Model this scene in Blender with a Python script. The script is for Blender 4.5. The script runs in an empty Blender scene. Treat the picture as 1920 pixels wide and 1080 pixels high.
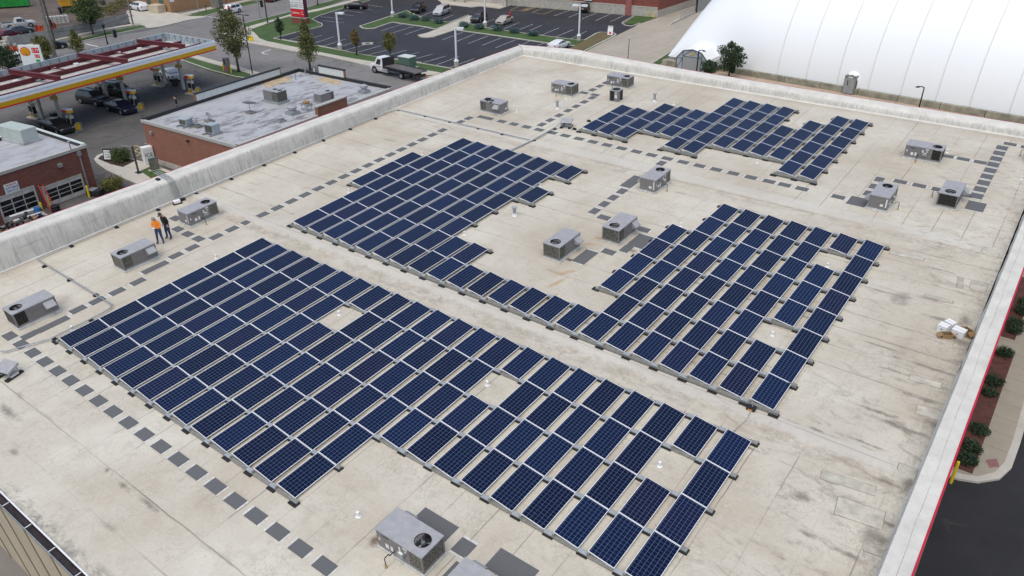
import bpy, bmesh, math, random
from mathutils import Matrix, Vector
random.seed(7)
S = bpy.context.scene
COL = S.collection
R_ = math.radians
# ------------------------------------------------------------------ camera
CAM = Vector((35.5733, -11.4610, 20.0286))
CR = Vector((0.79997574, 0.60003235, 0.0))
CU = Vector((-0.29272595, 0.3902684, 0.87292731))
CF = Vector((-0.52378462, 0.69832067, -0.48785029))
FPX = 1427.82
cd = bpy.data.cameras.new('camera')
cam = bpy.data.objects.new('camera', cd)
COL.objects.link(cam)
cd.sensor_width = 36.0
cd.lens = 36.0 * FPX / 1920.0
cd.clip_end = 3000
cam.matrix_world = Matrix(((CR.x, CU.x, -CF.x, CAM.x), (CR.y, CU.y, -CF.y, CAM.y), (CR.z, CU.z, -CF.z, CAM.z), (0, 0, 0, 1)))
S.camera = cam
# ------------------------------------------------------------------ light: bright overcast
W = bpy.data.worlds.new('World'); S.world = W; W.use_nodes = True
wn = W.node_tree.nodes; wl = W.node_tree.links
bg = wn['Background']
sky = wn.new('ShaderNodeTexSky'); sky.sky_type = 'NISHITA'; sky.sun_disc = False
SUN_EL, SUN_AZ = R_(66), R_(165)
sky.sun_elevation = SUN_EL; sky.sun_rotation = SUN_AZ
sky.air_density = 1.0; sky.dust_density = 2.2; sky.ozone_density = 1.0
wl.new(sky.outputs[0], bg.inputs[0]); bg.inputs[1].default_value = 0.115
sl = bpy.data.lights.new('sun', 'SUN'); sl.energy = 1.5; sl.angle = R_(75); sl.color = (1.0, 0.95, 0.85)
sun = bpy.data.objects.new('sun', sl); COL.objects.link(sun)
sdir = Vector((math.sin(SUN_AZ) * math.cos(SUN_EL), math.cos(SUN_AZ) * math.cos(SUN_EL), math.sin(SUN_EL)))
sun.rotation_euler = sdir.to_track_quat('Z', 'Y').to_euler()
S.view_settings.view_transform = 'Standard'; S.view_settings.look = 'None'
S.view_settings.gamma = 1.0; S.view_settings.use_curve_mapping = False
S.view_settings.exposure = 0.48
# ------------------------------------------------------------------ frames
GZ = -6.5                     # street level
SL = R_(3.8076)               # the big roof falls towards its gutter
RM = Matrix.Rotation(SL, 4, 'X')
RMI = RM.inverted()
def ray(px, py):
    return CR * ((px - 960) / FPX) + CU * ((540 - py) / FPX) + CF
def G(px, py, z=GZ):          # a point of the photo on the level z
    d = ray(px, py); t = (z - CAM.z) / d.z
    return CAM + d * t
def RF(px, py, z=0.0):        # the same on the sloping roof, in roof coordinates
    o = RMI @ CAM; d = RMI.to_3x3() @ ray(px, py)
    return o + d * ((z - o.z) / d.z)
# ------------------------------------------------------------------ materials
MATS = {}
def nodes(name):
    m = bpy.data.materials.new(name); m.use_nodes = True
    nt = m.node_tree; return m, nt, nt.nodes['Principled BSDF']
def mix(nt, f, a, b):
    n = nt.nodes.new('ShaderNodeMix'); n.data_type = 'RGBA'
    for s, v in ((n.inputs[0], f), (n.inputs[6], a), (n.inputs[7], b)):
        if hasattr(v, 'default_value'): nt.links.new(v, s)
        elif isinstance(v, tuple): s.default_value = (*v[:3], 1)
        else: s.default_value = v
    return n.outputs[2]
def math_(nt, op, a, b=0.0, c=None):
    n = nt.nodes.new('ShaderNodeMath'); n.operation = op
    for s, v in zip(n.inputs, (a, b, c)):
        if v is None: continue
        if hasattr(v, 'default_value'): nt.links.new(v, s)
        else: s.default_value = v
    return n.outputs[0]
def coords(nt, kind='Object', scale=(1, 1, 1), rot=0):
    t = nt.nodes.new('ShaderNodeTexCoord'); mp = nt.nodes.new('ShaderNodeMapping')
    mp.inputs['Scale'].default_value = scale; mp.inputs['Rotation'].default_value[2] = rot
    nt.links.new(t.outputs[kind], mp.inputs[0]); return mp.outputs[0]
def noise(nt, vec, scale, detail=4, rough=0.55, dist=0.0):
    n = nt.nodes.new('ShaderNodeTexNoise'); n.inputs['Scale'].default_value = scale
    n.inputs['Detail'].default_value = detail; n.inputs['Roughness'].default_value = rough
    n.inputs['Distortion'].default_value = dist
    nt.links.new(vec, n.inputs['Vector']); return n.outputs[0]
def ramp(nt, f, lo, hi):
    n = nt.nodes.new('ShaderNodeMapRange'); n.inputs[1].default_value = lo; n.inputs[2].default_value = hi
    n.clamp = True
    nt.links.new(f, n.inputs[0]); return n.outputs[0]
def worldpos(nt, scale=(1, 1, 1)):
    t = nt.nodes.new('ShaderNodeNewGeometry'); mp = nt.nodes.new('ShaderNodeMapping')
    mp.inputs['Scale'].default_value = scale; nt.links.new(t.outputs['Position'], mp.inputs[0]); return mp.outputs[0]
def mat(name, col, rough=0.6, metal=0.0, var=0.12, vscale=3.0, alpha=None, coat=0.0, emit=None, bump=0.0):
    if name in MATS: return MATS[name]
    m, nt, b = nodes(name)
    b.inputs['Roughness'].default_value = rough; b.inputs['Metallic'].default_value = metal
    b.inputs['Coat Weight'].default_value = coat
    if var:
        n = noise(nt, worldpos(nt), vscale, 5)
        dark = tuple(c * (1 - 2 * var) for c in col); lite = tuple(min(1, c * (1 + var)) for c in col)
        nt.links.new(mix(nt, ramp(nt, n, 0.3, 0.7), dark, lite), b.inputs['Base Color'])
        if bump:
            bm_ = nt.nodes.new('ShaderNodeBump'); bm_.inputs['Strength'].default_value = bump
            nt.links.new(n, bm_.inputs['Height']); nt.links.new(bm_.outputs[0], b.inputs['Normal'])
    else: b.inputs['Base Color'].default_value = (*col, 1)
    if emit:
        b.inputs['Emission Color'].default_value = (*emit[:3], 1); b.inputs['Emission Strength'].default_value = emit[3]
    MATS[name] = m; return m
# roof membrane
def membrane():
    m, nt, b = nodes('roof_membrane')
    v = coords(nt)
    sep = nt.nodes.new('ShaderNodeSeparateXYZ'); nt.links.new(v, sep.inputs[0])
    big = noise(nt, v, 0.16, 6, 0.62)
    med = noise(nt, v, 1.1, 8, 0.68, 0.8)
    fine = noise(nt, v, 7.0, 6, 0.7)
    stre = noise(nt, coords(nt, 'Object', (0.25, 2.2, 1)), 1.0, 6, 0.65)
    c = mix(nt, ramp(nt, big, 0.36, 0.66), (0.450, 0.398, 0.312), (0.588, 0.557, 0.468))
    c = mix(nt, math_(nt, 'MULTIPLY', ramp(nt, med, 0.50, 0.78), 0.50), c, (0.36, 0.31, 0.245))
    c = mix(nt, math_(nt, 'MULTIPLY', ramp(nt, stre, 0.52, 0.76), 0.30), c, (0.60, 0.585, 0.55))
    crk = nt.nodes.new('ShaderNodeTexVoronoi'); crk.feature = 'DISTANCE_TO_EDGE'; crk.inputs['Scale'].default_value = 2.2; cv_ = nt.nodes.new('ShaderNodeVectorMath'); cv_.operation = 'ADD'; cn_ = nt.nodes.new('ShaderNodeTexNoise'); cn_.inputs['Scale'].default_value = 3.0; cn_.inputs['Detail'].default_value = 4; nt.links.new(v, cn_.inputs['Vector']); nt.links.new(v, cv_.inputs[0]); nt.links.new(cn_.outputs[1], cv_.inputs[1]); nt.links.new(cv_.outputs[0], crk.inputs['Vector'])
    c = mix(nt, math_(nt, 'MULTIPLY', math_(nt, 'MULTIPLY', ramp(nt, crk.outputs[0], 0.05, 0.012), ramp(nt, noise(nt, v, 0.45, 5, 0.6), .46, .62)), 0.42), c, (0.27, 0.225, 0.175))
    c = mix(nt, math_(nt, 'MULTIPLY', ramp(nt, fine, 0.57, 0.72), 0.55), c, (0.64, 0.62, 0.58))
    c = mix(nt, math_(nt, 'MULTIPLY', ramp(nt, fine, 0.44, 0.30), 0.48), c, (0.31, 0.27, 0.225))
    gr = noise(nt, v, 22.0, 5, 0.75)
    c = mix(nt, math_(nt, 'MULTIPLY', ramp(nt, gr, 0.56, 0.72), 0.35), c, (0.66, 0.64, 0.57)); c = mix(nt, math_(nt, 'MULTIPLY', ramp(nt, gr, 0.44, 0.30), 0.38), c, (0.30, 0.25, 0.19))
    # lap seams: dirty broken lines every 1.52 m
    wob = math_(nt, 'MULTIPLY', math_(nt, 'SUBTRACT', noise(nt, v, 0.8, 4), 0.5), 0.10)
    def lines(s, period, off, width, msk_scale, lo, hi, amt, colr, c):
        f = math_(nt, 'FRACT', math_(nt, 'DIVIDE', math_(nt, 'ADD', math_(nt, 'ADD', s, off), wob), period))
        dd = math_(nt, 'MULTIPLY', math_(nt, 'ABSOLUTE', math_(nt, 'SUBTRACT', f, 0.5)), period)
        ln = ramp(nt, dd, width, width * 0.25)
        mk = ramp(nt, noise(nt, coords(nt, 'Object', msk_scale), 1.0, 5, 0.6), lo, hi)
        return mix(nt, math_(nt, 'MULTIPLY', math_(nt, 'MULTIPLY', ln, mk), amt), c, colr)
    yv = sep.outputs[1]
    zA = math_(nt, 'MAXIMUM', math_(nt, 'LESS_THAN', yv, -1.9), math_(nt, 'MULTIPLY', math_(nt, 'GREATER_THAN', yv, 12.2), math_(nt, 'LESS_THAN', yv, 33.0)))
    zB = math_(nt, 'SUBTRACT', 1.0, math_(nt, 'MULTIPLY', zA, 0.75)); zA = math_(nt, 'ADD', math_(nt, 'MULTIPLY', zA, 0.8), 0.2)
    c = lines(sep.outputs[0], 1.52, 0.03, 0.030, (0.35, 0.10, 1), 0.38, 0.60, math_(nt, 'MULTIPLY', zB, 0.85), (0.17, 0.145, 0.12), c)
    c = lines(yv, 1.52, 0.76, 0.034, (0.10, 0.35, 1), 0.41, 0.60, math_(nt, 'MULTIPLY', zA, 0.9), (0.17, 0.14, 0.115), c)
    c = lines(yv, 1.52, 0.76, 0.17, (0.45, 0.9, 1), 0.55, 0.70, math_(nt, 'MULTIPLY', zA, 0.60), (0.22, 0.185, 0.15), c)
    c = lines(sep.outputs[0], 6.08, 1.0, 0.45, (0.5, 0.3, 1), 0.52, 0.74, 0.40, (0.29, 0.25, 0.21), c)
    # the two raised expansion joints: pale crest, dirty fringe below
    def band(y0, y1, soft):
        return math_(nt, 'MULTIPLY', ramp(nt, yv, y0 - soft, y0), ramp(nt, yv, y1 + soft, y1))
    nb = noise(nt, coords(nt, 'Object', (0.8, 1.3, 1)), 1.5, 9, 0.78, 0.6)
    c = mix(nt, math_(nt, 'MULTIPLY', band(13.2, 13.85, .3), 0.35), c, (0.60, 0.585, 0.545)); c = mix(nt, math_(nt, 'MULTIPLY', band(32.3, 33.1, .3), 0.30), c, (0.60, 0.585, 0.545))
    c = mix(nt, math_(nt, 'MULTIPLY', math_(nt, 'MULTIPLY', band(12.55, 13.05, .35), ramp(nt, nb, .44, .60)), 0.60), c, (0.27, 0.225, 0.175))
    c = mix(nt, math_(nt, 'MULTIPLY', math_(nt, 'MULTIPLY', band(31.35, 31.9, .3), ramp(nt, nb, .46, .66)), 0.60), c, (0.27, 0.225, 0.175))
    c = mix(nt, math_(nt, 'MULTIPLY', math_(nt, 'MULTIPLY', band(-6.2, -5.75, .25), ramp(nt, nb, .46, .60)), 0.75), c, (0.15, 0.14, 0.13))
    # browner towards the foot of the far and left parapets
    c = mix(nt, math_(nt, 'MULTIPLY', ramp(nt, yv, 49.6, 50.9), 0.40), c, (0.33, 0.27, 0.21))
    c = mix(nt, math_(nt, 'MULTIPLY', ramp(nt, sep.outputs[0], -8.6, -9.6), 0.45), c, (0.33, 0.28, 0.23))
    # old scars and dark pools, densest towards the right parapet
    sp = noise(nt, coords(nt, 'Object', (0.62, 1.25, 1)), 0.9, 9, 0.76, 1.6)
    edge = ramp(nt, sep.outputs[0], 22.0, 33.0)
    c = mix(nt, math_(nt, 'MULTIPLY', math_(nt, 'MULTIPLY', ramp(nt, sp, 0.53, 0.68), edge), 0.80), c, (0.23, 0.195, 0.15))
    c = mix(nt, math_(nt, 'MULTIPLY', ramp(nt, sp, 0.66, 0.80), 0.60), c, (0.22, 0.19, 0.165))
    wrk = noise(nt, coords(nt, 'Object', (2.4, 0.8, 1)), 1.8, 8, 0.75, 1.5)
    c = mix(nt, math_(nt, 'MULTIPLY', math_(nt, 'MULTIPLY', ramp(nt, sep.outputs[0], 33.7, 34.6), ramp(nt, wrk, .47, .66)), 0.65), c, (0.25, 0.22, 0.185))
    wob2 = noise(nt, v, 2.2, 6, 0.7)
    def blob(px_, py_, rx, ry, col_, amt, rot=0.0):
        nonlocal c
        q = RF(px_, py_)
        mp = nt.nodes.new('ShaderNodeMapping'); mp.vector_type = 'TEXTURE'; mp.inputs['Location'].default_value = (q.x, q.y, 0); mp.inputs['Rotation'].default_value[2] = rot; mp.inputs['Scale'].default_value = (rx, ry, 50)
        nt.links.new(v, mp.inputs[0]); ln = nt.nodes.new('ShaderNodeVectorMath'); ln.operation = 'LENGTH'; nt.links.new(mp.outputs[0], ln.inputs[0])
        d = math_(nt, 'ADD', ln.outputs['Value'], math_(nt, 'MULTIPLY', math_(nt, 'SUBTRACT', wob2, 0.5), 3.2))
        c = mix(nt, math_(nt, 'MULTIPLY', ramp(nt, d, 1.25, 0.15), amt), c, col_)
    D_ = (0.16, 0.135, 0.115)
    for a_ in ((233, 912, .38, .13), (278, 945, .62, .12), (15, 772, .9, .2), (200, 882, .14, .12), (28, 850, .3, .15), (1650, 545, .8, .08), (1595, 527, .6, .07), (1690, 700, .9, .09), (1770, 600, .8, .16), (1800, 640, .9, .25),
               (1790, 735, 1.2, .12), (1700, 805, 1.4, .14), (1760, 800, .5, .5), (1640, 770, .8, .12), (1530, 805, .5, .07), (1665, 905, .7, .10), (1700, 1000, .3, .9), (1600, 945, .9, .3), (1640, 1010, .5, .4), (1500, 930, .4, .25), (1480, 560, .5, .06), (110, 300, .4, .1), (1185, 470, .4, .2), (1690, 560, .5, .5), (1745, 560, .7, .14), (1810, 600, .25, .8), (1745, 690, 1.1, .10), (1655, 650, .9, .07), (1780, 780, .25, .6), (1735, 750, .9, .12), (1620, 830, .9, .07), (1660, 980, .8, .10), (1590, 1040, .5, .12), (1705, 905, .2, .6), (1510, 1000, .3, .12), (1550, 900, .35, .12), (1405, 840, .4, .06), (1760, 505, .8, .07)):
        blob(*a_, D_, .75)
    for a_ in ((1058, 512, .20, .6, -.5), (1045, 530, .15, .7, -.2), (1030, 560, .13, .8, -.1), (1125, 447, .5, .15, .6), (1105, 458, .4, .13, .5)): blob(a_[0], a_[1], a_[2], a_[3], (0.40, 0.26, 0.12), .75, a_[4])
    blob(1068, 487, .30, .16, (0.035, 0.02, 0.015), .95); blob(703, 1013, .22, .35, (0.12, 0.07, 0.04), .85); blob(920, 990, .4, .9, (0.55, 0.50, 0.42), .3)
    for a_ in ((350, 770, 1.0, .5), (480, 880, 1.2, .4), (120, 560, .5, .3), (790, 1040, .8, .5), (560, 880, .7, .4), (1480, 430, 1.0, .5)): blob(*a_, (0.36, 0.29, 0.22), .4)
    nt.links.new(c, b.inputs['Base Color']); b.inputs['Roughness'].default_value = 0.72
    bp = nt.nodes.new('ShaderNodeBump'); bp.inputs['Strength'].default_value = 0.25; bp.inputs['Distance'].default_value = 0.05
    nt.links.new(med, bp.inputs['Height']); nt.links.new(bp.outputs[0], b.inputs['Normal'])
    MATS['membrane'] = m
membrane()
def parapet_mat(name, base, streak):
    m, nt, b = nodes(name)
    v = coords(nt)
    st = noise(nt, coords(nt, 'Object', (5.0, 5.0, 0.35)), 1.5, 8, 0.74)
    zone = noise(nt, v, 0.35, 3)
    geo = nt.nodes.new('ShaderNodeNewGeometry'); sp = nt.nodes.new('ShaderNodeSeparateXYZ')
    nt.links.new(geo.outputs['Normal'], sp.inputs[0])
    vert = ramp(nt, sp.outputs[2], 0.9, 0.5)
    c = mix(nt, ramp(nt, noise(nt, v, 1.3, 6), 0.3, 0.7), tuple(x * 0.80 for x in base), base)
    f = math_(nt, 'MULTIPLY', math_(nt, 'MULTIPLY', ramp(nt, st, 0.46, 0.66), ramp(nt, zone, 0.32, 0.52)), vert)
    c = mix(nt, math_(nt, 'MULTIPLY', f, 0.62), c, streak)
    c = mix(nt, math_(nt, 'MULTIPLY', ramp(nt, noise(nt, v, 6, 8, 0.75), 0.55, 0.75), 0.45), c, (0.3, 0.29, 0.27))
    nt.links.new(c, b.inputs['Base Color']); b.inputs['Roughness'].default_value = 0.6
    wr = noise(nt, coords(nt, 'Object', (1, 0.3, 1)), 2.0, 5, 0.6, 1.5)
    bp = nt.nodes.new('ShaderNodeBump'); bp.inputs['Strength'].default_value = 0.3; bp.inputs['Distance'].default_value = 0.08
    nt.links.new(wr, bp.inputs['Height']); nt.links.new(bp.outputs[0], b.inputs['Normal'])
    MATS[name] = m
parapet_mat('parapet_membrane', (0.655, 0.635, 0.575), (0.23, 0.22, 0.195))
def cells_mat():
    m, nt, b = nodes('solar_cells')
    v = coords(nt); sep = nt.nodes.new('ShaderNodeSeparateXYZ'); nt.links.new(v, sep.inputs[0])
    def grid(s, off, pitch, half):
        f = math_(nt, 'FRACT', math_(nt, 'DIVIDE', math_(nt, 'ADD', s, off), pitch))
        d = math_(nt, 'MULTIPLY', math_(nt, 'SUBTRACT', 0.5, math_(nt, 'ABSOLUTE', math_(nt, 'SUBTRACT', f, 0.5))), pitch)
        return ramp(nt, d, half, half * 0.6)
    gx = grid(sep.outputs[0], 0, 0.1555, 0.0052); gy = grid(sep.outputs[1], 0, 0.1525, 0.0072)
    g = math_(nt, 'MAXIMUM', math_(nt, 'MULTIPLY', gx, 0.9), gy)
    oi = nt.nodes.new('ShaderNodeObjectInfo')
    c = mix(nt, ramp(nt, oi.outputs['Random'], 0.0, 1.0), (0.0035, 0.0065, 0.022), (0.0045, 0.0125, 0.045))
    c = mix(nt, math_(nt, 'MULTIPLY', ramp(nt, math_(nt, 'FRACT', math_(nt, 'MULTIPLY', oi.outputs['Random'], 7.3)), 0.80, 0.98), 0.4), c, (0.013, 0.010, 0.034))
    n = noise(nt, v, 5, 3)
    c = mix(nt, math_(nt, 'MULTIPLY', n, 0.30), c, (0.010, 0.020, 0.065))
    c = mix(nt, math_(nt, 'MULTIPLY', g, 0.60), c, (0.17, 0.22, 0.33))
    nt.links.new(c, b.inputs['Base Color']); b.inputs['Roughness'].default_value = 0.16
    b.inputs['IOR'].default_value = 1.28; b.inputs['Specular IOR Level'].default_value = 0.30
    MATS['cells'] = m
cells_mat()
def coil_mat(name, dark, lite, thr):
    m, nt, b = nodes(name)
    v = coords(nt)
    n = noise(nt, v, 26, 3, 0.6)
    c = mix(nt, ramp(nt, n, thr, thr + 0.05), dark, lite)
    nt.links.new(c, b.inputs['Base Color']); b.inputs['Roughness'].default_value = 0.5; b.inputs['Metallic'].default_value = 0.3
    MATS[name] = m
coil_mat('coil', (0.055, 0.055, 0.05), (0.34, 0.33, 0.27), 0.54)
coil_mat('coil_dark', (0.015, 0.015, 0.014), (0.38, 0.37, 0.3), 0.64)
M_ = mat
M_('unit_grey', (0.195, 0.185, 0.182), 0.45, 0.1, 0.06, 6)
M_('unit_top', (0.345, 0.345, 0.355), 0.5, 0.0, 0.07, 4)
M_('black', (0.012, 0.012, 0.013), 0.6, 0, 0.1)
M_('rubber', (0.025, 0.025, 0.026), 0.8, 0, 0.2, 8)
M_('pad_grey', (0.118, 0.121, 0.125), 0.85, 0, 0.10, 30, bump=0.3)
M_('tape_white', (0.60, 0.59, 0.55), 0.6, 0, 0.14, 9)
M_('alu', (0.40, 0.425, 0.43), 0.45, 0.3, 0.08, 5)
M_('galv', (0.36, 0.385, 0.39), 0.45, 0.4, 0.12, 7)
M_('rail_dull', (0.25, 0.25, 0.23), 0.6, 0.1, 0.10, 7)
M_('frame_white', (0.84, 0.85, 0.86), 0.4, 0.0, 0.03, 5)
M_('white', (0.78, 0.78, 0.77), 0.45, 0, 0.04, 5)
M_('pvc', (0.80, 0.80, 0.79), 0.4, 0, 0.05, 8)
M_('cardboard', (0.30, 0.19, 0.09), 0.8, 0, 0.1, 8)
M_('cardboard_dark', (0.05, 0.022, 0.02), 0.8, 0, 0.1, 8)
M_('red_trim', (0.50, 0.012, 0.040), 0.45, 0, 0.08, 2)
M_('yellow_paint', (0.72, 0.52, 0.02), 0.5, 0, 0.08, 5)
M_('orange', (0.9, 0.28, 0.02), 0.6, 0, 0.05)
M_('label_white', (0.70, 0.70, 0.69), 0.5, 0, 0.0)
M_('label_dark', (0.05, 0.06, 0.09), 0.5, 0, 0.0)
M_('label_blue', (0.04, 0.12, 0.45), 0.5, 0, 0.0)
M_('rust', (0.30, 0.16, 0.06), 0.8, 0, 0.25, 6)
M_('stain', (0.42, 0.30, 0.17), 0.85, 0, 0.2, 4)
M_('tan_wall', (0.50, 0.43, 0.31), 0.6, 0, 0.05, 1)
M_('tan_dark', (0.20, 0.14, 0.07), 0.6, 0, 0.05, 1)
M_('gutter_dark', (0.03, 0.022, 0.024), 0.6, 0, 0.3, 3)
# ------------------------------------------------------------------ mesh helpers
class MB:
    def __init__(s): s.v = []; s.f = []; s.m = []; s.cur = 0; s.mats = []; s.T = None
    def use(s, name):
        mt = MATS[name]
        if mt not in s.mats: s.mats.append(mt)
        s.cur = s.mats.index(mt); return s
    def add(s, vs, fs):
        o = len(s.v)
        s.v += [Vector(v) if s.T is None else s.T @ Vector(v) for v in vs]
        s.f += [tuple(i + o for i in f) for f in fs]; s.m += [s.cur] * len(fs); return s
    def box(s, x0, x1, y0, y1, z0, z1):
        vs = [(x, y, z) for z in (z0, z1) for x, y in ((x0, y0), (x1, y0), (x1, y1), (x0, y1))]
        return s.add(vs, [(3, 2, 1, 0), (4, 5, 6, 7), (0, 1, 5, 4), (1, 2, 6, 5), (2, 3, 7, 6), (3, 0, 4, 7)])
    def prism(s, poly, z0, z1, cap=True):
        n = len(poly)
        a = sum(poly[i][0] * poly[(i + 1) % n][1] - poly[(i + 1) % n][0] * poly[i][1] for i in range(n))
        if a < 0: poly = list(reversed(poly))
        vs = [(p[0], p[1], z0) for p in poly] + [(p[0], p[1], z1) for p in poly]
        fs = [(i, (i + 1) % n, n + (i + 1) % n, n + i) for i in range(n)]
        if cap: fs += [tuple(range(n, 2 * n)), tuple(reversed(range(n)))]
        return s.add(vs, fs)
    def quad(s, *p): return s.add(p, [tuple(range(len(p)))])
    def tube(s, pts, r, n=8, closed=False, taper=None):
        pts = [Vector(p) for p in pts]; vs = []; fs = []; K = len(pts)
        prev = None
        for i, p in enumerate(pts):
            d = (pts[min(i + 1, K - 1)] - pts[max(i - 1, 0)]).normalized()
            a = Vector((0, 0, 1)) if abs(d.z) < 0.9 else Vector((1, 0, 0))
            if prev is not None: a = prev
            u = (a - d * a.dot(d)).normalized(); w = d.cross(u); prev = u
            rr = r if taper is None else r * taper[i]
            for k in range(n):
                t = 2 * math.pi * k / n
                vs.append(p + u * math.cos(t) * rr + w * math.sin(t) * rr)
        for i in range(K - 1):
            for k in range(n):
                fs.append((i * n + k, i * n + (k + 1) % n, (i + 1) * n + (k + 1) % n, (i + 1) * n + k))
        fs += [tuple(reversed(range(n))), tuple((K - 1) * n + k for k in range(n))]
        return s.add(vs, fs)
    def lathe(s, prof, c=(0, 0, 0), n=16, axis='z'):
        vs = []; fs = []; K = len(prof)
        for r, h in prof:
            for k in range(n):
                t = 2 * math.pi * k / n
                a, b_ = r * math.cos(t), r * math.sin(t)
                vs.append((c[0] + a, c[1] + b_, c[2] + h) if axis == 'z' else ((c[0] + a, c[1] + h, c[2] + b_) if axis == 'y' else (c[0] + h, c[1] + a, c[2] + b_)))
        for i in range(K - 1):
            for k in range(n):
                fs.append((i * n + k, i * n + (k + 1) % n, (i + 1) * n + (k + 1) % n, (i + 1) * n + k))
        fs += [tuple(reversed(range(n))), tuple((K - 1) * n + k for k in range(n))]
        return s.add(vs, fs)
    def mesh(s, name):
        me = bpy.data.meshes.new(name); me.from_pydata([tuple(v) for v in s.v], [], s.f)
        for mt in s.mats: me.materials.append(mt)
        me.polygons.foreach_set('material_index', s.m); me.update()
        return me
    def build(s, name, parent=None, M=None, bevel=0, smooth=False, fixn=False):
        me = s.mesh(name)
        if fixn or bevel:
            b = bmesh.new(); b.from_mesh(me)
            if fixn: bmesh.ops.recalc_face_normals(b, faces=b.faces)
            b.to_mesh(me); b.free()
        if smooth:
            for p in me.polygons: p.use_smooth = True
        o = bpy.data.objects.new(name, me); COL.objects.link(o)
        if parent: o.parent = parent
        if M is not None: o.matrix_basis = M
        if bevel:
            md = o.modifiers.new('bevel', 'BEVEL'); md.width = bevel; md.segments = 2; md.limit_method = 'ANGLE'
        return o
def tag(o, label, cat, group=None, kind=None):
    if label: o['label'] = label
    if cat: o['category'] = cat
    if group: o['group'] = group
    if kind: o['kind'] = kind
    return o
def thing(name, label, cat, M=None, group=None):
    o = bpy.data.objects.new(name, None); COL.objects.link(o); o.empty_display_size = 0.2
    if M is not None: o.matrix_basis = M
    return tag(o, label, cat, group)
def struct(o): o['kind'] = 'structure'; return o
def kids(o): return [c for c in COL.objects if c.parent == o]
def dup(root, M, label=None, group=None):
    r = root.copy(); COL.objects.link(r); r.matrix_basis = M
    if label: r['label'] = label
    if group: r['group'] = group
    for ch in KIDS[root.name]:
        c = ch.copy(); COL.objects.link(c); c.parent = r
        for g in KIDS.get(ch.name, ()):
            d = g.copy(); COL.objects.link(d); d.parent = c
    return r
KIDS = {}
def reg(root):
    KIDS[root.name] = [c for c in COL.objects if c.parent == root]
    for c in KIDS[root.name]: KIDS[c.name] = [g for g in COL.objects if g.parent == c]
    return root
def TR(x, y, z=0.0, rz=0.0): return Matrix.Translation((x, y, z)) @ Matrix.Rotation(rz, 4, 'Z')
def RT(x, y, z=0.0, rz=0.0): return RM @ TR(x, y, z, rz)
ORD = 'zeroth first second third fourth fifth sixth seventh eighth ninth tenth eleventh twelfth thirteenth fourteenth fifteenth sixteenth seventeenth eighteenth nineteenth twentieth'.split()
def ordw(n):
    if n <= 20: return ORD[n]
    return ('twenty' if n < 30 else 'thirty') + ('-' + ORD[n % 10] if n % 10 else '')
# ------------------------------------------------------------------ the big building
def lerp(t, a, b): return a + (b - a) * t
bld = thing('warehouse_building', 'large low warehouse with a pale flat membrane roof carrying the solar panels', 'building', RM)
X0, X1, Y0, Y1 = -9.75, 34.85, -6.05, 50.9
m = MB().use('membrane')
ys = [Y0, -5.95, 12.35, 12.75, 13.0, 13.25, 13.5, 13.75, 14.0, 31.2, 31.6, 31.9, 32.3, 32.7, 33.1, 33.5, 50.2, 50.9]
def rz_(y):
    h = 0.0
    for c_, w_, hh in ((13.35, 0.62, 0.045), (32.3, 1.0, 0.045)):
        t = abs(y - c_) / w_
        if t < 1: h = hh * (1 - t * t) ** 2
    return h
xs = [X0 + (X1 - X0) * i / 60 for i in range(61)]
rr = random.Random(3)
vs = []
for y in ys:
    for x in xs:
        vs.append((x, y, rz_(y) * (0.8 + 0.4 * rr.random()) ))
n_ = len(xs); fs = [(j * n_ + i, j * n_ + i + 1, (j + 1) * n_ + i + 1, (j + 1) * n_ + i) for j in range(len(ys) - 1) for i in range(n_ - 1)]
m.add(vs, fs)
m.build('roof_deck', bld, smooth=True)
def strip(profiles, name, matn, parent, subdiv=1):
    """loft open profiles (lists of roof-frame points) into one surface"""
    mm = MB().use(matn); K = len(profiles[0]); V = []
    for pr in profiles: V += pr
    F = [(i * K + k, (i + 1) * K + k, (i + 1) * K + k + 1, i * K + k + 1) for i in range(len(profiles) - 1) for k in range(K - 1)]
    mm.add(V, F); o_ = mm.build(name, parent, smooth=True, fixn=True); o_.modifiers.new('e', 'EDGE_SPLIT').split_angle = R_(55); return o_
RMI3 = RMI
zdn = lambda x, y: (GZ - 0.3 - y * math.sin(SL)) / math.cos(SL)     # street level seen from roof coordinates
# left parapet: the top rises outwards; measured at a few stations
def solve_z(px, py, X):               # height at which the pixel ray meets the plane x = X
    o = RMI @ CAM; d = RMI.to_3x3() @ ray(px, py); t = (X - o.x) / d.x
    return o + d * t
st_cr = [(-60, 471), (0, 451), (139, 405), (232, 373), (322, 338.5), (400, 307.5), (510, 265), (620, 224.5), (702, 194), (785, 163), (850, 136.5), (981.5, 91.8)]
st_ou = [(-60, 459), (0, 437), (79, 408), (139, 387), (197, 366), (295, 331), (400, 292), (480, 264), (603, 218), (720, 176.5), (765, 160), (896, 112.5), (976.9, 84.3)]
cr = [solve_z(x, y, -9.70) for x, y in st_cr]; ou = [solve_z(x, y, -10.95) for x, y in st_ou]
def interp(pts, y):
    return (interp0(pts, y - 2.2) + interp0(pts, y - 1.1) + interp0(pts, y) + interp0(pts, y + 1.1) + interp0(pts, y + 2.2)) / 5
def interp0(pts, y):
    for a, b in zip(pts, pts[1:]):
        if a.y <= y <= b.y: return a.z + (b.z - a.z) * (y - a.y) / (b.y - a.y)
    return pts[0].z if y < pts[0].y else pts[-1].z
prof = []; trim = []; wallp = []
yy = Y0
rr = random.Random(5)
N = 70
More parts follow.
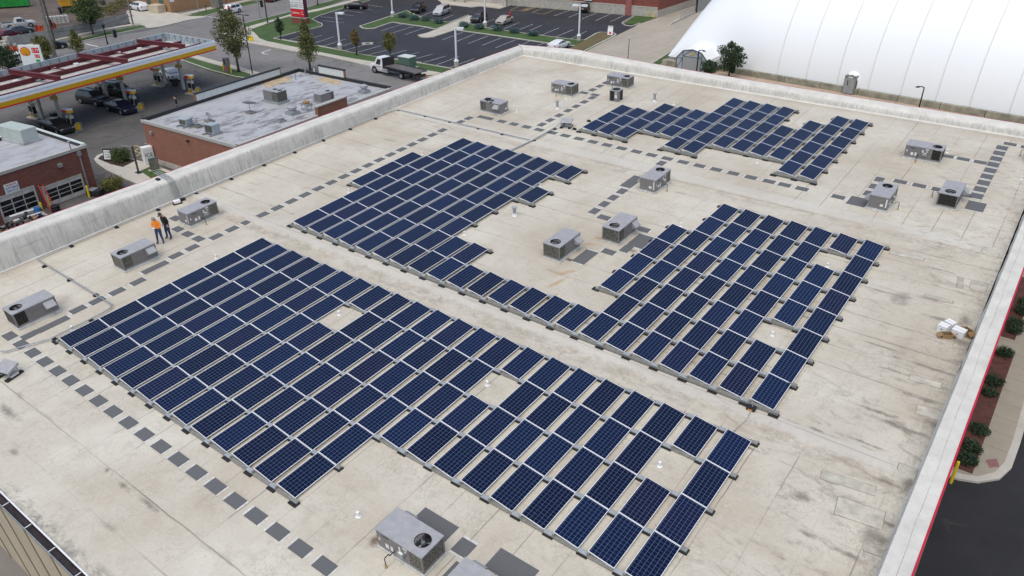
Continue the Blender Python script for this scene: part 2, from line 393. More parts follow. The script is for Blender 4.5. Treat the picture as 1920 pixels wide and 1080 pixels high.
for i in range(N + 1):
    y = lerp(i / N, Y0, Y1 + 0.95)
    zc = interp(cr, y); zo = interp(ou, y); j = lambda a: (rr.random() - 0.5) * a
    yi = min(y, Y1)
    prof.append([(-9.55 + j(.03), yi, 0.012), (-9.66, yi, 0.05 + j(.03)), (-9.70 + j(.02), yi, zc * 0.5), (-9.73 + j(.02), yi + .0, zc - 0.20), (-9.78, yi, zc - .07), (-9.90, lerp(.08, yi, y), zc + .01), (-10.1, lerp(.2, yi, y), lerp(.2, zc, zo) + .03), (-10.9, y, zo + j(.015)), (-10.97, y, zo)])
    trim.append([(-10.972, y, zo + 0.004), (-11.03, y, zo + 0.004), (-11.05, y, zo - 0.22), (-11.0, y, zo - 0.23)])
    wallp.append([(-10.99, y, zo - 0.10), (-10.99, y, zdn(0, y))])
strip(prof, 'parapet', 'parapet_membrane', bld); strip(trim, 'red_trim', 'red_trim', bld)
M_('block_wall', (0.42, 0.38, 0.32), 0.8, 0, 0.1, 1.2); strip(wallp, 'wall', 'block_wall', bld)
# far parapet
st_cr = [(981.5, 91.8), (1082, 103), (1320, 145), (1700, 210), (1920, 244)]
st_ou = [(976.9, 84.3), (1075, 92), (1300, 133), (1700, 198), (1920, 233)]
def solve_y(px, py, Y):
    o = RMI @ CAM; d = RMI.to_3x3() @ ray(px, py); t = (Y - o.y) / d.y
    return o + d * t
cr2 = [solve_y(x, y, Y1 + .05) for x, y in st_cr]; ou2 = [solve_y(x, y, Y1 + .95) for x, y in st_ou]
def interx(pts, x):
    for a, b in zip(pts, pts[1:]):
        if a.x <= x <= b.x: return a.z + (b.z - a.z) * (x - a.x) / (b.x - a.x)
    return pts[0].z if x < pts[0].x else pts[-1].z
prof = []; trim = []; wallp = []
XR = 35.85
for i in range(61):
    x = lerp(i / 60, -11.0, XR); xi = min(max(x, X0), X1)
    zc = interx(cr2, x); zo = interx(ou2, x); j = lambda a: (rr.random() - 0.5) * a
    prof.append([(xi, Y1 - .35 + j(.04), 0.012), (xi, Y1 - .04, 0.05 + j(.03)), (xi, Y1 + j(.03), zc * .5), (xi, Y1 + .05, zc - .08), (lerp(.12, xi, x), Y1 + .14, zc), (x, Y1 + .92, zo + j(.02)), (x, Y1 + .97, zo)])
    trim.append([(x, Y1 + .972, zo + .004), (x, Y1 + 1.03, zo + .004), (x, Y1 + 1.05, zo - .2)])
    wallp.append([(x, Y1 + .99, zo - .1), (x, Y1 + .99, zdn(0, Y1 + 1))])
strip(prof, 'parapet', 'parapet_membrane', bld); strip(trim, 'red_trim', 'red_trim', bld); strip(wallp, 'wall', 'block_wall', bld)
# right parapet
prof = []; trim = []; wallp = []
zr0 = 0.95
XO = 35.74
for i in range(71):
    y = lerp(i / 70, Y0 - 0.3, Y1 + .95); yi = min(y, Y1)
    j = lambda a: (rr.random() - 0.5) * a
    xo = lerp(i / 70, 35.66, 35.86); xc = lerp(i / 70, 34.83, 35.1)
    prof.append([(xc - .10 + j(.05), yi, 0.0), (xc - .05 + j(.03), yi, 0.06 + j(.04)), (xc - .02, yi, .35), (xc + .0, yi, zr0 - .08), (xc + .04, lerp(.12, yi, y), zr0), (xo - .04, y, zr0 + j(.015)), (xo, y, zr0)])
    trim.append([(xo + .002, y, zr0 + .012), (xo + .065, y, zr0 + .012), (xo + .065, y, zr0 - .2)])
    wallp.append([(xo + .01, y, zr0 - .1), (xo + .01, y, zdn(0, y))])
strip(prof, 'parapet', 'parapet_membrane', bld); strip(trim, 'red_trim', 'red_trim', bld); strip(wallp, 'wall', 'block_wall', bld)
M_('lap_line', (.36, .34, .30), .8, 0, .3, 4)
mm = MB().use('lap_line'); mm.tube([(35.36 + .012 * math.sin(i * 1.7) + .015 * math.sin(i * .6), -6 + i * .57, zr0 + .001) for i in range(100)], .006, 4); mm.build('lap_seam', bld)
mm = MB().use('lap_line'); mm.tube([(-10.45 + .03 * math.sin(i * 1.7), -5 + i * .57, (interp(cr, -5 + i * .57) * .42 + interp(ou, -5 + i * .57) * .58) + .018) for i in range(97)], .010, 4); mm.build('lap_seam', bld)
mm = MB().use('lap_line'); mm.tube([(-9.715 + .01 * math.sin(i), -5 + i * .57, .55 * interp(cr, -5 + i * .57) + .04 * math.sin(i * .9)) for i in range(97)], .010, 4); mm.build('lap_seam', bld)
# eave: drip edge, gutter, tan ribbed wall panels
mm = MB().use('white'); mm.tube([(-10.9, Y0 - .02, 0.02), (XR, Y0 - .02, 0.02)], 0.035, 6); mm.build('drip_edge', bld)
mm = MB().use('gutter_dark')
mm.box(-10.9, XR, Y0 - .30, Y0 - .06, -.17, -.15); mm.box(-10.9, XR, Y0 - .07, Y0 - .055, -.15, 0.0)
mm.use('galv'); mm.box(-10.9, XR, Y0 - .325, Y0 - .30, -.17, 0.0)
gut = mm.build('gutter', bld)
mm = MB().use('white')
for i in range(26):
    x = -9 + i * 1.75; mm.box(x, x + .03, Y0 - .30, Y0 - .06, -.03, -.015)
mm.build('gutter_strap', gut)
mm = MB().use('tan_wall')
o = 0
for i in range(24):
    x = -10.9 + i * 1.98
    mm.box(x, x + 1.98, Y0 - .29, Y0 - .10, zdn(0, Y0), -.18)
mm.use('tan_dark')
for i in range(24):
    x = -10.9 + i * 1.98 + 1.0
    mm.box(x, x + .10, Y0 - .31, Y0 - .292, zdn(0, Y0), -.2)
mm.use('tan_wall')
mm.build('wall', bld)
# old membrane patches and scars
def mem_patch(px_, py_, w, d, rot, tone, edge=(.34, .295, .235)):
    q = RF(px_, py_); nm = 'patch_%d' % int(tone * 100)
    tone *= 1.02; M_(nm, (tone, tone * .94, tone * .79), .75, 0, .16, 2.5); M_('patch_edge', edge, .8, 0, .3, 3)
    m_ = MB().use('patch_edge'); m_.T = TR(q.x, q.y, .004 + rz_(q.y), R_(rot)); m_.box(-w - .025, w + .025, -d - .025, d + .025, 0, .003); m_.use(nm); m_.box(-w, w, -d, d, .003, .006); m_.build('roof_patch', bld)
for a_ in ((1612, 962, .75, .42, 8, .50), (1590, 905, .9, .22, 8, .46), (1835, 537, .35, .5, 3, .44), (1800, 530, .12, .55, 8, .42), (1760, 560, .6, .14, 4, .47), (1645, 1035, .4, .14, 10, .45), (1735, 715, .6, .2, 5, .50), (1745, 775, .5, .28, 4, .49), (1700, 885, .3, .3, 3, .52),
           (1700, 480, .8, .18, 2, .50)): mem_patch(*a_)
# ------------------------------------------------------------------ solar panels
PU, PV, ZL, ZH, PWD = 1.98, 1.354963, 0.12, 0.2642, 0.99
TILT = math.asin((ZH - ZL) / PWD)
def ARR(a):
    if a == 'A': return (0, 0, 0, 0, 0)
    if a == 'C': return (0.04605, 14.08117, -0.004083, 0.08217, -0.0022977)
    return (22.80977, 47.88682, -0.0072881, 0.1293, 0)
# panel: local x along the row (1.96), local y down the slope (0.99)
fr = MB().use('frame_white')
L_, Wd, T_ = 1.958, 0.988, 0.036; bw = 0.017
fr.box(0, L_, 0, bw, -T_, 0); fr.box(0, L_, Wd - bw, Wd, -T_, 0); fr.box(0, bw, bw, Wd - bw, -T_, 0); fr.box(L_ - bw, L_, bw, Wd - bw, -T_, 0)
me_frame = fr.mesh('frame')
ce = MB().use('cells'); ce.quad((0, 0, 0), (1.866 + .058, 0, 0), (1.866 + .058, .954, 0), (0, .954, 0))
me_cells = ce.mesh('cell_sheet')
bk = MB().use('tape_white'); bk.quad((bw, bw, -.012), (bw, Wd - bw, -.012), (L_ - bw, Wd - bw, -.012), (L_ - bw, bw, -.012)); me_back = bk.mesh('backsheet')
CEM = Matrix.Translation((bw, bw, -0.004))
def panel_matrix(a, i, j):
    ox, oy, th, dz, sz = ARR(a)
    # local x -> +Y (row direction), local y -> +X (down the tilt)
    base = Matrix.Translation((ox, oy, dz + sz * (i - 10))) @ Matrix.Rotation(th, 4, 'Z') @ Matrix.Translation((i * PV, j * PU + 0.011, ZH))
    ax = Matrix(((0, 1, 0, 0), (1, 0, 0, 0), (0, 0, -1, 0), (0, 0, 0, 1)))
    # right handed: x->Y, y->-X would flip; use rotation by 90 deg with y pointing to -X and start from the low edge
    rot = Matrix.Rotation(R_(90), 4, 'Z')                       # local x -> +Y, local y -> -X
    low = Matrix.Translation((PWD * math.cos(TILT), 0, -PWD * math.sin(TILT)))
    return RM @ base @ low @ Matrix.Rotation(TILT, 4, 'Y') @ rot
OCC = {'A': set(), 'C': set(), 'D': set()}
for i in range(22):
    for j in range(0 if i <= 12 else 2, 6): OCC['A'].add((i, j))
OCC['A'] -= {(7, 4), (14, 4), (20, 4)}
for j in (3, 4, 5): OCC['C'].add((-1, j))
for i in list(range(0, 7)) + list(range(15, 20)) + [21]:
    for j in range(8): OCC['C'].add((i, j))
for i, js in ((7, (0, 1, 5, 7)), (8, (0, 1)), (9, (0,)), (10, (0,)), (11, (0,)), (12, (0,)), (13, (0,)), (14, (0, 2, 3, 4, 5)), (20, (0, 1, 3, 4, 5, 7))):
    for j in js: OCC['C'].add((i, j))
for i, js in ((0, range(-6, 0)), (-1, range(-6, 0)), (-2, range(-5, -1)), (-3, range(-5, -2)), (-4, range(-5, 0)), (-5, range(-5, 0)), (-6, range(-6, 0)), (-7, range(-6, 0)),
              (-8, range(-5, -2)), (-9, range(-5, -2)), (-10, range(-6, -2)), (-11, range(-6, -3)), (-12, range(-6, -3))):
    for j in js: OCC['D'].add((i, j))
ANAME = {'A': 'nearest', 'C': 'middle', 'D': 'farthest'}
proto = None
for a in 'ACD':
    rows = sorted({i for i, j in OCC[a]})
    for (i, j) in sorted(OCC[a]):
        js = sorted(jj for ii, jj in OCC[a] if ii == i)
        rk = rows.index(i) + 1; ck = js.index(j) + 1
        lab = 'solar panel, %s from the lower left, in the %s row of the %s array' % (ordw(ck), ordw(rk), ANAME[a])
        r = thing('solar_panel', lab, 'solar panel', panel_matrix(a, i, j), 'solar panels on the pale roof')
        f = bpy.data.objects.new('frame', me_frame); COL.objects.link(f); f.parent = r
        c = bpy.data.objects.new('cell_sheet', me_cells); COL.objects.link(c); c.parent = r; c.matrix_basis = CEM
        if random.random() < 2: 
            bq = bpy.data.objects.new('backsheet', me_back); COL.objects.link(bq); bq.parent = r
# mounting rails with rubber feet
nr = {'A': 0, 'C': 0, 'D': 0}
foot_me = MB().use('black').box(-.20, .20, -.14, .12, 0.004, .055).mesh('rubber_foot')
for a in 'ACD':
    ox, oy, th, dz, sz = ARR(a)
    jl = sorted({j for i, j in OCC[a]} | {j + 1 for i, j in OCC[a]})
    for j in jl:
        rows = sorted({i for i, jj in OCC[a] if jj in (j, j - 1)})
        runs = []
        for i in rows:
            if runs and i == runs[-1][-1] + 1: runs[-1].append(i)
            else: runs.append([i])
        for run in runs:
            nr[a] += 1
            base = RM @ Matrix.Translation((ox, oy, dz)) @ Matrix.Rotation(th, 4, 'Z') @ Matrix.Translation((0, j * PU, 0))
            left = not any((i, j - 1) in OCC[a] for i in run); right = not any((i, j) in OCC[a] for i in run)
            off = -0.05 if left else (0.03 if right else 0)
            x0 = run[0] * PV - .20; x1 = run[-1] * PV + PWD + .22
            zb = lambda i: sz * (i - 10)
            zz = zb((run[0] + run[-1]) / 2)
            mm = MB().use('rail_dull')
            zf = -dz
            mm.box(x0, x1, off - .075, off + .075, .035 + zz + zf * .6, .085 + zz)
            mm.box(x0, x1, off - .03, off + .03, .085 + zz, .115 + zz)
            for i in run:
                mm.use('alu')
                mm.box(i * PV - PV + PWD + .02 if i > run[0] else i * PV - .16, i * PV - .02, off - .085, off + .085, .086 + zz, .118 + zz)
                mm.use('rail_dull')
                mm.box(i * PV + .02, i * PV + .06, off - .05, off + .05, .085 + zz, ZH - .045 + zz)
                mm.add([(i * PV + .02, off - .02, ZH - .06 + zz), (i * PV - .13, off - .02, .09 + zz), (i * PV - .09, off - .02, .09 + zz), (i * PV + .05, off - .02, ZH - .08 + zz)], [(0, 1, 2, 3)])
            mm.box(x1 - .2, x1, off - .085, off + .085, .086 + zz, .118 + zz)
            rail = mm.build('mounting_rail', None, base)
            side = 'lower left edge' if left else ('upper right edge' if right else 'middle')
            tag(rail, 'grey mounting rail on black feet, %s from the lower left, under the %s array' % (ordw(nr[a]), ANAME[a]), 'mounting rail', 'mounting rails under the panels')
            for i in run + [run[-1] + 1]:
                fo = bpy.data.objects.new('rubber_foot', foot_me); COL.objects.link(fo); fo.parent = rail
                fx = i * PV - .17 if i <= run[-1] else run[-1] * PV + PWD + .06
                fo.location = (fx, off - (.06 if left else 0), -dz * .95)
# ------------------------------------------------------------------ walkway pads
padm = MB().use('pad_grey').box(-.375, .375, -.25, .25, .004, .022).mesh('rubber_pad')
strm = MB().use('tape_white').box(-.045, .045, -.25, .25, .004, .010).mesh('border_strip')
def pad(x, y, along, label, L=.75, Wp=.5, strips=True):
    r = thing('walkway_pad', label, 'walkway pad', RT(x, y, 0.0, R_(90) if along == 'Y' else 0), 'walkway pads on the roof')
    p = bpy.data.objects.new('rubber_pad', padm); COL.objects.link(p); p.parent = r; p.scale = (L / .75, Wp / .5, 1)
    if strips:
        for s in (-1, 1):
            q = bpy.data.objects.new('border_strip', strm); COL.objects.link(q); q.parent = r
            q.location = (s * (L / 2 + .055), 0, 0); q.scale = (1, Wp / .5, 1)
    return r
k = 0
for i in range(20):
    k += 1; x = -2.67 + i * 1.207
    pad(x, -1.17 - .006 * i, 'X', 'grey walkway pad, %s from the left along the nearest path' % ordw(k))
for k, (x, y, L) in enumerate([(-1.9, -.56, .75), (-1.87, .56, 1.5), (-2.13, 1.95, .75), (-2.1, 2.95, .75), (-2.06, 4.03, .75), (-2.06, 5.21, .75), (-2.67, 6.6, 1.5), (-2.89, 8.03, .75), (-2.91, 9.1, .75)] + [(-2.9, 10.69 + 1.127 * i, .75) for i in range(20)] + [(-2.87, 33.1, .75), (-2.85, 34.1, .75)]):
    pad(x, y, 'Y', 'grey walkway pad%s, %s from the bottom beside the left parapet' % (', long' if L > 1 else '', ordw(k + 1)), L)
for k, (x, y) in enumerate([(-3.55, 9.94), (-4.65, 9.94), (-5.75, 9.99), (-7.2, 10.75)]):
    pad(x, y, 'X', 'grey walkway pad, %s out towards the air unit beside the two men' % ordw(k + 1))
for k, (x, L) in enumerate([(-1.75, 1.5)] + [(-.12 + 1.19 * i, .75) for i in range(19)] + [(22.3, .75), (23.4, .75), (25.6, .75)]):
    pad(x, 34.88, 'X', 'grey walkway pad%s, %s from the left before the farthest array' % (', long' if L > 1 else '', ordw(k + 1)), L)
pad(26.75, 34.85, 'X', 'square dark walkway mat left of the air unit with the bent gas pipe', 1.05, 1.2, True)
for k, y in enumerate([35.9, 37.04, 38.29, 39.57, 40.76, 42.01, 43.25]):
    pad(2.98, y, 'Y', 'grey walkway pad, %s up the short path behind the folded solar combiner box' % ordw(k + 1))
for k, (x, y) in enumerate([(2.8, 44.0), (1.7, 44.0)]): pad(x, y, 'X', 'grey walkway pad, %s turning left at the top of the far path' % ordw(k + 1))
for k, y in enumerate([45.03, 46.2, 47.3]): pad(1.9, y, 'Y', 'grey walkway pad, %s up beside the farthest air unit' % ordw(k + 1))
pad(14.2, 33.95, 'Y', 'lone grey walkway pad just beyond the air unit in the roof centre')
pad(14.0, 30.3, 'Y', 'large dark walkway mat left of the air unit in the roof centre', 1.9, .75)
for k, y in enumerate([28.71, 27.62, 26.55, 25.42]): pad(14.17, y, 'Y', 'grey walkway pad, %s down from the centre air unit' % ordw(k + 1))
pad(15.08, 25.0, 'X', 'grey walkway pad at the back corner of the right hand twin air unit'); pad(17.75, 24.9, 'X', 'grey walkway pad half behind the right hand twin air unit')
pad(18.3, 23.6, 'Y', 'large dark walkway mat touching the middle array beside the twin air units', 1.5, .95)
pad(18.05, 22.4, 'Y', 'grey walkway pad just below the large mat by the middle array'); pad(17.42, 21.6, 'X', 'grey walkway pad between the twin air units and the middle array')
pad(16.63, 20.45, 'Y', 'large dark walkway mat right of the left hand twin air unit', 1.5, .75)
for k, y in enumerate([38.72, 37.5, 36.31]): pad(26.95, y, 'Y', 'grey walkway pad, %s down, left of the unit with the bent pipe' % ordw(k + 1))
for k, x in enumerate([28.11, 29.21, 30.3, 31.75]): pad(x, 39.05, 'X', 'grey walkway pad, %s from the left between the two air units at the right' % ordw(k + 1))
for k in range(9): pad(32.34, 48.1 - k * 1.105, 'Y', 'grey walkway pad, %s from the top of the ladder-like path by the right parapet' % ordw(k + 1), .78, .66)
pad(32.55, 37.75, 'Y', 'square dark walkway mat at the foot of the ladder-like path', 1.3, .95)
for k, (x, y) in enumerate([(32.68, 49.1), (33.7, 49.0)]): pad(x, y, 'X', 'grey walkway pad, %s across the top end of the ladder-like path' % ordw(k + 1))
for k, x in enumerate([29.65, 30.6, 31.6]): pad(x, 44.78, 'X', 'grey walkway pad, %s out from the long air unit towards the ladder-like path' % ordw(k + 1))
pad(22.1, 2.0, 'X', 'large dark walkway mat behind the nearest complete air unit', 1.55, .9, False)
pad(23.55, 1.9, 'Y', 'grey walkway pad between the two nearest air units', .62, .62)
pad(25.35, 2.15, 'X', 'large dark walkway mat behind the air unit cut by the lower frame edge', 1.55, .9, False)
pad(23.95, .75, 'Y', 'dark walkway mat squeezed between the two nearest air units', 1.2, .5, False)
for k, (x, y, c) in enumerate([(22.1, 2.5, 'the nearest complete'), (25.35, 2.65, 'the lower right')]):
    for s in (-.4, .4):
        pass
# ------------------------------------------------------------------ rooftop air units
def rtu(label, x, y, th, coil='coil', L=2.05, Wu=1.06, hood=True, pipe=True, red=False, dent=False):
    t = thing('rooftop_air_unit', label, 'air conditioner', RT(x, y, 0, R_(th)), 'packaged air units on the roof')
    H0, H1 = .17, .95; hx, hy = L / 2, Wu / 2
    mm = MB().use('tape_white' if not red else 'rust'); mm.box(-hx - .05, hx + .02, -hy - .03, hy + .03, 0.004, .10); mm.use('galv'); mm.box(-hx + .02, hx - .01, -hy + .005, hy - .005, .10, H0)
    mm.build('curb', t)
    body = MB().use('unit_grey')
    xs_ = hx - .62                                   # the coil section starts here
    body.box(-hx, xs_, -hy, hy, H0, H1 - .03)
    body.use('black'); body.box(xs_ + .01, hx - .06, -hy + .06, hy - .06, H0 + .01, H0 + .30); body.use('unit_grey')
    for sx in (hx - .07, ):
        for sy in (-hy, hy - .07): body.box(sx, sx + .07, sy, sy + .07, H0, H1 - .03)
    body.box(xs_ + .0, xs_ + .05, -hy + .001, hy - .001, H0, H1 - .03)
    body.box(xs_, hx, -hy, hy, H0, H0 + .05)
    for xx in (-.30, -.62):                          # panel joints stand a hair proud
        body.box(xx, xx + .012, -hy - .004, hy + .004, H0 + .02, H1 - .04)
    bo = body.build('cabinet', t, bevel=.006)
    cm = MB().use(coil)
    cm.box(hx - .058, hx - .02, -hy + .072, hy - .072, H0 + .052, H1 - .055)
    cm.build('coil', t)
    for s in (-1, 1):
        cm = MB().use(coil)
        ya, yb = (s * (hy - .058), s * (hy - .02)) if s > 0 else (s * (hy - .02), s * (hy - .058))
        cm.box(xs_ + .052, hx - .072, min(ya, yb), max(ya, yb), H0 + .052, H1 - .055); cm.build('coil', t)
    # lid with a round fan opening
    fx, r = hx - .42, .29; n = 28
    lid = MB().use('unit_top'); x0, x1, y0, y1 = -hx - .015, hx + .015, -hy - .015, hy + .015
    ring = [(fx + r * math.cos(2 * math.pi * k / n), r * math.sin(2 * math.pi * k / n)) for k in range(n)]
    def outer(px_, py_):
        dx, dy = px_ - fx, py_
        tt = min(((x1 - fx) / dx) if dx > 1e-6 else (((x0 - fx) / dx) if dx < -1e-6 else 9e9), (y1 / dy) if dy > 1e-6 else ((y0 / dy) if dy < -1e-6 else 9e9))
        return (fx + dx * tt, dy * tt)
    out = [outer(*p) for p in ring]
    vs = [(*p, H1) for p in ring] + [(*p, H1) for p in out] + [(x0, y0, H1), (x0, y1, H1), (x1, y0, H1), (x1, y1, H1)]
    fs = []
    for k in range(n):
        k2 = (k + 1) % n; fs.append((k, n + k, n + k2, k2))
        a_, b_ = out[k], out[k2]
        if abs(a_[0] - b_[0]) > 1e-5 and abs(a_[1] - b_[1]) > 1e-5:
            cx = x1 if (a_[0] + b_[0]) / 2 > fx else x0; cy = y1 if (a_[1] + b_[1]) / 2 > 0 else y0
            ci = 2 * n + {(x0, y0): 0, (x0, y1): 1, (x1, y0): 2, (x1, y1): 3}[(cx, cy)]
            fs.append((n + k, ci, n + k2))
    lid.add(vs, fs)
    lid.box(x0, x1, y0, y0 + .006, H1 - .055, H1 - .0008); lid.box(x0, x1, y1 - .006, y1, H1 - .055, H1 - .0008)
    lid.box(x0, x0 + .006, y0 + .006, y1 - .006, H1 - .055, H1 - .0008); lid.box(x1 - .006, x1, y0 + .006, y1 - .006, H1 - .055, H1 - .0008)
    lid.box(fx - .44, fx - .434, y0 + .01, y1 - .01, H1 + .0005, H1 + .004)
    ld = lid.build('lid', t, fixn=True)
    fan = MB().use('black')
    vs = [(*p, H1 + .012) for p in ring] + [(*p, H1 - .22) for p in ring]
    fan.add(vs, [(k, (k + 1) % n, n + (k + 1) % n, n + k) for k in range(n)] + [tuple(n + k for k in range(n))])
    for q in range(3 if not dent else 2):            # guard rings
        rq = r * (.98 - .30 * q)
        fan.tube([(fx + rq * math.cos(2 * math.pi * k / 20), rq * math.sin(2 * math.pi * k / 20), H1 + .012) for k in range(21)], .005, 4)
    for q in range(4):
        aq = q * math.pi / 4; fan.tube([(fx + r * math.cos(aq), r * math.sin(aq), H1 + .014), (fx - r * math.cos(aq), -r * math.sin(aq), H1 + .014)], .004, 4)
    fan.use('galv')
    fan.lathe([(.07, -.02), (.07, .08)], (fx, 0, H1 - .16), 10)
    for q in range(3):
        aq = q * 2 * math.pi / 3 + .5
        c_, s_ = math.cos(aq), math.sin(aq)
        fan.add([(fx + .06 * c_, .06 * s_, H1 - .12), (fx + .25 * c_ - .09 * s_, .25 * s_ + .09 * c_, H1 - .15), (fx + .26 * c_ + .05 * s_, .26 * s_ - .05 * c_, H1 - .10)], [(0, 1, 2)])
    fan.build('fan', t)
    if hood:
        hd = MB().use('unit_top'); a0, a1 = -hx + .12, -hx + .62
        hd.add([(a0, hy, H1 - .12), (a1, hy, H1 - .12), (a1, hy + .30, H1 - .36), (a0, hy + .30, H1 - .36), (a0, hy, H1 - .50), (a1, hy, H1 - .50), (a1, hy + .28, H1 - .42), (a0, hy + .28, H1 - .42)],
               [(0, 1, 2, 3), (0, 3, 7, 4), (1, 5, 6, 2), (2, 6, 7, 3), (4, 7, 6, 5)])
        hd.build('rain_hood', t, fixn=True)
        dr = MB().use('unit_grey'); dr.box(-.38, .20, hy + .002, hy + .022, H0 + .12, H0 + .42); dr.build('access_door', t)
    lb = MB().use('label_dark'); lb.box(-hx + .32, -hx + .58, -hy - .009, -hy - .005, H1 - .20, H1 - .14)
    lb.use('label_blue'); lb.box(-hx + .25, -hx + .30, -hy - .009, -hy - .005, H1 - .19, H1 - .14)
    lb.use('label_white')
    for (a_, b_, c_, d_) in ((.10, .16, .30, .45), (.38, .54, .12, .32), (.62, .74, .12, .34), (1.02, 1.10, .42, .60), (1.22, 1.40, .62, .69), (1.28, 1.36, .48, .55)):
        lb.box(-hx + a_, -hx + b_, -hy - .009, -hy - .005, H0 + c_, H0 + d_)
    lb.box(-hx - .009, -hx - .005, -.28, -.10, H0 + .15, H0 + .30); lb.box(-hx - .009, -hx - .005, -hy + .07, -hy + .14, H0 + .12, H1 - .12)
    lb.build('label_plate', t)
    db = MB().use('galv'); db.box(-.02, .26, -hy - .12, -hy - .006, H0 + .24, H0 + .42); db.use('label_white'); db.box(.04, .20, -hy - .10, -hy - .02, H0 + .421, H0 + .426)
    db.build('disconnect_box', t)
    if pipe:
        pm = MB().use('black' if not red else 'rust')
        pm.tube([(-.25, -hy - .0, .36), (-.25, -hy - .22, .36), (-.25, -hy - .24, .46), (-.25, -hy - .42, .46), (-.25, -hy - .44, .42), (-.25, -hy - .44, .12)], .018, 6)
        pm.use('stain'); pm.lathe([(.05, 0), (.03, .16)], (-.25, -hy - .44, .004), 8)
        pm.build('gas_pipe', t)
    dp = MB().use('pvc'); dp.tube([(-hx - .01, .05, .16), (-hx - .10, .05, .16), (-hx - .11, .05, .05), (-hx - .20, .12, .04)], .022, 6); dp.build('drain_pipe', t)
    return t
rtu('grey rooftop air unit beside the two standing men, fan at its far end', -5.71, 11.54, 90)
rtu('grey rooftop air unit with a rain hood just below the two men', -4.04, 6.35, -90)
rtu('grey rooftop air unit nearest the left frame edge, fan facing the viewer', -3.29, .34, -90, 'coil_dark')
rtu('grey rooftop air unit with a crumpled black guard hanging over its fan', -2.0, 36.36, 180, dent=True)
rtu('grey rooftop air unit at the back left behind the tall vent and white pipes', .42, 43.0, 0)
rtu('farthest grey rooftop air unit behind the square black condenser', 3.43, 47.1, 0)
rtu('grey rooftop air unit standing alone between the middle and farthest arrays', 15.58, 30.41, 90)
rtu('right hand one of the twin air units beside the middle array, rusty runoff', 17.0, 23.49, -90)
rtu('left hand one of the twin air units, a dark oil stain at its corner', 15.3, 20.18, -90)
rtu('longest grey air unit at the right, beyond the panels, broad side to the viewer', 28.4, 43.6, 0, 'coil_dark', 2.2)
rtu('grey air unit at the right with its closed end and bent gas pipe', 27.99, 35.22, 90)
rtu('grey air unit at the right with its dark speckled coil facing the viewer', 31.16, 37.5, -90, 'coil_dark')
rtu('nearest complete grey air unit, large fan opening, twigs at its corner', 22.23, .81, 0, 'coil')
rtu('grey air unit cut off by the lower frame edge', 25.40, .58, 0, 'coil')
rtu('rusty red brown air unit cut off by the right frame edge', 34.35, 46.9, -90, 'coil', 1.2, .8, False, True, True)
# crumpled guard on unit four
mm = MB().use('black')
rr = random.Random(11)
for q in range(5):
    pts = [(-2.0 - .65 + .8 * t_ + rr.uniform(-.05, .05), 36.15 - .35 * t_ * (q % 2) + rr.uniform(-.06, .06), .99 + .10 * math.sin(t_ * 3 + q) - (.25 if t_ > .55 and q < 2 and t_ < .8 else 0)) for t_ in [k / 7 for k in range(8)]]
    mm.tube(pts, .045, 5)
g_ = mm.build('fan_guard_cover', None, RM); tag(g_, 'crumpled black cover draped over the fan of a far left air unit', 'cover')
# condenser
t = thing('condenser_unit', 'square black condenser with a grey front panel behind the farthest array', 'air conditioner', RT(5.05, 43.62, 0, 0))
mm = MB().use('black'); mm.box(-.36, .36, -.36, .36, .06, .88); mm.build('coil', t)
mm = MB().use('unit_grey')
mm.box(-.40, -.34, -.40, -.34, .05, .90); mm.box(.34, .40, .34, .40, .05, .90); mm.box(-.4, -.34, .34, .40, .05, .9)
mm.add([(.02, -.40, .05), (.40, -.40, .05), (.40, -.10, .05), (.02, -.40, .9), (.40, -.40, .9), (.40, -.10, .9), (.02, -.36, .05), (.02, -.36, .9), (.365, -.10, .05), (.365, -.10, .9)], [(0, 1, 4, 3), (1, 2, 5, 4), (0, 3, 7, 6), (2, 8, 9, 5)])
mm.build('corner_post', t, fixn=True)
mm = MB().use('unit_top'); mm.box(-.42, .42, -.42, .42, .90, .95); mm.use('black'); mm.lathe([(.33, 0), (.33, .03), (.05, .045)], (0, 0, .951), 20); mm.build('fan_top', t)
mm = MB().use('label_white'); mm.box(.10, .30, -.415, -.402, .35, .62); mm.box(.14, .26, -.415, -.402, .70, .82); mm.build('label_plate', t)
mm = MB().use('tape_white'); mm.box(-.45, .45, -.45, .45, .004, .05); mm.build('base_pad', t)
